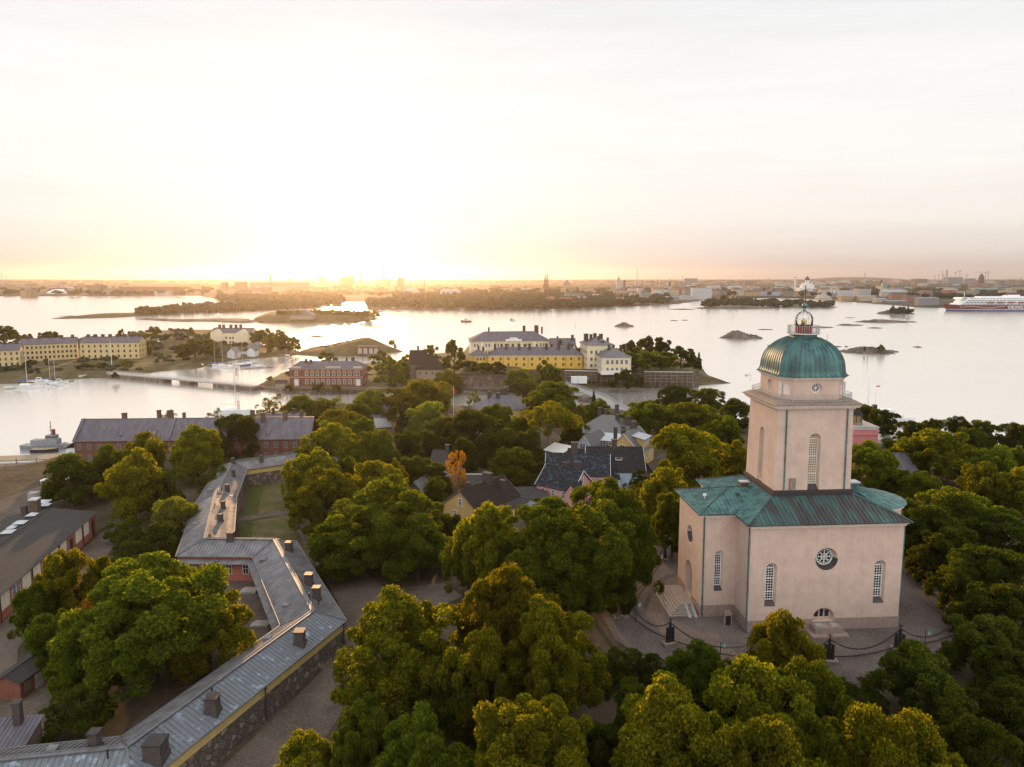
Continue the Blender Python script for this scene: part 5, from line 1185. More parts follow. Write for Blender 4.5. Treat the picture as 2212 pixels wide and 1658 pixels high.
# ------------------------------------------------------------------ trees
def crown_mesh(name, m, seed, nl=72, per=260, leaf=.0165, zc=.485, rz=.49, rx=.5, cone=False, bottom=-.75, lump=(.085, .165), lobes=.22, inner=.35, slim=False):
    rng = np.random.default_rng(seed)
    C = []; Rr = []
    ph = rng.uniform(0, 6.28, 6)
    nb = 12
    bz = []
    for q in range(nb):
        if q < 5: a, k, e, rb = 6.283 * q / 5 + rng.uniform(-.5, .5), rng.uniform(.60, .74), rng.uniform(-.75, -.15), rng.uniform(.36, .46)
        elif q < 10: a, k, e, rb = 6.283 * q / 5 + .6 + rng.uniform(-.5, .5), rng.uniform(.5, .68), rng.uniform(.0, .6), rng.uniform(.38, .50)
        else: a, k, e, rb = rng.uniform(0, 6.28), rng.uniform(.1, .3), rng.uniform(.6, .9), rng.uniform(.36, .46)
        bz.append((rx * k * math.cos(a) * math.cos(e * .6), rx * k * math.sin(a) * math.cos(e * .6), zc + rz * .80 * math.sin(e), rb))
    while len(C) < nl and not cone:
        bx, by, bzz, br = bz[int(rng.integers(nb))]
        d = rng.normal(size=3); d /= np.linalg.norm(d)
        if d[2] < -.8: continue
        r = rng.uniform(*lump); k = rng.uniform(.75, 1.0) * (1 + lobes * .35 * rng.normal())
        C.append((bx + d[0] * rx * br * k, by + d[1] * rx * br * k, bzz + d[2] * rz * br * k)); Rr.append(r * (.85 if d[2] > 0 else .7))
    while len(C) < nl:
        d = rng.normal(size=3); d /= np.linalg.norm(d)
        if d[2] < bottom: continue
        az = math.atan2(d[1], d[0])
        k = 1 + lobes * (.5 * math.sin(2 * az + ph[0]) + .35 * math.sin(3 * az + ph[1]) + .4 * math.sin(3 * d[2] + 4 * az + ph[2]) + .3 * rng.normal() * .5)
        if cone:
            t = rng.uniform(0, 1) ** 1.4
            rad = (1 - t) * rx * rng.uniform(.6, 1.0); a = rng.uniform(0, 6.28)
            C.append((rad * math.cos(a), rad * math.sin(a), .08 + .90 * t)); Rr.append(.035 + .075 * (1 - t))
            continue
        inn = rng.uniform(.25, .65) if rng.uniform() < inner * .5 else rng.uniform(.66, .86)
        r = rng.uniform(*lump)
        C.append((d[0] * rx * inn * k, d[1] * rx * inn * k, zc + d[2] * rz * inn * (1 + .5 * (k - 1)))); Rr.append(r * (1.0 if d[2] > -.2 else .8))
    C = np.array(C); Rr = np.array(Rr); n = len(C) * per
    ci = np.repeat(np.arange(len(C)), per)
    d = rng.normal(size=(n, 3)); d /= np.linalg.norm(d, axis=1)[:, None]
    out = C[ci] - np.array([0, 0, zc - .1]); out /= (np.linalg.norm(out, axis=1)[:, None] + 1e-6)
    d = d + out * .55 + np.array([0, 0, .25]); d /= np.linalg.norm(d, axis=1)[:, None]
    rr = rng.uniform(.45, 1.12, n) ** .75
    asp = np.array([1, 1, .82])
    Pn = C[ci] + d * (Rr[ci] * rr)[:, None] * asp
    # keep only what lies near the outside of the whole crown
    nrm = d * .6 + rng.normal(size=(n, 3)) * 1.5; nrm /= np.linalg.norm(nrm, axis=1)[:, None]
    a = np.cross(nrm, rng.normal(size=(n, 3))); a /= np.linalg.norm(a, axis=1)[:, None]; b = np.cross(nrm, a)
    s = leaf * rng.uniform(.55, 1.25, n)[:, None]
    V = np.stack([Pn - a * s - b * s * .55, Pn + a * s * .2 - b * s * .7, Pn + a * s + b * s * .3, Pn - a * s * .1 + b * s * .75], 1).reshape(-1, 3)
    # dark heart so that one does not see straight through
    me = bpy.data.meshes.new(name)
    nf = n
    me.vertices.add(len(V)); me.vertices.foreach_set('co', V.astype(np.float32).ravel())
    me.loops.add(4 * nf); me.loops.foreach_set('vertex_index', np.arange(4 * nf, dtype=np.int32))
    me.polygons.add(nf); me.polygons.foreach_set('loop_start', np.arange(0, 4 * nf, 4, dtype=np.int32)); me.polygons.foreach_set('loop_total', np.full(nf, 4, np.int32))
    me.materials.append(MATS[m]); me.update(); me.validate()
    return me
def trunk_mesh(name, seed, h=.62, r=.030, limbs=7, fork=.30, m='bark', spread=.28):
    rnd = random.Random(seed); b = MB()
    b.cyl((0, 0, -.06), (0, 0, fork), r * 1.25, r * .95, 7); b.cyl((0, 0, fork), (.02, .01, h + .1), r * .9, r * .25, 6)
    for i in range(limbs):
        a = 6.28 * i / limbs + rnd.uniform(-.4, .4); z = fork + rnd.uniform(-.03, .18); k = rnd.uniform(.6, 1.0)
        p = (0, 0, z); q = (spread * .55 * k * math.cos(a), spread * .55 * k * math.sin(a), z + .14 * k); e = (spread * k * math.cos(a + .2), spread * k * math.sin(a + .2), z + .30 * k)
        b.cyl(p, q, r * .55, r * .38, 5); b.cyl(q, e, r * .38, r * .12, 5)
    return b.mesh(name, m)
TK = {}
def kind(name, m, n, lo=None, bark='bark', tr={}, **k):
    hi = [(crown_mesh('crown', m, 10 * len(TK) + s, **k), trunk_mesh('trunk', s, m=bark, **tr)) for s in range(n)]
    kl = dict(k); kl['nl'] = 38; kl['per'] = 75; kl['leaf'] = .062
    if k.get('cone'): kl['nl'] = 60; kl['per'] = 40
    l2 = [(crown_mesh('crown', m, 900 + 10 * len(TK) + s, **kl), hi[s % n][1]) for s in range(2)]
    TK[name] = (hi, l2)
kind('linden', 'leaf_linden', 3, nl=150, per=300)
kind('grand', 'leaf_green', 2, nl=230, per=380, leaf=.0112, lump=(.055, .115), lobes=.3)
kind('grandgold', 'leaf_linden', 2, nl=230, per=380, leaf=.0112, lump=(.055, .115), lobes=.3)
kind('green', 'leaf_green', 3, nl=150, per=300)
kind('gold', 'leaf_gold', 3, nl=150, per=300, lobes=.34)
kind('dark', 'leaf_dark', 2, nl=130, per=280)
kind('tall', 'leaf_linden', 2, nl=150, per=280, rz=.47, zc=.54, lump=(.09, .17), lobes=.4)
kind('willow', 'leaf_willow', 1, nl=60, per=220, lump=(.12, .24), lobes=.4, leaf=.026)
kind('birch', 'leaf_orange', 1, nl=60, per=90, rz=.46, zc=.55, lobes=.4, bark='bark_pale')
kind('open', 'leaf_green', 2, nl=48, per=110, lobes=.5, lump=(.09, .16))
kind('maple', 'leaf_gold', 1, nl=60, per=210, zc=.70, rz=.29, lobes=.45, bark='bark_pale', tr=dict(fork=.42, h=.75, limbs=6))
kind('spruce', 'leaf_spruce', 1, nl=110, per=90, cone=True, leaf=.03)
kind('bush', 'leaf_dark', 2, nl=60, per=220, zc=.42, rz=.52, bottom=-.35, lobes=.35)
kind('shrub', 'leaf_green', 2, nl=60, per=200, zc=.42, rz=.52, bottom=-.35, lobes=.35)
TRND = random.Random(5)
TREES = []
def put_tree(k, base, W, H, label, group=None, far=False, cat=None, name=None):
    hi, lo = TK[k]; c, tm = TRND.choice(lo if far else hi)
    nm = name or {'bush': 'bush', 'shrub': 'bush', 'spruce': 'spruce_tree', 'birch': 'birch_tree', 'maple': 'maple_tree', 'willow': 'willow_tree'}.get(k, 'tree')
    t = bpy.data.objects.new(nm, None); COL.objects.link(t); t.empty_display_size = .3
    t.location = base; t.rotation_euler = (0, 0, TRND.uniform(0, 6.28)); t.scale = (W, W * TRND.uniform(.92, 1.06), H)
    tag(t, label, cat or ('bush' if nm == 'bush' else 'tree'), group)
    a = bpy.data.objects.new('crown', c); COL.objects.link(a); a.parent = t
    b = bpy.data.objects.new('trunk', tm); COL.objects.link(b); b.parent = t
    return t
def tree(k, x, yt, w, H, label, zg=None, far=False, group=None):
    """x, yt: photo pixel of the crown top; w: crown width in photo pixels; H: height in metres"""
    z = 6.0
    if zg is None:
        for _ in range(10):
            p = P(x, yt, z + H * .97); z = g(p.x, p.y)
    else: z = zg; p = P(x, yt, z + H * .97)
    dep = p.y * CP - (z + H - CAMZ) * SP
    return put_tree(k, (p.x, p.y, z - .1), w * dep / FPX * 1.0, H, label, group, far)
NEAR = [
 # front, before and below the church
 ('grandgold', 868, 1300, 290, 15.5, 'large yellow green tree right of the gravel road, lowest big crown left of centre'),
 ('gold', 1090, 1236, 190, 15.5, 'orange tinted tree rising behind the two big front crowns'),
 ('grandgold', 1195, 1312, 225, 15, 'broad yellow green tree in the front row just left of the church fence'),
 ('grandgold', 1150, 1512, 300, 15, 'big tree cut by the bottom edge in the middle of the picture'),
 ('gold', 1440, 1482, 235, 14, 'golden round tree at the bottom below the chain fence'),
 ('gold', 1700, 1326, 165, 12.5, 'golden tree standing right before the church front wall'),
 ('linden', 1640, 1422, 215, 13, 'yellow green tree below the golden one before the church'),
 ('gold', 1655, 1560, 230, 14, 'bright golden tree at the bottom edge under the church'),
 ('linden', 1850, 1520, 190, 13.5, 'yellow green tree at the bottom, left of the last bottom crowns'),
 ('linden', 1985, 1570, 220, 13.5, 'dull green tree at the bottom edge towards the right corner'),
 ('green', 1745, 1425, 150, 11.5, 'small crown tucked against the golden tree, facing the cobbled yard'),
 ('dark', 1985, 1402, 175, 9, 'dark round tree below the chain at the right of the yard'),
 ('bush', 1860, 1470, 110, 5, 'dark bush filling the gap under the cobbled yard'),
 ('green', 1510, 1402, 120, 7.5, 'small fresh green tree under the yard lamp'),
 ('bush', 1345, 1398, 95, 5, 'dark bush left of the small fresh green tree'),
 ('bush', 1410, 1412, 90, 4.5, 'dark bush right below the front cannon post'),
 ('bush', 1300, 1420, 80, 4.5, 'shady bush beside the broad front tree'),
 ('linden', 655, 1598, 120, 8, 'small yellow tipped tree at the bottom by the gravel road'),
 ('green', 750, 1570, 110, 9, 'narrow green tree at the bottom between road and big crown'),
 ('green', 950, 1600, 160, 11, 'shaded tree at the bottom edge under the largest front crown'),
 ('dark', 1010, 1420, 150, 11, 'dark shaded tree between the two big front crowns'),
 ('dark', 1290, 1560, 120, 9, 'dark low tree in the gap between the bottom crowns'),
 ('linden', 1030, 1380, 150, 13, 'yellow green crown wedged between the big left and middle front trees'),
 ('green', 1560, 1560, 130, 11, 'green crown between the golden bottom trees'),
 ('green', 1780, 1560, 150, 12, 'green crown behind the yellow tree at the bottom right'),
 ('green', 790, 1500, 120, 10, 'shaded green crown on the road side of the largest front crown'),
 ('green', 890, 1545, 150, 11, 'lower shaded crown under the largest front crown'),
 ('dark', 1380, 1480, 110, 8, 'dark tree above the golden round bottom tree'),
 ('green', 1270, 1150, 170, 13, 'low hanging crown on the front side of the wide middle tree'),
 ('dark', 1330, 1190, 100, 10, 'shaded crown hanging over the small garden steps'),
 ('dark', 1130, 1160, 120, 11, 'shaded crown at the foot of the wide middle tree, left'),
 # right side, dark
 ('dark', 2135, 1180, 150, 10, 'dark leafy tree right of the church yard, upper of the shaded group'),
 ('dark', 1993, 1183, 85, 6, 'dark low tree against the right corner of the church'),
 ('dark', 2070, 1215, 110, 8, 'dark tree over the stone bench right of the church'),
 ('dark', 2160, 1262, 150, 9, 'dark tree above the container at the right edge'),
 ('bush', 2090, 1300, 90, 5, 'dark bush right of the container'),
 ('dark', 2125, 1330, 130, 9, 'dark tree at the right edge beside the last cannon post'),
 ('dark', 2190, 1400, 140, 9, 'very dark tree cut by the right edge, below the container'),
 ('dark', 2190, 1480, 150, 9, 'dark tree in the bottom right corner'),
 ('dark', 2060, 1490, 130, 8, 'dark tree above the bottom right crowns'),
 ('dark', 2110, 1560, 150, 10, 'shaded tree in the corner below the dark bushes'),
 ('green', 2085, 1062, 160, 12, 'large olive green tree right of the church roof'),
 ('linden', 2146, 1004, 105, 13, 'yellow green tree near the right edge under the shore row'),
 ('linden', 2205, 1014, 95, 13, 'yellow green crown cut by the right edge'),
 ('linden', 2030, 929, 140, 15, 'tall sunny tree right of the slate roof'),
 ('green', 2142, 968, 105, 13, 'olive tree between the tall sunny tree and the right edge'),
 ('green', 2198, 966, 60, 12, 'small crown at the right edge under the shore trees'),
 ('green', 1885, 958, 105, 14, 'green tree right against the church tower below the rose gatehouse'),
 ('dark', 1950, 1080, 110, 10, 'shaded tree under the slate roof right of the tower'),
 ('dark', 2010, 1100, 120, 10, 'shaded tree behind the right end of the church roof'),
 ('dark', 2170, 1110, 140, 10, 'shaded tree at the right edge under the yellow green crowns'),
 ('dark', 2050, 1140, 120, 9, 'dark tree behind the right corner of the church'),
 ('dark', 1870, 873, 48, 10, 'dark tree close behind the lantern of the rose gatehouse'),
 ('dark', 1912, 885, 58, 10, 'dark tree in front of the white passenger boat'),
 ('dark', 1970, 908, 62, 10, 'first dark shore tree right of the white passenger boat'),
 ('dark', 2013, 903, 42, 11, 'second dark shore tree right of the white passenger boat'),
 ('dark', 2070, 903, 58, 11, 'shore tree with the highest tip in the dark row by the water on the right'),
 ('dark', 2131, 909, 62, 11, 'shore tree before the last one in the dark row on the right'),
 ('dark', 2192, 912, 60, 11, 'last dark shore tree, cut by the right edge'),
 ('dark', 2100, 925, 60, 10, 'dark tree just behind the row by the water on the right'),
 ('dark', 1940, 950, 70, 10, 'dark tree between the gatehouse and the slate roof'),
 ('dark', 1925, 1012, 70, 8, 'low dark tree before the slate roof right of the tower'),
 ('green', 1985, 1018, 80, 9, 'olive tree before the right end of the slate roof'),
 ('green', 1120, 905, 60, 12, 'tree hiding the violet brown roof by the strait'),
 ('dark', 1060, 925, 60, 12, 'dark crown before the violet brown roof by the strait'),
 # left of the church, middle belt
 ('linden', 1484, 926, 150, 17.5, 'tall yellow lit tree just left of the church tower'),
 ('gold', 1590, 958, 70, 13, 'golden tree touching the left side of the church tower'),
 ('linden', 1500, 872, 115, 14, 'broad tree behind the tall yellow one left of the tower'),
 ('green', 1400, 868, 125, 14, 'broad green tree at the end of the bridge road'),
 ('dark', 1460, 836, 80, 12, 'dark tree at the waterside left of the church dome'),
 ('dark', 1528, 842, 75, 12, 'dark tree at the waterside nearest the church dome'),
 ('dark', 1590, 865, 70, 12, 'dark tree at the waterside touching the tower cornice'),
 ('green', 1560, 905, 90, 13, 'green tree between the tall yellow tree and the tower'),
 ('bush', 1385, 1016, 65, 8, 'dark tree by the blue veranda'),
 ('bush', 1395, 1042, 72, 8, 'dark tree below the blue veranda, above the big sunlit crown'),
 ('bush', 1430, 1050, 70, 8, 'dark tree hugging the tall yellow tree by the church'),
 ('linden', 1440, 1010, 90, 13, 'lower crown in front of the tall yellow tree by the church'),
 ('green', 1305, 1040, 160, 17.5, 'sunlit rounded tree before the pink houses, right crown of the pair'),
 ('grand', 1215, 1076, 280, 18.5, 'very wide green tree in the middle before the church'),
 ('green', 1350, 1110, 140, 14.5, 'green crown on the right flank of the wide middle tree'),
 ('linden', 1062, 1088, 140, 16, 'yellowish tree left of the wide middle tree'),
 ('green', 1010, 1150, 110, 11, 'lower tree on the left flank of the yellowish tree'),
 ('dark', 985, 1112, 75, 8, 'dark low tree by the wall of the ochre yellow house'),
 ('bush', 1160, 1079, 60, 6, 'dark bush under the flat roof between the yellow and pink houses'),
 ('grand', 835, 1046, 265, 17.5, 'big rounded dark green tree by the gravel fork'),
 ('green', 740, 1130, 150, 11, 'lower crown on the left of the big rounded tree by the gravel fork'),
 ('green', 900, 1120, 150, 12, 'lower crown on the right of the big rounded tree by the gravel fork'),
 ('linden', 815, 1000, 120, 14, 'yellow edged tree behind the big rounded one by the gravel fork'),
 ('linden', 702, 1020, 135, 14, 'bright yellow green tree at the corner of the lawn'),
 ('linden', 672, 976, 105, 14, 'yellow green tree beside the yellow wall end'),
 ('linden', 706, 918, 115, 15, 'sunlit yellow green tree right of the long barracks'),
 ('linden', 722, 884, 112, 14, 'sunlit tree above the right end of the long barracks'),
 ('green', 665, 857, 108, 13, 'round tree by the water behind the long barracks'),
 ('open', 722, 856, 48, 12, 'thin small tree at the waterside right of the round one'),
 ('open', 580, 856, 62, 12, 'loose birch like tree behind the barracks roof'),
 ('open', 459, 888, 48, 10, 'small tree peeping over the barracks roof near the moored yacht'),
 ('open', 362, 886, 52, 10, 'spreading tree peeping over the barracks roof left of the middle'),
 ('green', 806, 932, 95, 14, 'round olive tree right of the white cottage'),
 ('green', 750, 988, 62, 11, 'small crown under the white cottage'),
 ('green', 770, 868, 64, 13, 'shaded crown by the blue roofed house'),
 ('green', 800, 846, 82, 13, 'tree on the near bank opposite the red brick house'),
 ('linden', 865, 842, 90, 14, 'warm lit tree on the bank left of the brown roof'),
 ('linden', 920, 822, 110, 15, 'big warm lit tree below the brown roofed house'),
 ('linden', 975, 800, 60, 13, 'warm tree on the bank right below the brown roofed house'),
 ('spruce', 871, 864, 42, 14, 'dark spruce among the warm lit trees'),
 ('willow', 919, 872, 78, 13, 'pale green willow right of the dark spruce'),
 ('dark', 1022, 892, 145, 15, 'big dark tree with warm rim left of the yellow maple'),
 ('green', 1073, 874, 85, 14, 'green tree touching the big dark tree on the right'),
 ('maple', 1187, 880, 130, 17, 'yellow maple with bare forked trunk'),
 ('dark', 1145, 928, 55, 12, 'dark crown left behind the yellow maple'),
 ('green', 1107, 972, 102, 11, 'neat round tree left of the maple trunk'),
 ('birch', 988, 974, 44, 13, 'slender orange birch amid the dark crowns'),
 ('green', 940, 1030, 55, 9, 'small bright tree in front of the ribbed blue grey shed'),
 ('gold', 857, 998, 45, 12, 'narrow golden tree left of the ribbed blue grey shed'),
 ('dark', 882, 932, 62, 12, 'dark tree under the spruce'),
 ('dark', 920, 928, 45, 11, 'dark tree left of the rose cottage chimney'),
 ('dark', 942, 998, 60, 9, 'dark tree in front of the ribbed roof cottage'),
 ('dark', 900, 985, 70, 10, 'dark tree left of the orange birch'),
 ('dark', 1000, 950, 60, 11, 'dark tree behind the orange birch'),
 ('open', 1024, 843, 32, 9, 'small tree standing by the strait left of the violet roof'),
 ('green', 1200, 832, 120, 15, 'dense tree left of the blue railed bridge'),
 ('willow', 1130, 801, 72, 15, 'drooping olive tree before the long yellow building'),
 ('green', 1290, 866, 58, 11, 'tree beside the near end of the blue railed bridge'),
 ('spruce', 1283, 843, 17, 10, 'tiny pointed tree by the blue railed bridge'),
 ('dark', 1240, 905, 60, 11, 'dark tree left of the big grey hipped roof'),
 ('dark', 1095, 930, 60, 12, 'dark crown right of the big dark tree'),
 ('dark', 1175, 1000, 50, 7, 'dark bush at the foot of the maple'),
 ('dark', 960, 905, 70, 12, 'shaded tree between the willow and the big dark tree'),
 ('green', 780, 905, 70, 12, 'olive tree right of the sunlit tree above the barracks end'),
 ('dark', 840, 965, 60, 11, 'shaded tree behind the yellow edged tree'),
 ('bush', 1420, 1110, 60, 6, 'dark bush left of the church entrance corner'),
 ('green', 1455, 1070, 90, 12, 'shaded crown at the foot of the tall yellow tree, by the church'),
 # left side
 ('grand', 316, 1206, 360, 18.5, 'largest dark green tree at the lower left between the two ranges'),
 ('linden', 445, 1290, 170, 12, 'yellow rimmed right flank crown of the largest lower left tree'),
 ('green', 180, 1330, 130, 12, 'dull green tree pressed against the largest lower left tree'),
 ('birch', 195, 1288, 70, 9, 'small reddish tree between the two lower left trees'),
 ('linden', 140, 1190, 115, 14, 'yellow topped tree before the dark workshop'),
 ('linden', 212, 1205, 75, 11, 'twin crown right of the yellow topped tree before the workshop'),
 ('green', 80, 1262, 100, 10, 'dark lower crown beside the workshop wall'),
 ('green', 120, 1325, 110, 9, 'shaded crown above the small red shed'),
 ('bush', 165, 1482, 150, 7, 'dark spreading bush at the lower left near the corner roof'),
 ('open', 440, 1164, 44, 7, 'small pine like tree by the courtyard corner of the long range'),
 ('tall', 282, 985, 135, 16, 'tall yellow green tree between workshop and barracks'),
 ('dark', 150, 987, 125, 13, 'dark round tree at the end of the dark workshop'),
 ('dark', 230, 967, 90, 13, 'dark tree between the round one and the tall yellow green tree'),
 ('linden', 302, 935, 95, 14, 'sunlit tree against the red barracks wall'),
 ('dark', 352, 1010, 80, 12, 'dark tree right of the tall yellow green tree'),
 ('tall', 424, 931, 105, 15, 'pointed dark tree with yellow rim before the barracks'),
 ('dark', 510, 893, 95, 15, 'dense dark tree standing over the barracks roof'),
 ('willow', 372, 1078, 95, 10, 'greyish green willow left of the long range'),
 ('bush', 330, 1140, 110, 7, 'dark bush below the willow'),
 ('bush', 290, 1170, 110, 6, 'wide dark bush left of the long range'),
 ('shrub', 270, 1110, 90, 7, 'shrub at the foot of the tall yellow green tree'),
 ('bush', 470, 1010, 80, 8, 'dark bush under the pointed tree by the long range'),
 ('bush', 530, 985, 60, 7, 'dark bush between barracks and the end of the long range'),
]
for i, a in enumerate(NEAR): tree(*a)
# ------------------------------------------------------------------ middle islands: buildings, walls, bridges
YZ = 9.3
Z7 = lambda x, y: (968.2 + .25747 * x, 683.4 + .25747 * y)
F1 = lambda x, y: (.18031 * x, 541 + .18031 * y)
F2 = lambda x, y: (370.2 + .18031 * x, 541 + .18031 * y)
F3 = lambda x, y: (740.4 + .18031 * x, 541 + .18031 * y)
F4 = lambda x, y: (1110.6 + .18031 * x, 541 + .18031 * y)
F5 = lambda x, y: (1480.8 + .18031 * x, 541 + .18031 * y)
F6 = lambda x, y: (1813.4 + .18031 * x, 541 + .18031 * y)
def at(px, py, z): return v2(P(px, py, z))
chs = lambda xs, y, z0, z1, w=1.3, d=1.1: tuple((x, y, z0, z1, w, d) for x in xs)
wA = win_mesh(1.1, 1.9, 'pilaster', 'pane_grey', True, .22)
t, L = house('naval_academy', 'large pale yellow three storey building with white pilasters and grey hipped roof', at(1016, 738, 22.5), at(1187, 736.3, 22.5), 17, YZ, 22.5, 27.6, roof='hip', wall='yellow_pale', roofm='slate_violet', over=.7, rib=.9, hipx=9, cat='building', trim='pilaster', chim=chs((.245, .93), .5, 26, 30.2, 1.0, .9) + ((.7, .55, 26, 31.0, 1.6, 1.4), (.86, .55, 26, 31.2, 2.4, 1.6)))
for x in (.0, .145, .29, .445, .64, .81, .995):
    b = MB(); b.box(L * x - .55, L * x + .55, -.16, -.001, 0, 13.1); b.build('pilaster', 'pilaster', t)
for zb in (4.1, 8.6): b = MB(); b.box(-.1, L + .1, -.12, -.002, zb, zb + .45); b.build('string_course', 'pilaster', t)
xs = []
for a, c in ((.0, .145), (.145, .29), (.29, .445), (.64, .81), (.81, 1)):
    m_ = (a + c) / 2 * L; xs += [m_ - .85, m_ + .85]
windows(t, wA, 'f', xs + [L * .48, L * .54, L * .6], [1.3, 5.4, 9.8], L, 17)
windows(t, wA, 'l', [2.5, 6.5, 10.5, 14.5], [1.3, 5.4, 9.8], L, 17)
b = MB(); b.box(L * .44, L * .645, -.7, .4, 13.0, 14.2); b.prism([(L * .48, -.7), (L * .605, -.7), (L * .605, .4), (L * .48, .4)], 14.2, 15.2, top=[(L * .5, -.7), (L * .585, -.7), (L * .585, .4), (L * .5, .4)]); b.build('parapet', 'pilaster', t)
fp = thing('flagpole', 'white flagpole with naval ensign on the pale yellow academy roof', 'flagpole', church_pt(0, 0, 0))
q = P(1101, 721, 26); fp.location = (q.x, q.y, 23.5); 
b = MB(); b.cyl((0, 0, 0), (0, 0, 12.5), .14, .07, 7); b.build('pole', 'white_paint', fp)
b = MB(); b.quad((.1, 0, 10.0), (3.6, .4, 9.2), (3.8, .3, 11.0), (.1, 0, 12.2)); b.build('flag', 'white_paint', fp)
b = MB(); b.quad((.1, -.03, 10.9), (3.7, .36, 9.9), (3.7, .36, 10.3), (.1, -.03, 11.3)); b.quad((1.2, .08, 9.8), (1.7, .14, 9.7), (1.7, .12, 11.7), (1.2, .06, 11.9)); b.build('flag_cross', 'flag_blue', fp)
t, L = house('yellow_range', 'long strong yellow building with dark hipped roof and a row of chimneys', at(1055, 768.8, 15.9), at(1258.5, 768.2, 15.9), 12, YZ, 15.9, 20.2, roof='hip', wall='yellow_strong', roofm='slate_violet', over=.5, rib=.8, hipx=6, cat='building', trim='pilaster', chim=chs((.07, .19, .33, .44, .62, .75, .86), .35, 18, 22.4, 1.5, 1.2) + chs((.145, .26, .39, .52, .68, .9), .6, 18, 21.8, 1.1, 1.0))
wY = win_mesh(1.0, 1.5, 'wood_pale', 'pane_grey', True, .14)
windows(t, wY, 'f', [L * (i + .55) / 12 for i in range(12)], [.6, 3.9], L, 12)
for x in (.16, .42, .58, .82): b = MB(); b.cyl((L * x, -.12, 6.4), (L * x, -.12, -.3), .09, n=6); b.build('downpipe', 'copper_dark', t)
t, L = house('yellow_annexe', 'short yellow annexe at the left end of the long yellow building', at(1025.5, 770.8, 15.4), at(1055, 769.5, 15.4), 11, YZ, 15.4, 18.6, roof='hip', wall='yellow_strong', roofm='slate_violet', over=.5, rib=.8, hipx=3.5, cat='building', trim='pilaster', chim=((.8, .4, 17, 20.5), (.6, .7, 17, 20.5)))
windows(t, wY, 'f', [1.6, 3.6, 5.6], [.6, 3.8], L, 11)
t, L = house('cream_block', 'near cream coloured block with blue grey hipped roof above the scaffold', at(1300, 773.2, 17.2), at(1363.5, 772.6, 17.2), 24, YZ, 17.2, 21.5, roof='hip', axis='y', wall='cream', roofm='roof_grey', over=.6, rib=.8, hipx=8, cat='building', trim='pilaster', base='pilaster', chim=((.35, .35, 19, 23.5, 1.2, 1.2), (.8, .45, 19, 23, 1.5, 1.2), (.25, .75, 19, 24.5, 2.0, 1.3), (.6, .62, 19, 22.5, 1.2, 1.2), (.98, .4, 17.5, 22.5, 1, 1)))
windows(t, win_mesh(1.3, 2.2, 'white_grey', 'pane_grey'), 'f', [L * .2, L * .36, L * .52, L * .68, L * .84], [4.3], L, 24); windows(t, win_mesh(1.1, 1.4, 'white_grey', 'pane_grey'), 'f', [L * .2, L * .36, L * .52, L * .68, L * .84], [.9], L, 24)
windows(t, win_mesh(.9, 2.0, 'white_grey', 'pane_grey'), 'l', lin(1.5, 22.5, 11), [1.0, 4.3], L, 24)
t, L = house('cream_block', 'far cream coloured block behind, with many dark chimneys on its hipped roof', at(1268.5, 746.8, 22.5), at(1326, 746.2, 22.5), 20, YZ, 22.5, 26.5, roof='hip', wall='cream', roofm='roof_grey', over=.6, rib=.8, hipx=8, cat='building', trim='pilaster', chim=((.12, .6, 24, 28.2, 2.4, 1.6), (.28, .5, 25, 28, 1.6, 1.4), (.46, .6, 25, 28.4, 1.8, 1.4), (.52, .3, 24, 27.4, 1.2, 1.2), (.66, .5, 25, 28.2, 2.0, 1.5), (.86, .3, 23, 26.3, 1.2, 1.1)))
windows(t, wY, 'l', lin(2, 18, 6), [1, 4.6, 8.6], L, 20); windows(t, wY, 'f', lin(2.5, L - 2, 5), [1, 4.6, 8.6], L, 20)
t, L = house('link_building', 'low dark roofed link between the academy and the cream blocks', at(1189, 747, 20.5), at(1243, 747, 20.5), 10, YZ, 20.5, 24.3, wall='cream', roofm='slate_violet', rib=.8, cat='building', chim=((.3, .5, 22, 25.6, 1, 1), (.9, .4, 22, 26.5, 1.6, 1.4)))
# retaining wall and scaffold
wt_ = thing('fort_wall', 'long dark stone retaining wall below the yellow buildings', 'wall', (0, 380, 0))
wp = [at(978, 808, YZ), at(1115, 804, YZ), at(1214, 797.5, YZ), at(1300, 799, YZ), at(1497, 802.5, YZ), at(1510, 799, YZ)]
b = MB(); c = MB()
for i in range(len(wp) - 1):
    p, q = wp[i], wp[i + 1]; n = v2((-(q - p).y, (q - p).x)).normalized()
    b.add([(p.x, p.y - 380 - .9, -.5), (q.x, q.y - 380 - .9, -.5), (q.x, q.y - 380, YZ - .2), (p.x, p.y - 380, YZ - .2), (p.x + n.x * 4, p.y - 380 + n.y * 4, YZ - .2), (q.x + n.x * 4, q.y - 380 + n.y * 4, YZ - .2)], [(0, 1, 2, 3), (3, 2, 5, 4)])
    c.bar((p.x, p.y - 380 - .1, YZ), (q.x, q.y - 380 - .1, YZ), 1.2, .5)
b.build('wall_face', 'fort_wall', wt_); c.build('coping', 'heath', wt_)
def scaffold(label, p, q, h, z0):
    t = thing('scaffold', label, 'scaffold', (p.x, p.y, z0), math.atan2((q - p).y, (q - p).x)); L = (q - p).length
    b = MB(); n = int(L / 2.6)
    for i in range(n + 1):
        x = L * i / n
        for y in (-2.2, -3.4): b.bar((x, y, -.5), (x, y, h), .11)
    b.build('upright', 'wood_pale', t)
    for k in range(1, 4):
        z = h * k / 4; b = MB(); b.box(0, L, -3.4, -2.2, z, z + .12); b.bar((0, -3.45, z + 1.0), (L, -3.45, z + 1.0), .08); b.build('platform', 'wood_pale', t)
    b = MB(); b.box(-.3, L + .3, -3.7, -.1, h, h + .16); b.build('cover', 'concrete', t); kids(t)
scaffold('timber coloured scaffold along the right end of the dark wall', at(1392, 803, YZ), at(1495, 804, YZ), 7.2, 2.2)
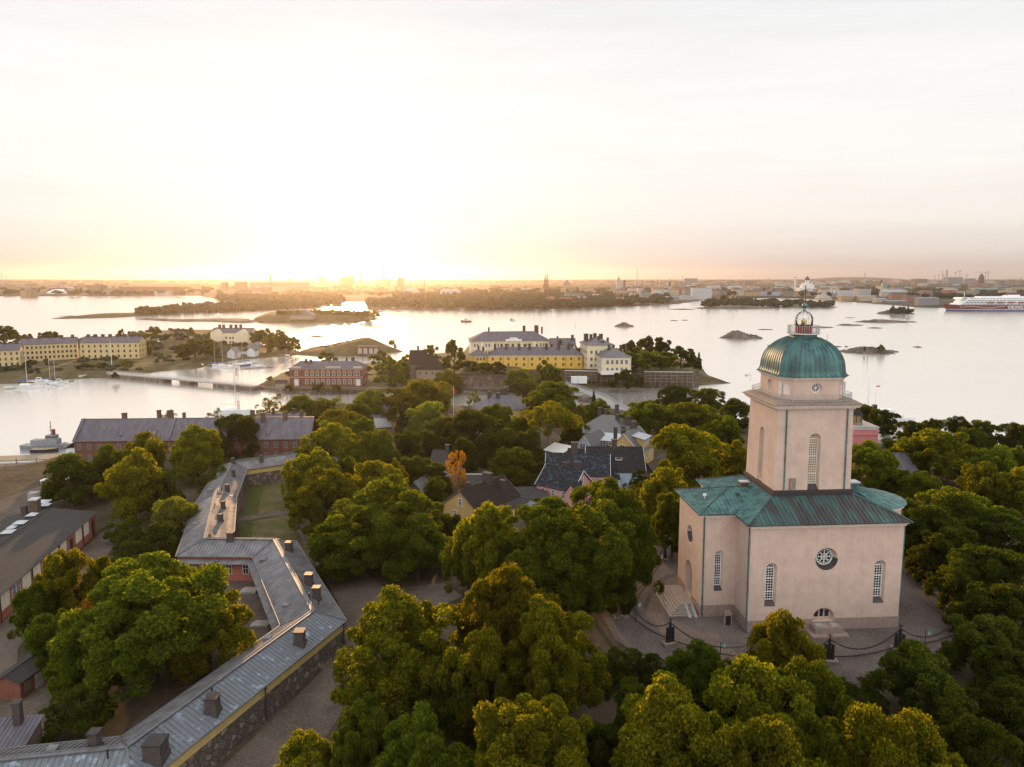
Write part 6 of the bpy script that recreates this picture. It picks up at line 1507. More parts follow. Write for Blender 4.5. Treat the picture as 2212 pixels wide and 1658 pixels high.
scaffold('scaffold wrapped round the corner of the dark wall below the cream block', at(1300, 800.5, YZ), at(1340, 802, YZ), 6.8, 2.4)
scaffold('scaffold on the wall left of the white container', at(1222, 799, YZ), at(1290, 800.5, YZ), 6.6, 2.4)
cn = thing('white_container', 'white site container on the grass below the dark wall', 'container', tuple(at(1234, 829, 2.9)) + (2.9,), 0)
b = MB(); b.box(0, 8.6, 0, 2.6, 0, 3.6); b.box(-.1, 8.7, -.1, 2.7, 3.6, 3.75); b.build('body', 'white_paint', cn)
b = MB(); b.box(8.6, 10.0, 1.2, 1.4, 2.6, 2.75); b.build('drawbar', 'white_grey', cn)
b = MB(); b.box(3.2, 4.2, -.04, -.001, .2, 2.4); b.build('door', 'white_grey', cn)
# red brick house with white window surrounds
t, L = house('red_brick_house', 'two storey red brick house with white window surrounds by the strait', at(624.5, 797, 11.8), at(783.5, 797, 11.8), 13, 2.6, 11.8, 15.2, roof='hip', wall='brick_red', roofm='slate_violet', over=.5, rib=.8, hipx=4.5, cat='building', trim='trim_tan', chim=((.2, .35, 13, 16.6, 1.3, 1), (.27, .3, 13, 16.4, 1.3, 1), (.5, .55, 13, 17.5, 1.4, 1.2), (.83, .55, 13, 17.3, 1.6, 1.3)))
wR = win_mesh(1.15, 2.2, 'trim_tan', 'pane_grey', True, .26)
xs = [L * .095] + [L * (.235 + .0735 * i) for i in range(10)] + [L * .935]
windows(t, wR, 'f', xs, [5.6], L, 13); windows(t, wR, 'f', xs[1:-1], [1.0], L, 13)
for x in (xs[0], xs[-1]): b = MB(); b.box(x - 1.3, x + 1.3, -.1, -.001, 0, 3.7); b.box(x - .9, x + .9, -.13, -.1, 0, 3.2, 1); b.build('door', ['trim_tan', 'white_grey'], t)
b = MB(); b.box(-.05, L + .05, -.14, -.002, 4.45, 4.75); b.build('string_course', 'trim_tan', t)
for x0, x1 in ((.02, .16), (.5, .7), (.87, .99)): b = MB(); b.box(L * x0, L * x1, -.3, .4, 9.3, 10.4); b.build('parapet', 'trim_tan', t)
windows(t, wR, 'b', [2.5, 6.5, 10.5], [1.0, 5.6], L, 13)
t, L = house('small_hut', 'tiny pale hut left of the red brick house', at(*F2(1245, 1590), 4.6), at(*F2(1360, 1590), 4.6), 4, 2.3, 4.6, 5.8, wall='wood_pale', roofm='roof_felt', rib=0, cat='hut')
t, L = house('brown_roof_house', 'house under a tall brown pyramid roof among the trees', at(*F3(880, 1408), 10.5), at(*F3(1195, 1408), 10.5), 13, 3.2, 9.6, 16.4, roof='hip', wall='wood_pale', roofm='roof_brown', rib=0, hipx=5.8, over=.8)
windows(t, wY, 'f', lin(2, L - 2, 4), [3.5], L, 13)
t, L = house('brown_roof_house', 'steeper brown roofed house just behind the pyramid roof', at(*F3(795, 1330), 14), at(*F3(985, 1330), 14), 11, 3.5, 12.5, 19.5, wall='wood_old', roofm='roof_brown', rib=0, chim=((.5, .5, 18, 22, 1, 1),))
# western island
wB = win_mesh(1.2, 1.8, 'barracks_yellow', 'pane_dark', False, .12)
def barr(label, a, b_, ze, nx, D=13, ch=6):
    L = (v2(b_) - v2(a)).length
    t, L = house('yellow_barracks', label, a, b_, D, 3.4, ze, ze + 3.6, wall='barracks_yellow', roofm='slate_violet', rib=0, over=.4, cat='building', group='yellow barracks on the western island', chim=tuple(((i + .6) / ch, .5, ze + 2, ze + 5.4, 2.0, 1.4) for i in range(ch)))
    h = ze - 3.4
    windows(t, wB, 'f', [L * (i + .5) / nx for i in range(nx)], [.9, .9 + h * .31, .9 + h * .63], L, D)
    if nx < 12: windows(t, wB, 'b', lin(2, D - 2, 3), [.9, .9 + h * .31, .9 + h * .63], L, D)
    return t
barr('yellow barracks cut off by the left edge of the picture', at(-60, 760, 14.2), at(42, 756.2, 14.2), 14.2, 8, 13, 4)
barr('left wing of the long yellow barracks with three window rows', at(44, 745.5, 14.4), at(166, 740.8, 14.4), 14.4, 13, 13, 5)
barr('right wing of the long yellow barracks with many chimneys', at(172, 741.2, 14.8), at(299, 739.8, 14.8), 14.8, 10, 14, 8)
t, L = house('yellow_house', 'tall pale yellow twin gabled house on the western island', at(*F2(470, 990), 14.0), at(*F2(950, 990), 14.0), 14, 3.2, 14.0, 17.5, wall='cream', roofm='slate_violet', rib=0, over=.4, cat='house', chim=chs((.15, .25, .43, .56, .68), .5, 16, 20.5, 2.0, 1.5))
windows(t, wB, 'f', [L * k for k in (.07, .22, .38, .48, .55, .81, .87)], [2, 5.6], L, 14)
for x in (.15, .8):
    b = MB(); w_ = L * .15; b.add([(L * x - w_, -.5, -1), (L * x + w_, -.5, -1), (L * x + w_, -.5, 11), (L * x, -.5, 13.6), (L * x - w_, -.5, 11), (L * x - w_, 2, 11), (L * x, 6, 13.6), (L * x + w_, 2, 11)], [(0, 1, 2, 3, 4), (4, 3, 6, 5), (3, 2, 7, 6)]); b.build('gable_front', 'cream', t)
t, L = house('boat_house', 'white gabled boathouse above the moored yachts, left one', at(*F2(665, 1232), 5.2), at(*F2(775, 1232), 5.2), 9, 2.4, 5.6, 8.6, axis='y', wall='wall_white', roofm='roof_grey', rib=0, cat='boathouse')
t, L = house('boat_house', 'white gabled boathouse above the moored yachts, right one', at(*F2(905, 1212), 5.2), at(*F2(1000, 1212), 5.2), 9, 2.4, 5.6, 8.4, axis='y', wall='wall_white', roofm='roof_grey', rib=0, cat='boathouse')
t, L = house('store_house', 'low white store between the two boathouses', at(*F2(775, 1212), 5.0), at(*F2(905, 1208), 5.0), 6, 2.4, 5.0, 6.4, wall='wall_white', roofm='roof_felt', rib=0, cat='shed')
t, L = house('dark_store', 'dark roofed store left of the boathouses', at(*F2(585, 1240), 4.6), at(*F2(670, 1240), 4.6), 12, 2.4, 4.6, 7.5, wall='wood_old', roofm='roof_felt', rib=0, cat='shed')
t, L = house('hip_roof_house', 'low yellow house with wide grey hipped roof by the yachts', at(*F2(915, 1166), 7.0), at(*F2(1135, 1160), 7.0), 13, 2.8, 7.0, 11.0, roof='hip', wall='yellow_ochre', roofm='slate_violet', rib=0, hipx=7, over=.8, cat='house')
t, L = house('red_cabin', 'small red cabin with bright roof at the foot of the hill', at(*F1(1800, 1115), 9), at(*F1(1885, 1115), 9), 6, 6, 9, 10.5, wall='red_paint', roofm='white_grey', rib=0, cat='cabin')
# fort island, mound casemates
t, L = house('fort_hall', 'low grey roofed hall on the fort island', at(*F2(1420, 800), 8), at(*F2(1690, 800), 8), 26, 6, 10.0, 17.0, roof='hip', wall='wood_pale', roofm='slate_violet', rib=0, hipx=12, cat='building')
t, L = house('fort_house', 'small house at the right tip of the fort island', at(*F3(255, 815), 4), at(*F3(330, 815), 4), 9, 3, 8.0, 10.0, wall='wood_pale', roofm='roof_felt', rib=0, cat='house')
t = thing('casemate_wall', 'pale arched casemate openings in the grassy mound', 'wall', tuple(at(793, 765, 2)) + (2.0,), R(-8))
b = MB(); b.box(-8, 9, -.6, 4, -1, 5.8); b.build('wall_face', 'fort_wall', t)
for x in (-6, -1.5, 3, 7): b = MB(); ol = arch_outline(3.0, 0, 4.4); b.add([(x + a, -.64, z) for a, z in ol], [tuple(range(len(ol)))]); b.build('arch', 'concrete', t)
t.location.y += 2
# ---- bridges
def bridge(name, label, pts, w, z, railm, piers, deckm='concrete', solid=()):
    t = thing(name, label, 'bridge', (pts[0].x, pts[0].y, 0)); o = pts[0]
    d = MB()
    for i in range(len(pts) - 1):
        p, q = pts[i] - o, pts[i + 1] - o; n = v2((-(q - p).y, (q - p).x)).normalized() * (w / 2)
        d.add([(p.x - n.x, p.y - n.y, z), (q.x - n.x, q.y - n.y, z), (q.x + n.x, q.y + n.y, z), (p.x + n.x, p.y + n.y, z), (p.x - n.x, p.y - n.y, z - .5), (q.x - n.x, q.y - n.y, z - .5), (q.x + n.x, q.y + n.y, z - .5), (p.x + n.x, p.y + n.y, z - .5)], [(0, 1, 2, 3), (7, 6, 5, 4), (0, 4, 5, 1), (1, 5, 6, 2), (2, 6, 7, 3), (3, 7, 4, 0)])
    d.build('deck', deckm, t)
    for s in (-1, 1):
        r_ = MB()
        for i in range(len(pts) - 1):
            p, q = pts[i] - o, pts[i + 1] - o; n = v2((-(q - p).y, (q - p).x)).normalized() * (w / 2 - .1) * s
            p, q = p + n, q + n; k = int((q - p).length / 2.2)
            for zz in (.45, .8, 1.15): r_.bar((p.x, p.y, z + zz), (q.x, q.y, z + zz), .09)
            for j in range(k + 1): c = p.lerp(q, j / max(1, k)); r_.bar((c.x, c.y, z - .2), (c.x, c.y, z + 1.25), .11)
        r_.build('railing', railm, t)
    L = (pts[-1] - o).length
    for f0, f1 in piers:
        p, q = (pts[-1] - o) * f0, (pts[-1] - o) * f1; n = v2((-(q - p).y, (q - p).x)).normalized() * (w / 2 + .5)
        b = MB(); b.prism([(p.x - n.x, p.y - n.y), (q.x - n.x, q.y - n.y), (q.x + n.x, q.y + n.y), (p.x + n.x, p.y + n.y)], -1.5, z - .52); b.build('pier', 'quay', t)
    kids(t); return t
bridge('causeway_bridge', 'long low stone causeway bridge with pale railing between the islands', [at(238, 806, 2.6), at(555, 834, 2.6)], 4.5, 2.6, 'white_grey', [(0, .42), (.53, .60), (.75, 1.0)])
bridge('road_bridge', 'blue white railed bridge running down to the near shore', [at(1212, 827, 3.2), at(1296, 858, 3.2), at(1362, 897, 3.6)], 6.0, 3.2, 'wall_blue', [(0, .12), (.40, .47), (.66, .73), (.92, 1.0)], 'ground_gravel' if False else 'concrete')
# embankment road and walkers on the middle island
def strip(name, pts, w, z, m):
    b = MB(); pts = [at(x, y, z) for x, y in pts]
    for i in range(len(pts) - 1):
        p, q = pts[i], pts[i + 1]; n = v2((-(q - p).y, (q - p).x)).normalized() * (w / 2); b.quad((p.x - n.x, p.y - n.y, z), (q.x - n.x, q.y - n.y, z), (q.x + n.x, q.y + n.y, z), (p.x + n.x, p.y + n.y, z))
    return structure(b.build(name, m))
strip('embankment_road', [(612, 836), (780, 838), (985, 836.5), (1100, 838), (1180, 836), (1215, 828)], 5, 3.5, 'ground_gravel')
for x, y, lab in ((1006, 836.5, 'dark clad walker on the embankment road right of the brick house'),):
    t = thing('person', lab, 'person', tuple(at(x, y, 3.5)) + (3.5,))
    b = MB()
    b.lathe([(.09, 0), (.10, .45), (.12, .85)], (-.11, .05), 8); b.lathe([(.09, 0), (.10, .45), (.12, .85)], (.11, -.05), 8)
    b.lathe([(.19, .82), (.21, 1.1), (.24, 1.38), (.12, 1.5), (.07, 1.55), (.10, 1.62), (.12, 1.7), (.09, 1.8), (.02, 1.84)], (0, 0), 10)
    b.bar((-.26, 0, 1.4), (-.3, .12, .85), .09); b.bar((.26, 0, 1.4), (.3, -.1, .85), .09)
    b.build('body', 'iron_black', t)
# stone embankment edge
b = MB(); e = [at(x, y, 0) for x, y in ((560, 841), (610, 848), (655, 853), (720, 851), (800, 848), (900, 845), (985, 844), (1090, 850), (1190, 851))]
for i in range(len(e) - 1): b.bar((e[i].x, e[i].y + .8, .7), (e[i + 1].x, e[i + 1].y + .8, .7), 1.6, 1.9)
tag(b.build('quay_wall', 'quay', None), 'rough stone quay wall along the near edge of the middle island', 'wall')

# ---- boats
def hull_mesh(L, Bm, H, stern=.75, m=('hull_white', 'deck_tan'), n=9, sheer=.25, name='hull', keel=-.25):
    b = MB(); rings = []
    for i in range(n + 1):
        t = i / n; x = -L / 2 + L * t
        w = Bm / 2 * (stern + (1 - stern) * math.sin(min(1, t / .45) * math.pi / 2)) if t < .45 else Bm / 2 * (1 - ((t - .45) / .55) ** 2.2)
        w = max(w, .02); top = H * (1 + sheer * max(0, t - .3) ** 2 * 2)
        rings.append([(x, -w, top), (x - (.06 * L * (1 - t) if t > .8 else 0), -w * .82, keel), (x - (.06 * L * (1 - t) if t > .8 else 0), w * .82, keel), (x, w, top)])
    vs = [p for r in rings for p in r]; fs = []; 
    for i in range(n):
        o = i * 4
        for k in range(3): fs.append((o + k, o + k + 1, o + 4 + k + 1, o + 4 + k))
    b.add(vs, fs + [(0, 1, 2, 3)], 0)
    b.add(vs, [(i * 4 + 3, i * 4, i * 4 + 4, i * 4 + 7) for i in range(n)], 1)
    return b
def sailboat(label, x, y, L, rz, mast=None, mats=('hull_white', 'deck_tan'), cover=True, group=None, z=0, simple=False):
    t = thing('sailboat', label, 'sailboat', tuple(at(x, y, z)) + (z,), rz, group)
    hull_mesh(L, L * .30, L * .10, m=mats).build('hull', list(mats), t)
    b = MB(); h0 = L * .10; b.prism([(-L * .18, -L * .08), (L * .18, -L * .06), (L * .18, L * .06), (-L * .18, L * .08)], h0, h0 + L * .055, top=[(-L * .16, -L * .065), (L * .14, -L * .045), (L * .14, L * .045), (-L * .16, L * .065)]); b.build('cabin', 'hull_white', t)
    M = mast or L * 1.25; tk = .07 if L < 14 else .12
    b = MB(); b.cyl((L * .06, 0, h0), (L * .06, 0, h0 + M), tk * 1.3, tk, 6); b.build('mast', 'white_grey', t)
    if not simple:
        b = MB(); b.bar((L * .06, 0, h0 + L * .14), (-L * .36, 0, h0 + L * .15), tk * 1.6); b.build('boom', 'white_grey', t)
        if cover: b = MB(); b.cyl((L * .05, 0, h0 + L * .165), (-L * .34, 0, h0 + L * .17), L * .022, n=7); b.build('sail_cover', 'sail_blue', t)
        b = MB()
        for q in ((L * .49, 0, h0 * 1.2), (-L * .49, 0, h0), (L * .05, L * .12, h0), (L * .05, -L * .12, h0)): b.bar((L * .06, 0, h0 + M * .97), q, .03)
        b.build('rigging', 'rope', t)
    kids(t); return t
def motorboat(label, x, y, L, rz, mats=('hull_white', 'deck_tan'), cab=True, group=None, z=0):
    t = thing('motorboat', label, 'motorboat', tuple(at(x, y, z)) + (z,), rz, group)
    hull_mesh(L, L * .34, L * .13, m=mats, stern=.9).build('hull', list(mats), t)
    if cab:
        h0 = L * .13; b = MB(); b.prism([(-L * .12, -L * .12), (L * .2, -L * .1), (L * .2, L * .1), (-L * .12, L * .12)], h0, h0 + L * .14, top=[(-L * .1, -L * .11), (L * .1, -L * .085), (L * .1, L * .085), (-L * .1, L * .11)]); b.build('cabin', 'hull_white', t)
        b = MB(); b.box(-L * .08, L * .12, -L * .117, -L * .108, h0 + L * .06, h0 + L * .115); b.box(-L * .08, L * .12, L * .108, L * .117, h0 + L * .06, h0 + L * .115); b.build('window', 'pane_dark', t)
    kids(t); return t
sailboat('large white sailing yacht with tall mast moored off the left shore', 56, 838, 15, R(4), 20)
sailboat('sailing yacht with blue cover at the end of the left pontoon', 106, 828.5, 11, R(20), 17)
sailboat('white sailing yacht inside the left pontoon group', 118, 833, 11, R(-10), 15)
motorboat('pale motor cruiser nearest the left reed shore', 84, 826, 10, R(15))
motorboat('white motorboat at the front of the left pontoon group', 108, 837, 8, R(175))
motorboat('motorboat with open cockpit at the right of the left pontoon group', 127, 829, 10, R(30))
YB = [('dark hulled yacht leftmost beside the boathouse bank', 463, 791, 9, 14, ('hull_blue', 'deck_tan')), ('white yacht second from the left under the boathouses', 479, 793, 12, 20, ('hull_white', 'deck_tan')), ('white yacht in the middle under the boathouses', 500, 795.5, 11, 20, ('hull_white', 'deck_tan')),
      ('blue hulled yacht right of the middle under the boathouses', 522, 791.5, 12, 20, ('hull_blue', 'deck_tan')), ('slim white yacht with boom beside the right boathouse', 538, 789, 12, 18, ('hull_white', 'deck_tan')), ('outermost yacht to the right of the boathouse group', 557, 794, 10, 16, ('hull_white', 'deck_tan'))]
for i, (lab, x, y, L, M, mm) in enumerate(YB): sailboat(lab, x, y, L, R(14 + 8 * (i % 3)), M, mm, group='yachts moored below the boathouses')
sailboat('big sailing yacht with long boom moored behind the barracks roof', 505, 893, 17, R(-4), 21, ('hull_white', 'white_grey'), cover=False)
sailboat('lone white sailing yacht under way near the wooded island', F2(565, 775)[0], 680.5, 13, R(0), 16, cover=False)
for i, (x, y, lab) in enumerate(((20, 836.5, 'white dinghy drawn on the left reed shore'), (162, 811.5, 'white upturned rowing boat on the grass bank, left'), (179, 813, 'white rowing boat on the grass bank before the causeway'), (203, 809, 'white rowing boat beside the causeway end'), (437, 788, 'white dinghy hauled out left of the yachts'), (620, 768, 'white launch by the neck to the mound'))):
    t = thing('rowing_boat', lab, 'rowing boat', tuple(at(x, y, 1.0)) + (1.0,), R(30 * i), 'rowing boats on the banks'); hull_mesh(4.6, 1.7, .6, n=6).build('hull', ['hull_white', 'deck_tan'], t); b = MB(); b.box(-.3, 0, -.7, .7, .4, .48); b.build('thwart', 'deck_tan', t)
# small red ferry under way
t = motorboat('small red and white ferry under way in the open strait', 1007, 696, 15, R(175), ('ferry_red', 'deck_tan'))
b = MB(); b.box(-4, 3, -1.9, 1.9, 4.0, 6.2); b.build('upper_deck', 'hull_white', t)
motorboat('dark workboat near the sunlit channel', 820, 674, 12, R(0), ('hull_grey', 'deck_tan'))
motorboat('dark launch left of the sunlit channel mouth', 862, 673.6, 9, R(170), ('hull_grey', 'deck_tan'))
# grey patrol ship at the pier
t = thing('patrol_ship', 'grey patrol ship with red mast alongside the left pier', 'ship', tuple(at(104, 970, 0)) + (0,), R(1)); t.scale = (.74, .74, .74)
hull_mesh(24, 5.6, 2.2, m=('hull_grey', 'deck_tan'), stern=.85, name='hull').build('hull', ['hull_grey', 'hull_grey'], t)
b = MB(); b.box(-7, -1.5, -1.9, 1.9, 2.1, 4.6); b.box(-1.5, 5.5, -1.9, 1.9, 2.1, 5.0); b.box(0, 4.5, -1.6, 1.6, 5.0, 6.9); b.build('deckhouse', 'hull_grey', t)
b = MB(); b.box(.3, 4.55, -1.65, -1.6, 5.7, 6.4); b.box(4.5, 4.56, -1.4, 1.4, 5.7, 6.4); b.build('bridge_window', 'pane_dark', t)
b = MB(); b.bar((2, 0, 6.9), (2, 0, 13.5), .22); b.bar((2, -1.4, 10.6), (2, 1.4, 10.6), .12); b.bar((1, 0, 9), (3, 0, 9), .14); b.build('mast', 'dark_metal', t)
b = MB(); b.box(2.6, 3.8, -.5, .5, 6.9, 9.6); b.build('funnel', 'red_paint', t)
b = MB(); b.lathe([(.2, 2.2), (.6, 2.3), (.6, 3.0), (.1, 3.3)], (8, 0), 10); b.bar((8, 0, 3), (10, 0, 3.4), .15); b.build('gun', 'hull_grey', t)
motorboat('black inflatable workboat in front of the grey patrol ship', 98, 977, 9, R(3), ('iron_black', 'deck_tan'), cab=False)
# piers and slips
def pier(label, a, b_, w, z, m='wood_pale'):
    p, q = at(*a, z), at(*b_, z); t = thing('pier', label, 'pier', (p.x, p.y, 0), math.atan2((q - p).y, (q - p).x)); L = (q - p).length
    b = MB(); b.box(0, L, -w / 2, w / 2, z - .35, z); b.build('deck', m, t)
    for i in range(int(L / 6) + 1): b = MB(); b.cyl((i * 6, -w / 2 + .2, -1.5), (i * 6, -w / 2 + .2, z + .5), .18, n=7); b.build('pile', 'wood_old', t)
    kids(t)
pier('broad wooden pier before the grey patrol ship', (-40, 992), (155, 985), 7, 1.5)
pier('narrow wooden slip beam near the left shore', (-30, 1008), (120, 1001), 2.2, 1.2, 'wood_old')
pier('plank jetty along the grassy left shore', (-30, 1024), (128, 1012), 2.6, 1.3)
pier('low pontoon under the boathouses', (520, 796), (590, 792), 2.5, .7)
pier('short pontoon of the left yacht group', (85, 826), (160, 821), 2.5, .7)
# white passenger boat behind the trees on the right
t = thing('passenger_boat', 'white passenger boat half hidden behind the dark shore trees on the right', 'ship', tuple(at(1909, 915, 0)) + (0,), R(-6)); t.scale = (.82, .82, .82)
hull_mesh(30, 7.5, 2.6, m=('hull_white', 'white_grey')).build('hull', ['hull_white', 'white_grey'], t)
b = MB(); b.box(-12, 8, -3, 3, 2.6, 5.0); b.box(-10, 4, -2.8, 2.8, 5.0, 7.4); b.build('deckhouse', 'hull_white', t)
for i in range(9): b = MB(); b.box(-11 + 2.1 * i, -9.6 + 2.1 * i, -3.05, -2.98, 3.4, 4.4); b.build('window', 'pane_dark', t)
b = MB(); b.bar((-8, 0, 7), (-8, 0, 17), .16); b.bar((-8, -1.6, 13.5), (-8, 1.6, 13.5), .1); b.build('mast', 'white_grey', t)
b = MB(); b.box(-6, -4, -1, 1, 7.4, 9.6); b.build('funnel', 'iron_black', t)
for x, y, h, lab in ((1872, 905, 17, 'slim white mast behind the rose gatehouse, left'), (1889, 905, 15, 'slim mast with pennant behind the rose gatehouse, right')):
    t = thing('flagpole', lab, 'flagpole', tuple(at(x, y, 2)) + (1.0,)); b = MB(); b.cyl((0, 0, 0), (0, 0, h), .14, .07, 6); b.build('pole', 'white_paint', t)
    if x > 1880: b = MB(); b.quad((.05, 0, h - .6), (1.6, .2, h - .5), (1.6, .2, h - .1), (.05, 0, h)); b.build('pennant', 'flag_red', t)
# lattice radio mast, flagpoles, harbour lamps
t = thing('radio_mast', 'red and white lattice radio mast rising behind the barracks roof', 'mast', tuple(at(516, 900, 3)) + (3.0,))
for s in range(8):
    b = MB(); z0, z1 = s * 3.4, (s + 1) * 3.4
    for k in range(3):
        a = 2.09 * k; a2 = 2.09 * (k + 1); r_ = .55
        b.bar((r_ * math.cos(a), r_ * math.sin(a), z0), (r_ * math.cos(a), r_ * math.sin(a), z1), .09)
        for h_ in (0, .5):
            b.bar((r_ * math.cos(a), r_ * math.sin(a), z0 + h_ * 3.4), (r_ * math.cos(a2), r_ * math.sin(a2), z0 + (h_ + .5) * 3.4), .05)
            b.bar((r_ * math.cos(a), r_ * math.sin(a), z0 + h_ * 3.4), (r_ * math.cos(a2), r_ * math.sin(a2), z0 + h_ * 3.4), .05)
    b.build('lattice_section', 'red_paint' if s % 2 else 'white_paint', t)
t = thing('flagpole', 'white flagpole with red flag in the middle village', 'flagpole', tuple(at(980, 897, 5)) + (5.0,)); b = MB(); b.cyl((0, 0, 0), (0, 0, 12), .1, .06, 6); b.build('pole', 'white_paint', t); b = MB(); b.quad((.05, 0, 8.9), (.7, .15, 8.4), (.75, .15, 10.6), (.05, 0, 11.6)); b.build('flag', 'flag_red', t)
t = thing('flagpole', 'tall white flagpole before the yellow barracks', 'flagpole', tuple(at(241.5, 789, 3)) + (3.0,)); b = MB(); b.cyl((0, 0, 0), (0, 0, 17), .2, .1, 6); b.build('pole', 'white_paint', t)
for x, y, lab in ((1392, 893, 'tall lamp post by the near end of the blue railed bridge'), (535, 832, 'lamp post on the causeway near the middle'), (707, 836, 'lamp post where the causeway meets the middle island')):
    if x == 707: x, y = 555, 828
    t = thing('lamp_post', lab, 'lamp', tuple(at(x, y, 3)) + (2.6,), 0, 'lamp posts by the bridges'); b = MB(); b.cyl((0, 0, 0), (0, 0, 7.5), .1, .06, 6); b.bar((0, 0, 7.4), (1.1, 0, 7.6), .07); b.build('pole', 'white_grey', t); b = MB(); b.box(.7, 1.4, -.12, .12, 7.5, 7.7); b.build('lamp_head', 'dark_metal', t)
# clutter on the grass at the left
for x, y, rz, l, w, h, lab, nm, mm in ((124, 1040, .6, 8, 1.6, .9, 'long white wrapped boat hull lying on the left grass', 'wrapped_boat', 'white_paint'), (78, 1079, .3, 3.2, 2.2, 1.8, 'heap of pale crates on the grass by the workshop, left', 'crate', 'concrete'), (136, 1081, .5, 2.6, 1.2, .8, 'pale crate on the grass before the dark round tree', 'crate', 'white_grey'), (218, 1062, .2, 6, 3, 3.0, 'light blue tarpaulin covered boat between the left trees', 'covered_boat', 'wall_blue')):
    p = gp(x, y); t = thing(nm, lab, nm.split('_')[-1], p, rz); hull_mesh(l, w, h, m=(mm, mm), n=7).build('hull' if 'boat' in nm else 'box', [mm, mm], t)
    b = MB(); b.prism([(-l * .42, -w * .4), (l * .3, -w * .36), (l * .3, w * .36), (-l * .42, w * .4)], h, h + .35, top=[(-l * .4, -.1), (l * .28, -.1), (l * .28, .1), (-l * .4, .1)]); b.build('cover', mm, t)
# ---- trees of the islands
FARTREES = [
 ('dark', 12, 706, 46, 13, 'tall dark tree at the left edge above the yellow barracks', 4), ('dark', 38, 724, 40, 10, 'dark tree behind the left yellow barracks end', 4), ('dark', 58, 723, 28, 9, 'round dark tree behind the left wing of the barracks', 4), ('dark', 98, 717, 30, 12, 'left of two joined trees behind the barracks roof', 4), ('dark', 115, 718, 28, 12, 'right of two joined trees behind the barracks roof', 4),
 ('open', 262, 714, 16, 13, 'slim lone tree above the right wing of the barracks', 5), ('dark', 333, 707, 30, 9, 'bushy tree on the left crest of the grassy hill', 6), ('green', 300, 716, 36, 8, 'low tree left of the grassy hill crest', 4), ('bush', 313, 735, 26, 11, 'dark tree right against the barracks end wall', 4), ('dark', 420, 733, 58, 14, 'large dark tree left of the tall twin gabled house', 4), ('dark', 448, 733, 34, 12, 'dark tree touching the tall twin gabled house', 4), ('dark', 465, 752, 26, 8, 'dark tree below the tall twin gabled house', 3),
 ('bush', 395, 745, 40, 9, 'dark bush on the slope under the hill', 4), ('green', 563, 708, 42, 15, 'tall tree right of the twin gabled house', 4), ('green', 585, 722, 34, 13, 'tree beside the hip roofed low house', 4), ('green', 601, 716, 36, 14, 'tree behind the right boathouse bank', 4), ('green', 617, 727, 28, 10, 'tree second from the tip of the western island', 3), ('open', 637, 730, 28, 11, 'see through tree at the tip of the western island', 2.5), ('green', 410, 712, 22, 6, 'scrubby tree on the hill top', 7),
 ('bush', 180, 785, 34, 3.5, 'clipped dark hedge bush before the right barracks wing', 3.5), ('bush', 220, 783, 28, 4, 'rounded bush right of the clipped hedge', 3.5), ('green', 270, 778, 18, 5, 'small pale tree by the tall flagpole', 3.2), ('bush', 55, 784, 22, 4, 'bush at the corner of the left barracks', 3.5), ('bush', 247, 803, 14, 4, 'bush at the left end of the causeway', 2.5),
 ('green', 846, 733, 14, 6, 'small tree on the right foot of the mound', 2), ('open', 853, 744, 8, 4, 'tiny tree at the tip of the mound island', 1.5),
 ('open', 704, 764, 46, 11, 'spreading tree behind the red brick house', 2.5), ('spruce', 749, 773, 12, 8, 'small spruce behind the red brick roof', 2.5), ('open', 583, 814, 17, 3.5, 'windswept bush left of the small hut', 1.8), ('bush', 686, 826, 30, 4.5, 'round bush in front of the red brick house', 2.4), ('bush', 727, 832, 18, 3, 'smaller bush in front of the red brick house', 2.4), ('bush', 624, 833, 20, 2.6, 'low bush by the small hut', 2),
 ('green', 822, 762, 50, 14, 'first tree right of the red brick house', 3), ('green', 842, 778, 56, 15, 'second tree right of the red brick house', 3), ('green', 868, 775, 36, 14, 'tree left of the tall brown pyramid roof', 3), ('green', 880, 770, 36, 13, 'tree against the brown roofed house', 3),
 ('open', 931, 748, 36, 14, 'see through tree behind the brown pyramid roof', 4), ('open', 981, 740, 50, 17, 'tall airy tree left of the pale yellow academy', 8), ('bush', 1010, 781, 60, 5, 'hedge bush left of the long yellow building', 9), ('bush', 1045, 786, 60, 4.5, 'hedge bush below the yellow annexe', 9), ('bush', 1078, 783, 34, 6, 'round bush before the yellow facade', 9),
 ('green', 1186, 779, 54, 15, 'dark green tree before the right half of the long yellow building', 3), ('green', 1147, 738, 20, 12, 'round tree between academy and long yellow building', 9), ('green', 1216, 731, 36, 16, 'airy tree right of the pale yellow academy', 9), ('dark', 1240, 745, 34, 12, 'tree before the far cream block', 9),
 ('bush', 1348, 801, 46, 9, 'dark tree before the scaffolded wall', 2.8), ('bush', 1382, 813, 24, 6, 'bush right of the tree at the scaffold', 2.6), ('bush', 1322, 820, 22, 4.5, 'low bush left of the tree at the scaffold', 2.6),
 ('dark', 1362, 737, 44, 13, 'left tree of the grove right of the cream blocks', 9), ('dark', 1398, 728, 50, 16, 'highest tree of the grove right of the cream blocks', 9), ('dark', 1428, 732, 42, 15, 'rounded tree right of the highest grove tree', 9), ('green', 1390, 752, 80, 13, 'broad pale green tree in front of the grove', 9), ('green', 1430, 754, 70, 12, 'second broad pale green tree in front of the grove', 9), ('dark', 1472, 750, 50, 12, 'dark tree near the right end of the grove', 9), ('spruce', 1510, 763, 16, 10, 'ragged spruce at the right end of the grove', 7), ('dark', 1498, 768, 34, 8, 'last round tree of the grove above the wall end', 8), ('dark', 1375, 765, 50, 10, 'low dark tree at the foot of the grove', 9),
]
for a in FARTREES: tree(*a[:6], zg=a[6], far=True)
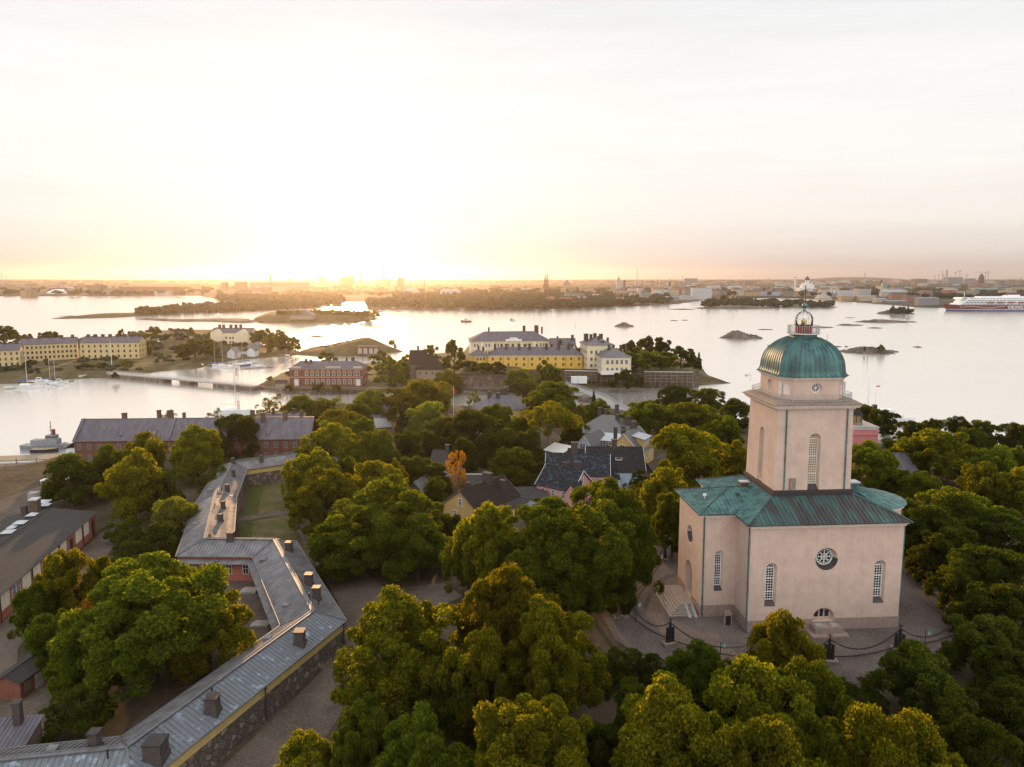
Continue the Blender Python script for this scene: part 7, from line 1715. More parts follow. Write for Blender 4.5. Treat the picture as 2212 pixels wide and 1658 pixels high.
for i, (x0, x1, y, n) in enumerate(((600, 668, 668, 5), (668, 815, 667, 9))):
    for k in range(n):
        x = x0 + (x1 - x0) * (k + .5) / n; sgn = ('leftmost', 'second', 'third', 'fourth', 'fifth', 'sixth', 'seventh', 'eighth', 'rightmost')[k if k < n - 1 else 8]
        tree('green', x, y + TRND.uniform(-1, 3) + (4 if k == n - 1 else 0), (x1 - x0) / n * 1.5, 10 + TRND.uniform(-1, 2), sgn + (' small tree of the clump before the fort hall' if i == 0 else ' round tree of the row right of the fort hall'), zg=6, far=True, group='trees on the fort island')
# ------------------------------------------------------------------ the city on the far shore
def facade(name, col, win, sx, sz):
    m, nt, b = nmat(name); b.inputs['Roughness'].default_value = .85
    tc = nt.nodes.new('ShaderNodeTexCoord'); sp = nt.nodes.new('ShaderNodeSeparateXYZ'); nt.links.new(tc.outputs['Object'], sp.inputs[0])
    ad = nt.nodes.new('ShaderNodeMath'); nt.links.new(sp.outputs[0], ad.inputs[0]); nt.links.new(sp.outputs[1], ad.inputs[1])
    def cell(src, per, fill):
        d = nt.nodes.new('ShaderNodeMath'); d.operation = 'DIVIDE'; nt.links.new(src, d.inputs[0]); d.inputs[1].default_value = per
        f = nt.nodes.new('ShaderNodeMath'); f.operation = 'FRACT'; nt.links.new(d.outputs[0], f.inputs[0])
        l = nt.nodes.new('ShaderNodeMath'); l.operation = 'LESS_THAN'; nt.links.new(f.outputs[0], l.inputs[0]); l.inputs[1].default_value = fill; return l
    a = cell(ad.outputs[0], sx, .45); c = cell(sp.outputs[2], sz, .5)
    mu = nt.nodes.new('ShaderNodeMath'); mu.operation = 'MULTIPLY'; nt.links.new(a.outputs[0], mu.inputs[0]); nt.links.new(c.outputs[0], mu.inputs[1])
    mx = nt.nodes.new('ShaderNodeMix'); mx.data_type = 'RGBA'; nt.links.new(mu.outputs[0], mx.inputs[0]); mx.inputs[6].default_value = (*col, 1); mx.inputs[7].default_value = (*win, 1)
    nt.links.new(mx.outputs[2], b.inputs['Base Color']); MATS[name] = m
PAL = {'cream': (.38, .32, .24), 'grey': (.21, .205, .21), 'white': (.36, .355, .35), 'brick': (.24, .12, .085), 'ochre': (.34, .245, .14), 'rose': (.29, .20, .165), 'brown': (.20, .15, .115)}
for k, c in PAL.items(): facade('city_' + k, c, tuple(a * .35 for a in c), 4.2, 3.4)
facade('city_stripe', (.42, .42, .42), (.10, .10, .11), .01, 3.6)
facade('city_blue', (.30, .35, .42), (.16, .19, .23), 5.0, 4.5)
mat('city_roof', (.085, .08, .085), .8, (.06, .055, .055), .05); mat('city_roof_red', (.26, .10, .065), .8, (.19, .07, .05), .05); mat('city_roof_light', (.30, .31, .32), .6, (.22, .23, .24), .05); mat('city_roof_green', (.16, .26, .22), .6, (.11, .19, .16), .05)
mat('tower_grey', (.36, .34, .32), .8); mat('tower_brick', (.20, .10, .07), .85); mat('tower_dark', (.085, .075, .07), .85); mat('crane_paint', (.30, .22, .15), .6); mat('cathedral_white', (.66, .65, .62), .7); mat('sign_white', (.80, .80, .78), .6)
def lm(name, label, cat, x, yb, dist, group=None, rz=0.0):
    """landmark whose parts are measured in photo pixels at that distance"""
    p = PD(x, yb, dist); dep = p.y * CP - (p.z - CAMZ) * SP; t = thing(name, label, cat, p, rz, group); s = dep / FPX; t.scale = (s, s, s); return t
def simple_box(name, label, cat, x0, x1, yb, yt, dist, m='city_grey', roof='city_roof', depth=None, rh=0, group=None):
    t = lm(name, label, cat, (x0 + x1) / 2, yb, dist, group); s = t.scale[0]; w = x1 - x0; d = (depth or 16) / s; h = yb - yt; t.scale = (1, 1, 1); w *= s; d *= s; h *= s
    b = MB(); b.box(-w / 2, w / 2, 0, d, -14, h); b.build('wall', m, t)
    b = MB()
    if rh: r = rh * s; b.prism([(-w / 2 - .4, -.4), (w / 2 + .4, -.4), (w / 2 + .4, d + .4), (-w / 2 - .4, d + .4)], h, h + r, top=[(-w / 2 + r * 1.2, d * .4), (w / 2 - r * 1.2, d * .4), (w / 2 - r * 1.2, d * .6), (-w / 2 + r * 1.2, d * .6)])
    else: b.box(-w / 2 - .3, w / 2 + .3, -.3, d + .3, h, h + 1.0)
    b.build('roof', roof, t); return t
def chimney_stack(label, x, yb, yt, w, dist, m='tower_brick'):
    t = lm('chimney_stack', label, 'chimney', x, yb, dist); h = yb - yt
    b = MB(); b.cyl((0, 0, -6), (0, 0, h * .96), w * .55, w * .45, 10); b.build('shaft', m, t); b = MB(); b.cyl((0, 0, h * .96), (0, 0, h), w * .5, w * .5, 10); b.build('cap', 'tower_dark', t)
def crane(label, x, yb, yt, jl, jr, dist):
    t = lm('tower_crane', label, 'crane', x, yb, dist); h = yb - yt
    b = MB(); b.bar((0, 0, -5), (0, 0, h), .7); b.build('mast', 'crane_paint', t); b = MB(); b.bar((-jl, 0, h * .82), (jr, 0, h * .82), .55); b.bar((0, 0, h), (jr * .9, 0, h * .83), .22); b.bar((0, 0, h), (-jl * .9, 0, h * .83), .22); b.build('jib', 'crane_paint', t)
# left shore
t = lm('sports_dome', 'big white inflatable dome hall on the far left shore', 'dome', 124, 636, 2380); b = MB()
prof = [(26 * math.cos(a), 11 * math.sin(a)) for a in [math.pi / 2 * i / 7 for i in range(8)]]; prof[-1] = (.2, 11); b.lathe(prof, (0, 10), 24); b.build('dome_shell', 'wall_white', t, smooth=True)
t = lm('flat_hall', 'wide flat white hall roof behind the inflatable dome', 'hall', 132, 625, 3000); b = MB(); b.prism([(-26, 0), (24, 0), (24, 12), (-26, 12)], -3, 1.5); b.build('wall', 'city_white', t); b = MB(); b.prism([(-27, -1), (25, -1), (25, 13), (-27, 13)], 1.5, 5, top=[(-18, 4), (16, 4), (16, 8), (-18, 8)]); b.build('roof', 'city_roof_light', t)
simple_box('harbour_block', 'dark violet block on the left waterfront right of the inflatable dome', 'building', 192, 218, 637, 618, 2330, 'city_brown', depth=40)
simple_box('harbour_hall', 'long reddish hall along the left waterfront', 'hall', 220, 259, 637, 625, 2340, 'city_rose', depth=60)
simple_box('harbour_hall', 'longest reddish hall along the left waterfront with flat roof', 'hall', 260, 372, 637, 621, 2360, 'city_brick', depth=60)
simple_box('harbour_hall', 'pale low hall at the left waterfront before the long reddish one', 'hall', 333, 366, 637, 630, 2300, 'city_white', depth=30)
simple_box('harbour_hall', 'low white hangar in front of the inflatable dome', 'hall', 56, 86, 637.5, 632, 2330, 'city_white', 'city_roof_light', depth=30)
for x, yt, lab in ((6, 591, 'tall thin mast at the far left edge of the skyline'), (17, 599, 'shorter thin mast beside the left edge of the skyline'), (156, 607, 'thin lamp mast behind the flat white hall')):
    t = lm('mast', lab, 'mast', x, 625, 3400); b = MB(); b.cyl((0, 0, -4), (0, 0, 625 - yt), .55, .3, 6); b.build('pole', 'tower_grey', t)
simple_box('tower_block', 'brown tower block left of the slim left chimney', 'tower block', 478, 489, 632, 611, 2700, 'city_brown', depth=24)
simple_box('tower_block', 'broad brown apartment block left of the slim left chimney', 'tower block', 508, 529, 634, 610.5, 2650, 'city_brown', depth=30)
simple_box('apartment_row', 'very long apartment row behind the slim left chimney', 'building', 541, 664, 634, 611, 2750, 'city_rose', depth=30)
simple_box('apartment_row', 'pale apartment row before the slim left chimney', 'building', 553, 612, 635, 619, 2600, 'city_cream', depth=24)
chimney_stack('slim brown chimney rising over the left apartment rows', 585, 618, 592, 3.2, 3200)
simple_box('tower_block', 'lower of the twin towers under the sun glow', 'tower block', 736, 750, 622, 600.5, 3800, 'city_brown', depth=30)
simple_box('tower_block', 'higher of the twin towers under the sun glow', 'tower block', 749, 763, 622, 596.5, 3900, 'city_brown', depth=30)
simple_box('tower_block', 'square tower block left of the twin towers', 'tower block', 688, 697, 616, 599, 4200, 'city_brown', depth=30)
simple_box('tower_block', 'small square block on the skyline right of the slim left chimney', 'tower block', 622, 629, 610, 602, 5200, 'city_brown', depth=30)
chimney_stack('thin chimney with crane just right of the twin towers', 779, 615, 585, 2.4, 4300)
chimney_stack('tallest power station chimney on the skyline', 829, 606, 572, 3.0, 4300)
t = lm('power_station', 'stepped dark power station below the tallest chimney', 'building', 826, 620, 4250)
b = MB(); b.box(-15, 15, 0, 20, -4, 12); b.box(-7, 14, 0, 20, 12, 16.5); b.build('wall', 'city_brown', t); b = MB(); b.box(-7.2, 14.2, -.2, 20.2, 16.5, 17); b.build('roof', 'city_roof', t)
t = lm('spire_tower', 'dark church tower with needle spire under the sun glow', 'church', 862, 623, 3300)
b = MB(); b.box(-4, 4, 0, 8, -4, 17); b.build('tower', 'tower_dark', t); b = MB(); b.prism([(-4, 0), (4, 0), (4, 8), (-4, 8)], 17, 22, top=[(-1.4, 2.6), (1.4, 2.6), (1.4, 5.4), (-1.4, 5.4)]); b.prism([(-1.4, 2.6), (1.4, 2.6), (1.4, 5.4), (-1.4, 5.4)], 22, 43, top=[(-.15, 3.9), (.15, 3.9), (.15, 4.1), (-.15, 4.1)]); b.build('spire', 'tower_dark', t)
simple_box('tower_block', 'block peeping out behind the needle spire tower', 'tower block', 863, 872, 620, 601, 3600, 'city_brown', depth=24)
chimney_stack('free standing brick chimney right of the needle spire', 917, 620, 602, 2.2, 3300)
t = lm('market_hall', 'white shed roofs behind the wooded shore, right of the free standing chimney', 'hall', 972, 634, 2100); b = MB(); b.box(-22, 22, 0, 16, -3, 4); b.build('wall', 'city_white', t); b = MB(); b.prism([(-23, -1), (23, -1), (23, 17), (-23, 17)], 4, 9, top=[(-16, 6), (16, 6), (16, 10), (-16, 10)]); b.build('roof', 'city_roof_light', t)
t = lm('market_hall', 'smaller white shed roofs right below the needle spire', 'hall', 888, 630, 2300); b = MB(); b.box(-15, 15, 0, 14, -3, 2); b.build('wall', 'city_white', t); b = MB(); b.prism([(-16, -1), (16, -1), (16, 15), (-16, 15)], 2, 6, top=[(-11, 5), (11, 5), (11, 8), (-11, 8)]); b.build('roof', 'city_roof_light', t)
t = lm('beach_canopy', 'white peaked tent canopies on the wooded shore', 'canopy', 1057, 664, 1400); b = MB(); b.prism([(-9, 0), (8, 0), (8, 5), (-9, 5)], .6, 3.4, top=[(-8, 2), (-5, 2), (-5, 3), (-8, 3)]); b.box(-8, 8, .5, 4.5, -1.5, .7); b.build('tent', 'sign_white', t)
# centre
t = lm('twin_spire_church', 'brick church with two pointed spires on the skyline', 'church', 1180, 619, 2500)
b = MB(); b.box(-7, 6, 3, 20, -6, 4); b.build('nave', 'tower_brick', t)
for x in (-2.6, 2.1):
    b = MB(); b.box(x - 2.1, x + 2.1, 0, 4.2, -6, 14); b.build('tower', 'tower_brick', t); b = MB(); b.prism([(x - 2, 0), (x + 2, 0), (x + 2, 4.2), (x - 2, 4.2)], 14, 34, top=[(x - .1, 2), (x + .1, 2), (x + .1, 2.2), (x - .1, 2.2)]); b.build('spire', 'city_roof_green', t)
t = lm('domed_house', 'stepped roofed grand building right of the twin spires', 'building', 1225, 616, 2700); b = MB(); b.box(-8, 8, 0, 10, -6, 4); b.box(-5, 5, 2, 8, 4, 7); b.build('wall', 'city_rose', t); b = MB(); b.lathe([(4, 7), (3, 9), (1, 10.4), (.2, 11)], (0, 5), 10); b.build('dome', 'city_roof', t)
t = lm('stepped_tower', 'pale stepped tower with lantern top left of the red water tower', 'tower', 1337, 617, 2600); b = MB(); b.box(-5, 5, 0, 9, -6, 9); b.box(-3.6, 3.6, 1, 8, 9, 13); b.build('tower', 'tower_grey', t); b = MB(); b.lathe([(2.4, 13), (2.2, 14.5), (.8, 16), (.3, 20)], (0, 4.5), 10); b.build('lantern', 'tower_dark', t)
t = lm('brick_tower', 'red brick lookout tower right of the pale stepped tower', 'tower', 1349, 619, 2400); b = MB(); b.box(-2.6, 2.6, 0, 5, -4, 11); b.box(-3.4, 3.4, -.8, 5.8, 9.5, 11.5); b.build('tower', 'tower_brick', t); b = MB(); b.prism([(-3, -.5), (3, -.5), (3, 5.5), (-3, 5.5)], 11.5, 14.5, top=[(-.5, 2), (.5, 2), (.5, 3), (-.5, 3)]); b.build('roof', 'tower_dark', t)
t = lm('mast', 'tall thin observation pole left of the hotel slab', 'mast', 1376, 616, 2600); b = MB(); b.cyl((0, 0, -3), (0, 0, 33), .6, .4, 6); b.build('pole', 'tower_brick', t)
t = lm('spire_tower', 'small dark church spire left of the hotel slab', 'church', 1447, 614, 2800); b = MB(); b.box(-2, 2, 0, 4, -4, 5); b.build('tower', 'tower_dark', t); b = MB(); b.prism([(-2, 0), (2, 0), (2, 4), (-2, 4)], 5, 14, top=[(-.1, 1.9), (.1, 1.9), (.1, 2.1), (-.1, 2.1)]); b.build('spire', 'city_roof_green', t)
simple_box('hotel_slab', 'grey hotel slab standing above the rooftops', 'building', 1480, 1506, 613, 602.5, 3600, 'city_grey', depth=24)
for x, yb, yt, lab in ((1388, 617, 606, 'chimney right of the observation pole'), (1410, 615, 606, 'stub chimney midway between observation pole and hotel slab'), (1420, 615, 605, 'chimney nearest the left of the small dark spire')): chimney_stack(lab, x, yb, yt, 1.6, 2900)
SH = [(1181, 1201, 660, 645, 'brick', 'city_roof_red', 4, 'red roofed villa on the wooded shore, left one'), (1209, 1239, 661, 647, 'rose', 'city_roof_red', 4, 'red roofed villa on the wooded shore, right one'), (1220, 1262, 652, 636, 'grey', 'city_roof', 4, 'grey mansard terrace behind the red roofed villas'), (1247, 1267, 656, 641, 'white', 'city_roof', 3, 'white house right of the red roofed villas'), (1327, 1352, 658, 645, 'white', 'city_roof_red', 3, 'white twin gabled house on the shore right of the villas'), (1280, 1300, 650, 638, 'cream', 'city_roof_light', 2, 'cream house with bright roof above the shore'),
      (1330, 1366, 649, 637, 'brown', 'city_roof', 3, 'brown apartment row behind the white twin gabled house'), (1362, 1374, 650, 634, 'white', 'city_roof_red', 3, 'narrow white gable house with red roof'), (1384, 1404, 652, 632, 'grey', 'city_roof', 5, 'tall grey mansard house near the shore bend'), (1407, 1431, 645, 634, 'rose', 'city_roof_light', 4, 'pinkish block with pale hipped roof near the shore bend'), (1452, 1480, 641, 626, 'cream', 'city_roof_red', 3, 'cream apartment house left of the striped white office'), (1480, 1496, 641, 625, 'grey', 'city_roof', 2, 'grey house touching the striped white office'),
      (1432, 1468, 652, 642, 'grey', 'city_roof_light', 1, 'low quay shed left of the striped white office'), (1470, 1500, 649, 640, 'white', 'city_roof_light', 1, 'white low quay pavilion under the striped white office'), (1538, 1553, 641, 629, 'rose', 'city_roof', 2, 'narrow rosy house right of the striped white office'), (1553, 1575, 641, 630, 'brown', 'city_roof', 2, 'brown house between striped office and corner block'), (1583, 1606, 642, 626, 'cream', 'city_roof', 2, 'tall corner block behind the wooded islets'), (1606, 1643, 642, 631, 'ochre', 'city_roof', 2, 'ochre facade left of the long blue facade'), (1690, 1712, 643, 630, 'brown', 'city_roof', 2, 'brown palace right of the long blue facade'), (1712, 1768, 643, 632, 'ochre', 'city_roof', 2, 'ochre market front below the cathedral'),
      (1695, 1712, 630, 623, 'cream', 'city_roof', 2, 'cream block at the foot of the white chimney'), (1612, 1640, 630, 622, 'rose', 'city_roof', 2, 'rosy block above the ochre facade'), (1640, 1680, 629, 623, 'cream', 'city_roof_light', 1, 'cream row above the long blue facade'), (1812, 1846, 646, 629, 'stripe', 'city_roof_light', 1, 'white striped office right of the observation wheel'), (1816, 1842, 651, 639, 'ochre', 'city_roof_light', 1, 'sunlit terminal building below the striped office'), (1858, 1892, 652, 640, 'cream', 'city_roof_light', 1, 'long sunlit terminal with bright end wall'), (1892, 1914, 655, 646, 'cream', 'city_roof_light', 1, 'low terminal wing right of the sunlit terminal'), (1926, 1958, 650, 634, 'brick', 'city_roof', 2, 'brick warehouse below the green topped tower'), (1958, 1990, 655, 641, 'brick', 'city_roof', 2, 'second brick warehouse toward the big ferry'), (1985, 2028, 662, 644, 'grey', 'city_roof_light', 1, 'grey terminal with bright roof before the ferry bow'), (1915, 1960, 656, 650, 'grey', 'city_roof_light', 1, 'low quay shed below the brick warehouse')]
for x0, x1, yb, yt, m, rf, rh, lab in SH:
    d = 60.0 / max(.012, math.tan(math.atan((yb - PY) / FPX) + PITCH)); simple_box('waterfront_house', lab, 'building', x0, x1, yb, yt, d, 'city_' + m, rf, depth=18, rh=rh, group='buildings along the far waterfront')
simple_box('striped_office', 'white striped office building on the far waterfront', 'building', 1496, 1537, 642, 623, 1880, 'city_stripe', 'city_roof_light', depth=22)
simple_box('blue_facade', 'long pale blue palace facade on the market front', 'building', 1645, 1689, 642, 630.5, 2150, 'city_blue', 'city_roof', depth=22, rh=1.5)
for x, w in ((1545, 26), (1590, 22)): simple_box('glass_roof', 'bright arched station roof behind the striped office' if w == 26 else 'second bright arched roof behind the corner block', 'hall', x - w / 2, x + w / 2, 624, 620.5, 2700, 'city_white', 'city_roof_light', depth=40, rh=2)
t = lm('domed_cathedral', 'white cathedral with tall dark dome on the skyline', 'cathedral', 1747, 628, 2350)
b = MB(); b.box(-19, 17, 0, 22, -6, 5.5); b.box(-13, 13, 3, 18, 5.5, 12.5); b.box(-6, 6, 6, 16, 12.5, 15); b.build('body', 'cathedral_white', t)
b = MB(); b.lathe([(4.6, 15), (4.6, 22)], (0, 11), 16); b.build('drum', 'cathedral_white', t); b = MB(); b.lathe([(4.8, 22), (4.5, 25), (3.2, 28), (1.2, 29.5), (.5, 30), (.4, 31.2), (.1, 33)], (0, 11), 16); b.build('dome', 'tower_dark', t)
for x in (-10.5, 10.5): b = MB(); b.lathe([(1.8, 12.5), (1.8, 14.5), (1.4, 16), (.2, 17.4)], (x, 10), 8); b.build('corner_turret', 'cathedral_white', t)
for i in range(6): b = MB(); b.cyl((-5 + 2 * i, -.8, -3), (-5 + 2 * i, -.8, 5), .5, n=6); b.build('column', 'cathedral_white', t)
chimney_stack('white square chimney left of the domed cathedral', 1717, 626, 599, 3.6, 2600, 'cathedral_white')
chimney_stack('slim chimney on the horizon right of the domed cathedral', 1868, 607, 590, 2.0, 4200, 'tower_grey')
t = lm('observation_wheel', 'white observation wheel on the far quay', 'ferris wheel', 1802, 640, 1990); b = MB()
for i in range(28):
    a, c = 2 * math.pi * i / 28, 2 * math.pi * (i + 1) / 28
    for y in (-.5, .5): b.bar((8.2 * math.cos(a), y, 11.5 + 8.2 * math.sin(a)), (8.2 * math.cos(c), y, 11.5 + 8.2 * math.sin(c)), .35)
for i in range(14): a = 2 * math.pi * i / 14; b.bar((0, 0, 11.5), (8.2 * math.cos(a), 0, 11.5 + 8.2 * math.sin(a)), .16)
b.build('wheel', 'sign_white', t)
for x in (-3.5, 3.5): b = MB(); b.bar((x, -1, -1), (0, 0, 11.5), .5); b.build('leg', 'sign_white', t)
for i in range(14): a = 2 * math.pi * i / 14; b = MB(); b.box(8.6 * math.cos(a) - .4, 8.6 * math.cos(a) + .4, -.4, .4, 11.1 + 8.6 * math.sin(a), 11.9 + 8.6 * math.sin(a)); b.build('cabin', 'sign_white', t)
t = lm('moored_ferry', 'pale passenger ferry seen stern on behind the wooded islets', 'ship', 1785, 650, 1640); b = MB(); b.prism([(-13, 0), (13, 0), (13, 30), (-13, 30)], -1, 6.5, top=[(-13, 0), (12, 0), (12, 30), (-13, 30)]); b.build('hull', 'city_cream', t); b = MB(); b.box(-11, 9, 3, 28, 6.5, 9.5); b.box(-9, 4, 5, 26, 9.5, 12.5); b.box(-4, 2, 8, 20, 12.5, 15); b.build('deckhouse', 'city_stripe', t); b = MB(); b.box(-2.4, .4, 12, 16, 15, 19.5); b.build('funnel', 'yellow_ochre', t); b = MB(); b.bar((-6, 8, 12), (-6, 8, 18), .4); b.build('mast', 'tower_grey', t)
t = lm('green_top_tower', 'church tower with green scaffold wrap above the long market hall', 'tower', 1911, 628, 2050); b = MB(); b.box(-4.5, 4.5, 0, 9, -6, 5); b.build('tower', 'city_white', t); b = MB(); b.box(-4.6, 4.6, -.1, 9.1, 5, 16); b.build('wrap', 'city_roof_green', t)
t = lm('long_hall', 'large white gabled hall right of the green wrapped tower', 'hall', 1932, 636, 1980); b = MB(); b.box(-26, 30, 0, 14, -5, 4); b.build('wall', 'city_white', t); b = MB(); b.prism([(-27, -1), (31, -1), (31, 15), (-27, 15)], 4, 10, top=[(-20, 6), (24, 6), (24, 8), (-20, 8)]); b.build('roof', 'city_roof_light', t)
t = lm('spire_tower', 'dark pointed tower left of the green wrapped tower', 'church', 1904, 615, 2300); b = MB(); b.box(-2.2, 2.2, 0, 4, -4, 3); b.build('tower', 'tower_dark', t); b = MB(); b.prism([(-2.4, -.2), (2.4, -.2), (2.4, 4.2), (-2.4, 4.2)], 3, 11, top=[(-.1, 2), (.1, 2), (.1, 2.1), (-.1, 2.1)]); b.build('spire', 'tower_dark', t)
for x, yt, lab in ((2019, 595, 'short left stack of the skyline group at the right'), (2035, 585.5, 'tall left stack of the skyline group at the right'), (2038, 593.5, 'short stack between tall stack and mast tower')): chimney_stack(lab, x, 608, yt, 1.5, 4000, 'tower_grey')
t = lm('mast_tower', 'slender tower topped by a needle on the right skyline', 'tower', 2045, 607, 4000); b = MB(); b.box(-1.5, 1.5, 0, 3, -3, 23); b.build('tower', 'tower_grey', t); b = MB(); b.cyl((0, 1.5, 23), (0, 1.5, 29), .3, .1, 6); b.build('needle', 'tower_grey', t)
simple_box('wide_block', 'wide grey block under cranes on the right skyline', 'building', 2046, 2080, 608, 600, 4100, 'city_grey', depth=40)
simple_box('wide_block', 'wide brown block left of the stacks on the right skyline', 'building', 1977, 2003, 612, 603.5, 3700, 'city_brown', depth=40)
simple_box('wide_block', 'pale wide block left of the dark stone tower', 'building', 2093, 2107, 607, 602.5, 4100, 'city_grey', depth=40)
t = lm('stone_tower', 'dark stone church tower with stepped top on the right skyline', 'church', 2122, 609, 3600); b = MB(); b.box(-4, 4, 0, 8, -4, 8); b.build('tower', 'tower_dark', t); b = MB(); b.prism([(-4, 0), (4, 0), (4, 8), (-4, 8)], 8, 15, top=[(-2.2, 2), (2.2, 2), (2.2, 6), (-2.2, 6)]); b.prism([(-2.2, 2), (2.2, 2), (2.2, 6), (-2.2, 6)], 15, 17.5, top=[(-.6, 3.6), (.6, 3.6), (.6, 4.4), (-.6, 4.4)]); b.build('spire', 'tower_dark', t)
for x, yb, yt, jl, jr, d, lab in ((448, 610, 597, 4, 6, 4200, 'crane on the skyline left of the brown tower blocks'), (506, 618, 598, 1, 3, 3000, 'crane with raised jib beside the broad brown apartment block'), (772, 612, 594, 9, 4, 4300, 'crane right of the twin towers'), (960, 616, 607, 8, 9, 3200, 'crane over the roofs right of the free standing chimney'), (1474, 604, 598, 3, 3, 3600, 'crane left of the hotel slab roof'), (1366, 616, 606, 4, 8, 2800, 'crane by the observation pole'), (2027, 607, 593, 3, 3, 4000, 'crane between the two left stacks'), (2064, 600, 588, 4, 3, 4000, 'left crane over the wide grey block'), (2073, 600, 584, 7, 3, 4000, 'right crane over the wide grey block'), (2088, 607, 593, 3, 4, 4000, 'crane right of the wide grey block'), (2128, 607, 588, 1, 2, 3800, 'crane just right of the dark stone tower'), (2134, 608, 585, 30, 4, 3800, 'crane with long jib right of the dark stone tower'), (1660, 604, 601, 3, 3, 4400, 'tiny crane on the horizon left of the white chimney'), (2206, 606, 602, 4, 3, 4200, 'crane at the right edge of the skyline')): crane(lab, x, yb, yt, jl, jr, d)
for x, yb, yt, lab in ((673, 618, 600, 'left harbour crane under the sun glow'), (706, 618, 600, 'right harbour crane under the sun glow')):
    t = lm('harbour_crane', lab, 'crane', x, yb, 3600); b = MB()
    for k in (-4, 4): b.bar((k, 0, -3), (k * .4, 0, 12), .8)
    b.build('portal', 'crane_paint', t); b = MB(); b.bar((-5, 0, 9), (2, 0, 19), .8); b.bar((2, 0, 19), (5, 0, 11), .5); b.build('jib', 'crane_paint', t)
# ---- the big red and white ferry
fy = thing('cruise_ferry', 'large red and white cruise ferry cut off by the right edge', 'ship', tuple(at(2037, 672.5, 0)) + (0,), R(-.5))
b = MB(); st_ = [(0, .2, 13.2), (6, 4.5, 12.6), (16, 9, 11.8), (34, 13, 11.2), (60, 14, 11), (150, 14, 11), (176, 13.4, 11), (186, 12.5, 11)]
def ring(x, w, h, z, k): return (x + (6.5 * (1 - z / h) if x < 30 else 0) * (1 - x / 30 if x < 30 else 0), w * k, z)
for z0, z1, mi in ((-1, 3.0, 1), (3.0, 3.7, 2), (3.7, 1e9, 0)):
    vs = []
    for x, w, h in st_:
        a, c = z0, min(z1, h)
        ka = .80 + .20 * max(0, a) / h; kc = .80 + .20 * c / h
        if x > 50: ka = kc = 1
        vs += [(x + 5.5 * (1 - max(0, a) / h) * max(0, 1 - x / 30), -w * ka, a), (x + 5.5 * (1 - c / h) * max(0, 1 - x / 30), -w * kc, c), (x + 5.5 * (1 - c / h) * max(0, 1 - x / 30), w * kc, c), (x + 5.5 * (1 - max(0, a) / h) * max(0, 1 - x / 30), w * ka, a)]
    fs = []
    for i in range(len(st_) - 1):
        o = i * 4
        for k in range(4): fs.append((o + k, o + (k + 1) % 4, o + 4 + (k + 1) % 4, o + 4 + k))
    fs += [(0, 3, 2, 1), (len(vs) - 4, len(vs) - 3, len(vs) - 2, len(vs) - 1)]
    b.add(vs, fs, mi)
b.build('hull', ['ferry_red', 'ferry_blue', 'sign_white'], fy)
b = MB(); b.prism([(12, -6), (22, -11), (184, -13.4), (184, 13.4), (22, 11), (12, 6)], 11.3, 14.4, top=[(17, -6), (24, -11), (184, -13.4), (184, 13.4), (24, 11), (17, 6)]); b.prism([(21, -7), (27, -11.5), (182, -13.2), (182, 13.2), (27, 11.5), (21, 7)], 14.4, 18.0, top=[(23, -7), (28, -11.5), (182, -13.2), (182, 13.2), (28, 11.5), (23, 7)]); b.prism([(25, -8), (31, -12), (178, -12.8), (178, 12.8), (31, 12), (25, 8)], 18.0, 21.2); b.build('superstructure', 'hull_white', fy)
b = MB(); b.prism([(24.2, -13.5), (33, -13.5), (33, 13.5), (24.2, 13.5)], 21.2, 24.6, top=[(25.6, -13), (33, -13), (33, 13), (25.6, 13)]); b.build('bridge', 'hull_white', fy)
b = MB(); b.box(24.4, 33.01, -13.55, -13.4, 22.4, 23.6); b.build('bridge_window', 'pane_dark', fy)
b = MB(); b.box(36, 172, -11.5, 11.5, 21.2, 24.0); b.box(60, 150, -9, 9, 24.0, 26.4); b.build('upper_deck', 'hull_white', fy)
for z0, x0, x1, y, hh in ((12.4, 26, 180, -13.5, .9), (15.6, 32, 176, -13.26, 1.2), (19.2, 36, 172, -12.86, 1.0), (22.2, 40, 168, -11.56, .9)):
    n = 22
    for i in range(n): b = MB(); w = (x1 - x0) / n; b.box(x0 + w * i, x0 + w * (i + .72), y, y + .25, z0, z0 + hh); b.build('window_strip', 'pane_dark', fy)
b = MB(); b.prism([(104, -6), (132, -6), (132, 6), (104, 6)], 26.4, 29.2, top=[(112, -5), (131, -5), (131, 5), (112, 5)]); b.build('funnel_casing', 'hull_white', fy)
b = MB(); b.prism([(110, -5), (136, -5), (136, 5), (110, 5)], 29.2, 33, top=[(116, -4.5), (134, -4.5), (134, 4.5), (116, 4.5)]); b.build('funnel', 'ferry_red', fy)
b = MB(); b.bar((36, 0, 24), (36, 0, 33), .5); b.bar((36, -3, 30), (36, 3, 30), .3); b.build('mast', 'hull_white', fy)
for i in range(5): b = MB(); b.prism([(70 + 18 * i, -14.6), (81 + 18 * i, -14.6), (81 + 18 * i, -12.6), (70 + 18 * i, -12.6)], 15.0, 17.4, top=[(71 + 18 * i, -14.2), (80 + 18 * i, -14.2), (80 + 18 * i, -12.9), (71 + 18 * i, -12.9)]); b.build('lifeboat', 'roof_red', fy)
b = MB(); pw = [(22, 7.4), (34, 8.4), (46, 8.6), (58, 7.4), (70, 6.2), (82, 6.8), (92, 8.6), (101, 9.4)]
for i in range(len(pw) - 1): b.bar((pw[i][0], -14.08 if pw[i][0] > 45 else -12.2 - .02 * pw[i][0], pw[i][1]), (pw[i + 1][0], -14.08 if pw[i + 1][0] > 45 else -12.2 - .02 * pw[i + 1][0], pw[i + 1][1]), .5)
b.build('wave_stripe', 'sign_white', fy)
fc = bpy.data.curves.new('lettering', 'FONT'); fc.body = 'VIKING LINE'; fc.size = 8.2; fc.space_character = 1.06; fc.offset = .12; fc.extrude = .05
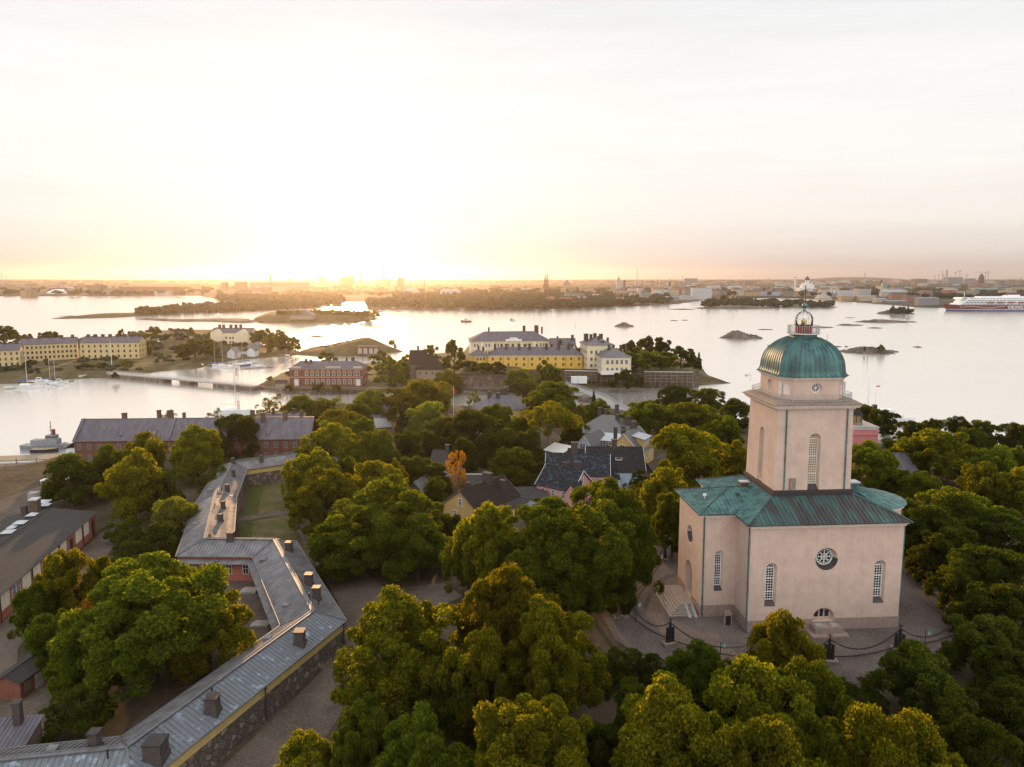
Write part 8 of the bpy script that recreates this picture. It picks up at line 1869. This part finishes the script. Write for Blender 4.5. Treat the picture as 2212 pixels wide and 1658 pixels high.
tmp = bpy.data.objects.new('tmp', fc); COL.objects.link(tmp); bpy.context.view_layer.update()
me = bpy.data.meshes.new_from_object(tmp.evaluated_get(bpy.context.evaluated_depsgraph_get())); bpy.data.objects.remove(tmp, do_unlink=True)
me.materials.clear(); me.materials.append(MATS['sign_white']); o = bpy.data.objects.new('lettering', me); COL.objects.link(o); o.parent = fy; o.location = (105, -14.15, 4.7); o.rotation_euler = (R(90), 0, 0)
# ---- villas on the wooded islets
def islet_house(label, x0, x1, yb, yt, m, rf, rh): d = 60.0 / math.tan(math.atan((yb - PY) / FPX) + PITCH); simple_box('island_villa', label, 'house', x0, x1, yb, yt, d, m, rf, depth=10, rh=rh)
islet_house('green roofed pavilion on the wooded islet', 1655, 1676, 657, 651, 'city_ochre', 'city_roof_green', 8)
islet_house('red roofed restaurant between the trees of the wooded islet', 1578, 1590, 648, 641, 'city_rose', 'city_roof_red', 6)
islet_house('small cottage in the gap of the wooded islet', 1619, 1630, 656, 652, 'city_rose', 'city_roof', 3)
islet_house('cream cottage at the left end of the right wooded islet', 1684, 1698, 658, 655, 'city_cream', 'city_roof', 2)
islet_house('long low house on the right wooded islet', 1722, 1740, 658.5, 654.5, 'city_grey', 'city_roof_light', 1)
# ---- filling: blocks of the city, each a thing
LMK = [(124, 'white dome hall'), (205, 'dark violet block'), (315, 'longest reddish hall'), (483, 'brown tower block'), (585, 'slim brown chimney'), (690, 'square tower block'), (750, 'twin towers'), (829, 'tallest chimney'), (862, 'needle spire'), (917, 'free standing chimney'), (1058, 'tent canopies'), (1180, 'twin spired church'), (1337, 'pale stepped tower'), (1376, 'observation pole'), (1447, 'small dark spire'), (1516, 'striped white office'), (1594, 'tall corner block'), (1667, 'long blue facade'), (1747, 'domed cathedral'), (1802, 'observation wheel'), (1868, 'slim horizon chimney'), (1911, 'green wrapped tower'), (1990, 'wide brown block'), (2045, 'needle topped tower'), (2122, 'dark stone tower'), (2190, 'ferry funnel')]
crnd = random.Random(77)
shore_y = [(0, 638), (430, 637), (470, 640), (520, 640), (666, 640), (740, 640), (790, 632), (850, 632), (1000, 634), (1200, 636), (1300, 634), (1450, 636), (1500, 628), (1600, 632), (1724, 632), (1800, 640), (1850, 640), (1900, 632), (2000, 640), (2212, 640)]
def ysh(x):
    for i in range(len(shore_y) - 1):
        if shore_y[i][0] <= x <= shore_y[i + 1][0]: a, c = shore_y[i], shore_y[i + 1]; return a[1] + (c[1] - a[1]) * (x - a[0]) / (c[0] - a[0])
    return 634
BL = []
for i in range(295):
    x = crnd.uniform(-5, 2217) if i % 3 == 0 else crnd.uniform(1350, 2217); y0 = 609.5; y1 = ysh(x); yb = y0 + (y1 - y0) * crnd.random() ** 1.5
    w = crnd.uniform(7, 24) * (.55 + (yb - 605) / 40); BL.append([x, yb, w, crnd.uniform(3.0, 8.5) * (.5 + (yb - 605) / 36)])
BL.sort(key=lambda a: a[1])
ORD = ['first', 'second', 'third', 'fourth', 'fifth', 'sixth', 'seventh', 'eighth', 'ninth', 'tenth', 'eleventh', 'twelfth', 'thirteenth', 'fourteenth', 'fifteenth', 'sixteenth']
cnt = {}
info = []
for x, yb, w, h in BL:
    row = 'in the front rows' if yb > 624 else ('in the middle rows' if yb > 615 else 'in the back rows')
    lx, ln = min(LMK, key=lambda a: abs(a[0] - x)); side = 'left' if x < lx else 'right'
    col = crnd.choice(['cream', 'cream', 'grey', 'white', 'brick', 'ochre', 'rose', 'brown'] if x > 900 else ['rose', 'brown', 'brick', 'cream', 'ochre'])
    info.append([x, yb, w, h, row, lx, ln, side, col])
for x, yb, w, h, row, lx, ln, side, col in info:
    same = sorted([abs(q[0] - lx) for q in info if q[4] == row and q[6] == ln and q[7] == side and q[8] == col]); k = same.index(abs(x - lx))
    lab = '%s city block %s, %s to the %s of the %s' % (col, row, ORD[k], side, ln)
    d = 50.0 / max(.0075, math.tan(math.atan((yb - PY) / FPX) + PITCH)); d = min(d, 6500)
    simple_box('city_block', lab, 'building', x - w / 2, x + w / 2, yb, yb - h, d, 'city_' + col, crnd.choice(['city_roof', 'city_roof', 'city_roof_red', 'city_roof_light', 'city_roof_green'] if x > 900 else ['city_roof', 'city_roof_red']), depth=crnd.uniform(14, 40), rh=crnd.choice([0, 0, 1.2, 1.8]), group='city blocks on the far shore')
# ---- woods that read as masses
def wood(name, label, spots, m, seed):
    rng = np.random.default_rng(seed); bm = bmesh.new(); bmesh.ops.create_icosphere(bm, subdivisions=2, radius=1.0); V0 = np.array([v.co[:] for v in bm.verts]); F0 = np.array([[v.index for v in f.verts] for f in bm.faces]); bm.free()
    Vs = []; Fs = []; o = 0
    for (x, y, z, r, h) in spots:
        v = V0.copy(); k = 1 + .28 * rng.normal(size=len(v)); v = v * np.clip(k, .5, 1.6)[:, None]
        v = v * np.array([r, r, h * .52]) + np.array([x, y, z + h * .5]); Vs.append(v); Fs.append(F0 + o); o += len(v)
    Vs = np.concatenate(Vs); Fs = np.concatenate(Fs); me = bpy.data.meshes.new(name); me.from_pydata(Vs.tolist(), [], Fs.tolist()); me.materials.append(MATS[m]); me.update()
    ob = bpy.data.objects.new(name, me); COL.objects.link(ob); ob['label'] = label; structure(ob, True); return ob
mat('far_leaves', (.026, .032, .010), .95, (.014, .017, .007), .11, mixlo=.4, mixhi=.6)
mat('far_leaves_warm', (.045, .040, .012), .95, (.024, .024, .008), .09, mixlo=.4, mixhi=.6)
def spots_px(regions, zb, seed, rr=(4, 8), hh=(8, 13)):
    rnd = random.Random(seed); out = []
    for (xa, xb, ya, yb_, n) in regions:
        for _ in range(n):
            x = rnd.uniform(xa, xb); t = (x - xa) / (xb - xa); y = rnd.uniform(ya[0] + (ya[1] - ya[0]) * t, yb_[0] + (yb_[1] - yb_[0]) * t); p = P(x, y, zb); h = rnd.uniform(*hh); out.append((p.x, p.y, zb - 1, rnd.uniform(*rr), h))
    return out
wood('shore_wood', 'wooded park along the far shore left of the villas', spots_px([(795, 850, (655, 650), (662, 663), 60), (850, 1000, (634, 634), (663, 665), 420), (1000, 1180, (636, 638), (665, 666), 520), (1180, 1330, (636, 636), (666, 660), 330), (1330, 1450, (634, 632), (658, 655), 140), (1440, 1475, (632, 630), (640, 638), 40)], 5, 1), 'far_leaves', 1)
wood('island_wood', 'trees covering the long wooded island on the left', spots_px([(300, 460, (677, 660), (679, 672), 110), (440, 690, (664, 658), (674, 661), 420)], 3, 2, (3.5, 7), (6, 12)), 'far_leaves_warm', 2)
wood('shore_wood', 'hazy wooded shore under the sun glow', spots_px([(600, 740, (640, 640), (658, 656), 260), (470, 600, (641, 640), (650, 652), 120), (620, 860, (624, 624), (640, 640), 200)], 4, 3, (5, 9), (7, 12)), 'far_leaves_warm', 3)
wood('city_trees', 'street trees and parks between the city blocks', spots_px([(900, 1500, (612, 612), (634, 630), 420), (1500, 1820, (612, 612), (636, 640), 220), (1815, 1910, (608, 608), (636, 636), 240), (1910, 2212, (612, 614), (642, 645), 460), (0, 480, (612, 612), (636, 636), 260), (480, 900, (610, 610), (626, 626), 140)], 9, 4, (5, 12), (7, 11)), 'far_leaves', 4)
wood('horizon_wood', 'flat forest along the horizon', spots_px([(0, 2212, (607, 607), (611, 611), 700)], 14, 5, (20, 45), (8, 14)), 'far_leaves', 5)
wood('islet_wood', 'trees on the left of the two wooded islets', spots_px([(1520, 1680, (653, 653), (662, 662), 130), (1560, 1625, (651, 651), (659, 659), 70)], 4, 6, (3, 6), (5, 12)), 'far_leaves', 6)
wood('islet_wood', 'trees on the right of the two wooded islets', spots_px([(1690, 1800, (652, 655), (661, 662), 120)], 4, 7, (3, 6), (4, 9)), 'far_leaves', 7)
wood('islet_wood', 'small firs on the pointed islet before the ferry bow', spots_px([(1925, 1972, (671, 671), (677, 677), 26)], 5, 8, (1.5, 3), (4, 10)), 'far_leaves', 8)
for x, y, w, h, lab in ((1532, 646, 10, 15, 'slim birch at the left end of the left wooded islet'), (1563, 637, 16, 17, 'tall spreading pine on the left wooded islet'), (1612, 643, 14, 14, 'lone pine right of the red roofed islet restaurant'), (1640, 648, 10, 9, 'small pine before the green roofed pavilion'), (1704, 648, 9, 11, 'pine at the left end of the right wooded islet'), (1720, 648, 12, 11, 'leafy tree in the middle of the right wooded islet')):
    tree('open' if 'birch' in lab else 'dark', x, y, w, h, lab, zg=4, far=True)
tree('spruce', 1962, 661, 9, 12, 'dark fir at the right end of the pointed islet', zg=5, far=True)
tree('bush', 1868, 749, 6, 4, 'small bush on the rocky islet right of the dome', zg=2.5, far=True); tree('bush', 1903, 744, 14, 5, 'green bush on top of the rocky islet right of the dome', zg=3, far=True)
# moored sailing boats far out by the spit
for i, (x, y) in enumerate(((396, 692), (403, 692.5), (412, 691.5), (420, 692), (432, 691), (448, 691), (462, 692.5), (512, 693), (519, 692), (527, 693.5), (534, 692), (540, 693))):
    sailboat(('first', 'second', 'third', 'fourth', 'fifth', 'sixth', 'seventh', 'eighth', 'ninth', 'tenth', 'eleventh', 'last')[i] + ' tiny sailing boat from the left moored behind the rocky spit', x, y, 11, R(20 * i), 14, group='boats moored behind the rocky spit', simple=True)
# sea marks
for x, y, h, lab in ((1243, 708, 5, 'leaning spar buoy in the strait above the flag'), (1583, 689, 6, 'dark spar buoy right of the far villas'), (1786, 735, 7, 'spar buoy left of the dome'), (502, 704, 5, 'spar buoy left of the fort island'), (1872, 767, 8, 'curved stake below the rocky islet right of the dome')):
    if y == 767: x, y = 1873, 780
    t = thing('spar_buoy', lab, 'buoy', tuple(at(x, y, 0)) + (-.5,)); b = MB(); b.cyl((0, 0, 0), (.5, 0, h), .22, .14, 6); b.build('spar', 'buoy_red', t)
# scrub on the heath of the near islands
def scrub(name, label, poly, zf, n, seed, m, rr, hh):
    rnd = random.Random(seed); xs = [p[0] for p in poly]; ys = [p[1] for p in poly]; out = []; PA = np.array([[0.0]])
    while len(out) < n:
        x, y = rnd.uniform(min(xs), max(xs)), rnd.uniform(min(ys), max(ys)); X, Y = np.array([[x]]), np.array([[y]]); d = poly_dist(X, Y, poly)
        if d[0, 0] < 5: continue
        if vnoise(X, Y, 18, seed)[0, 0] < .52: continue
        out.append((x, y, float(min(zf(X, Y, d)[0, 0], .25 + d[0, 0] * .22)) - .4, rnd.uniform(*rr), rnd.uniform(*hh)))
    return wood(name, label, out, m, seed)
scrub('scrub', 'low scrub on the grassy western island', WEST, h_we, 420, 21, 'far_leaves', (1.2, 3.4), (1.2, 3.6))
scrub('scrub', 'low scrub on the grassy mound', MOUND, h_mo, 60, 22, 'far_leaves_warm', (.8, 1.8), (.6, 1.4))
scrub('scrub', 'low scrub on the middle island', [p for p in ACAD], lambda X, Y, D: h_ac(X, Y, D) * 0 + np.where(poly_dist(X, Y, YARD) > -6, -9, 2.6), 150, 23, 'far_leaves', (.8, 2.4), (.8, 2.4))
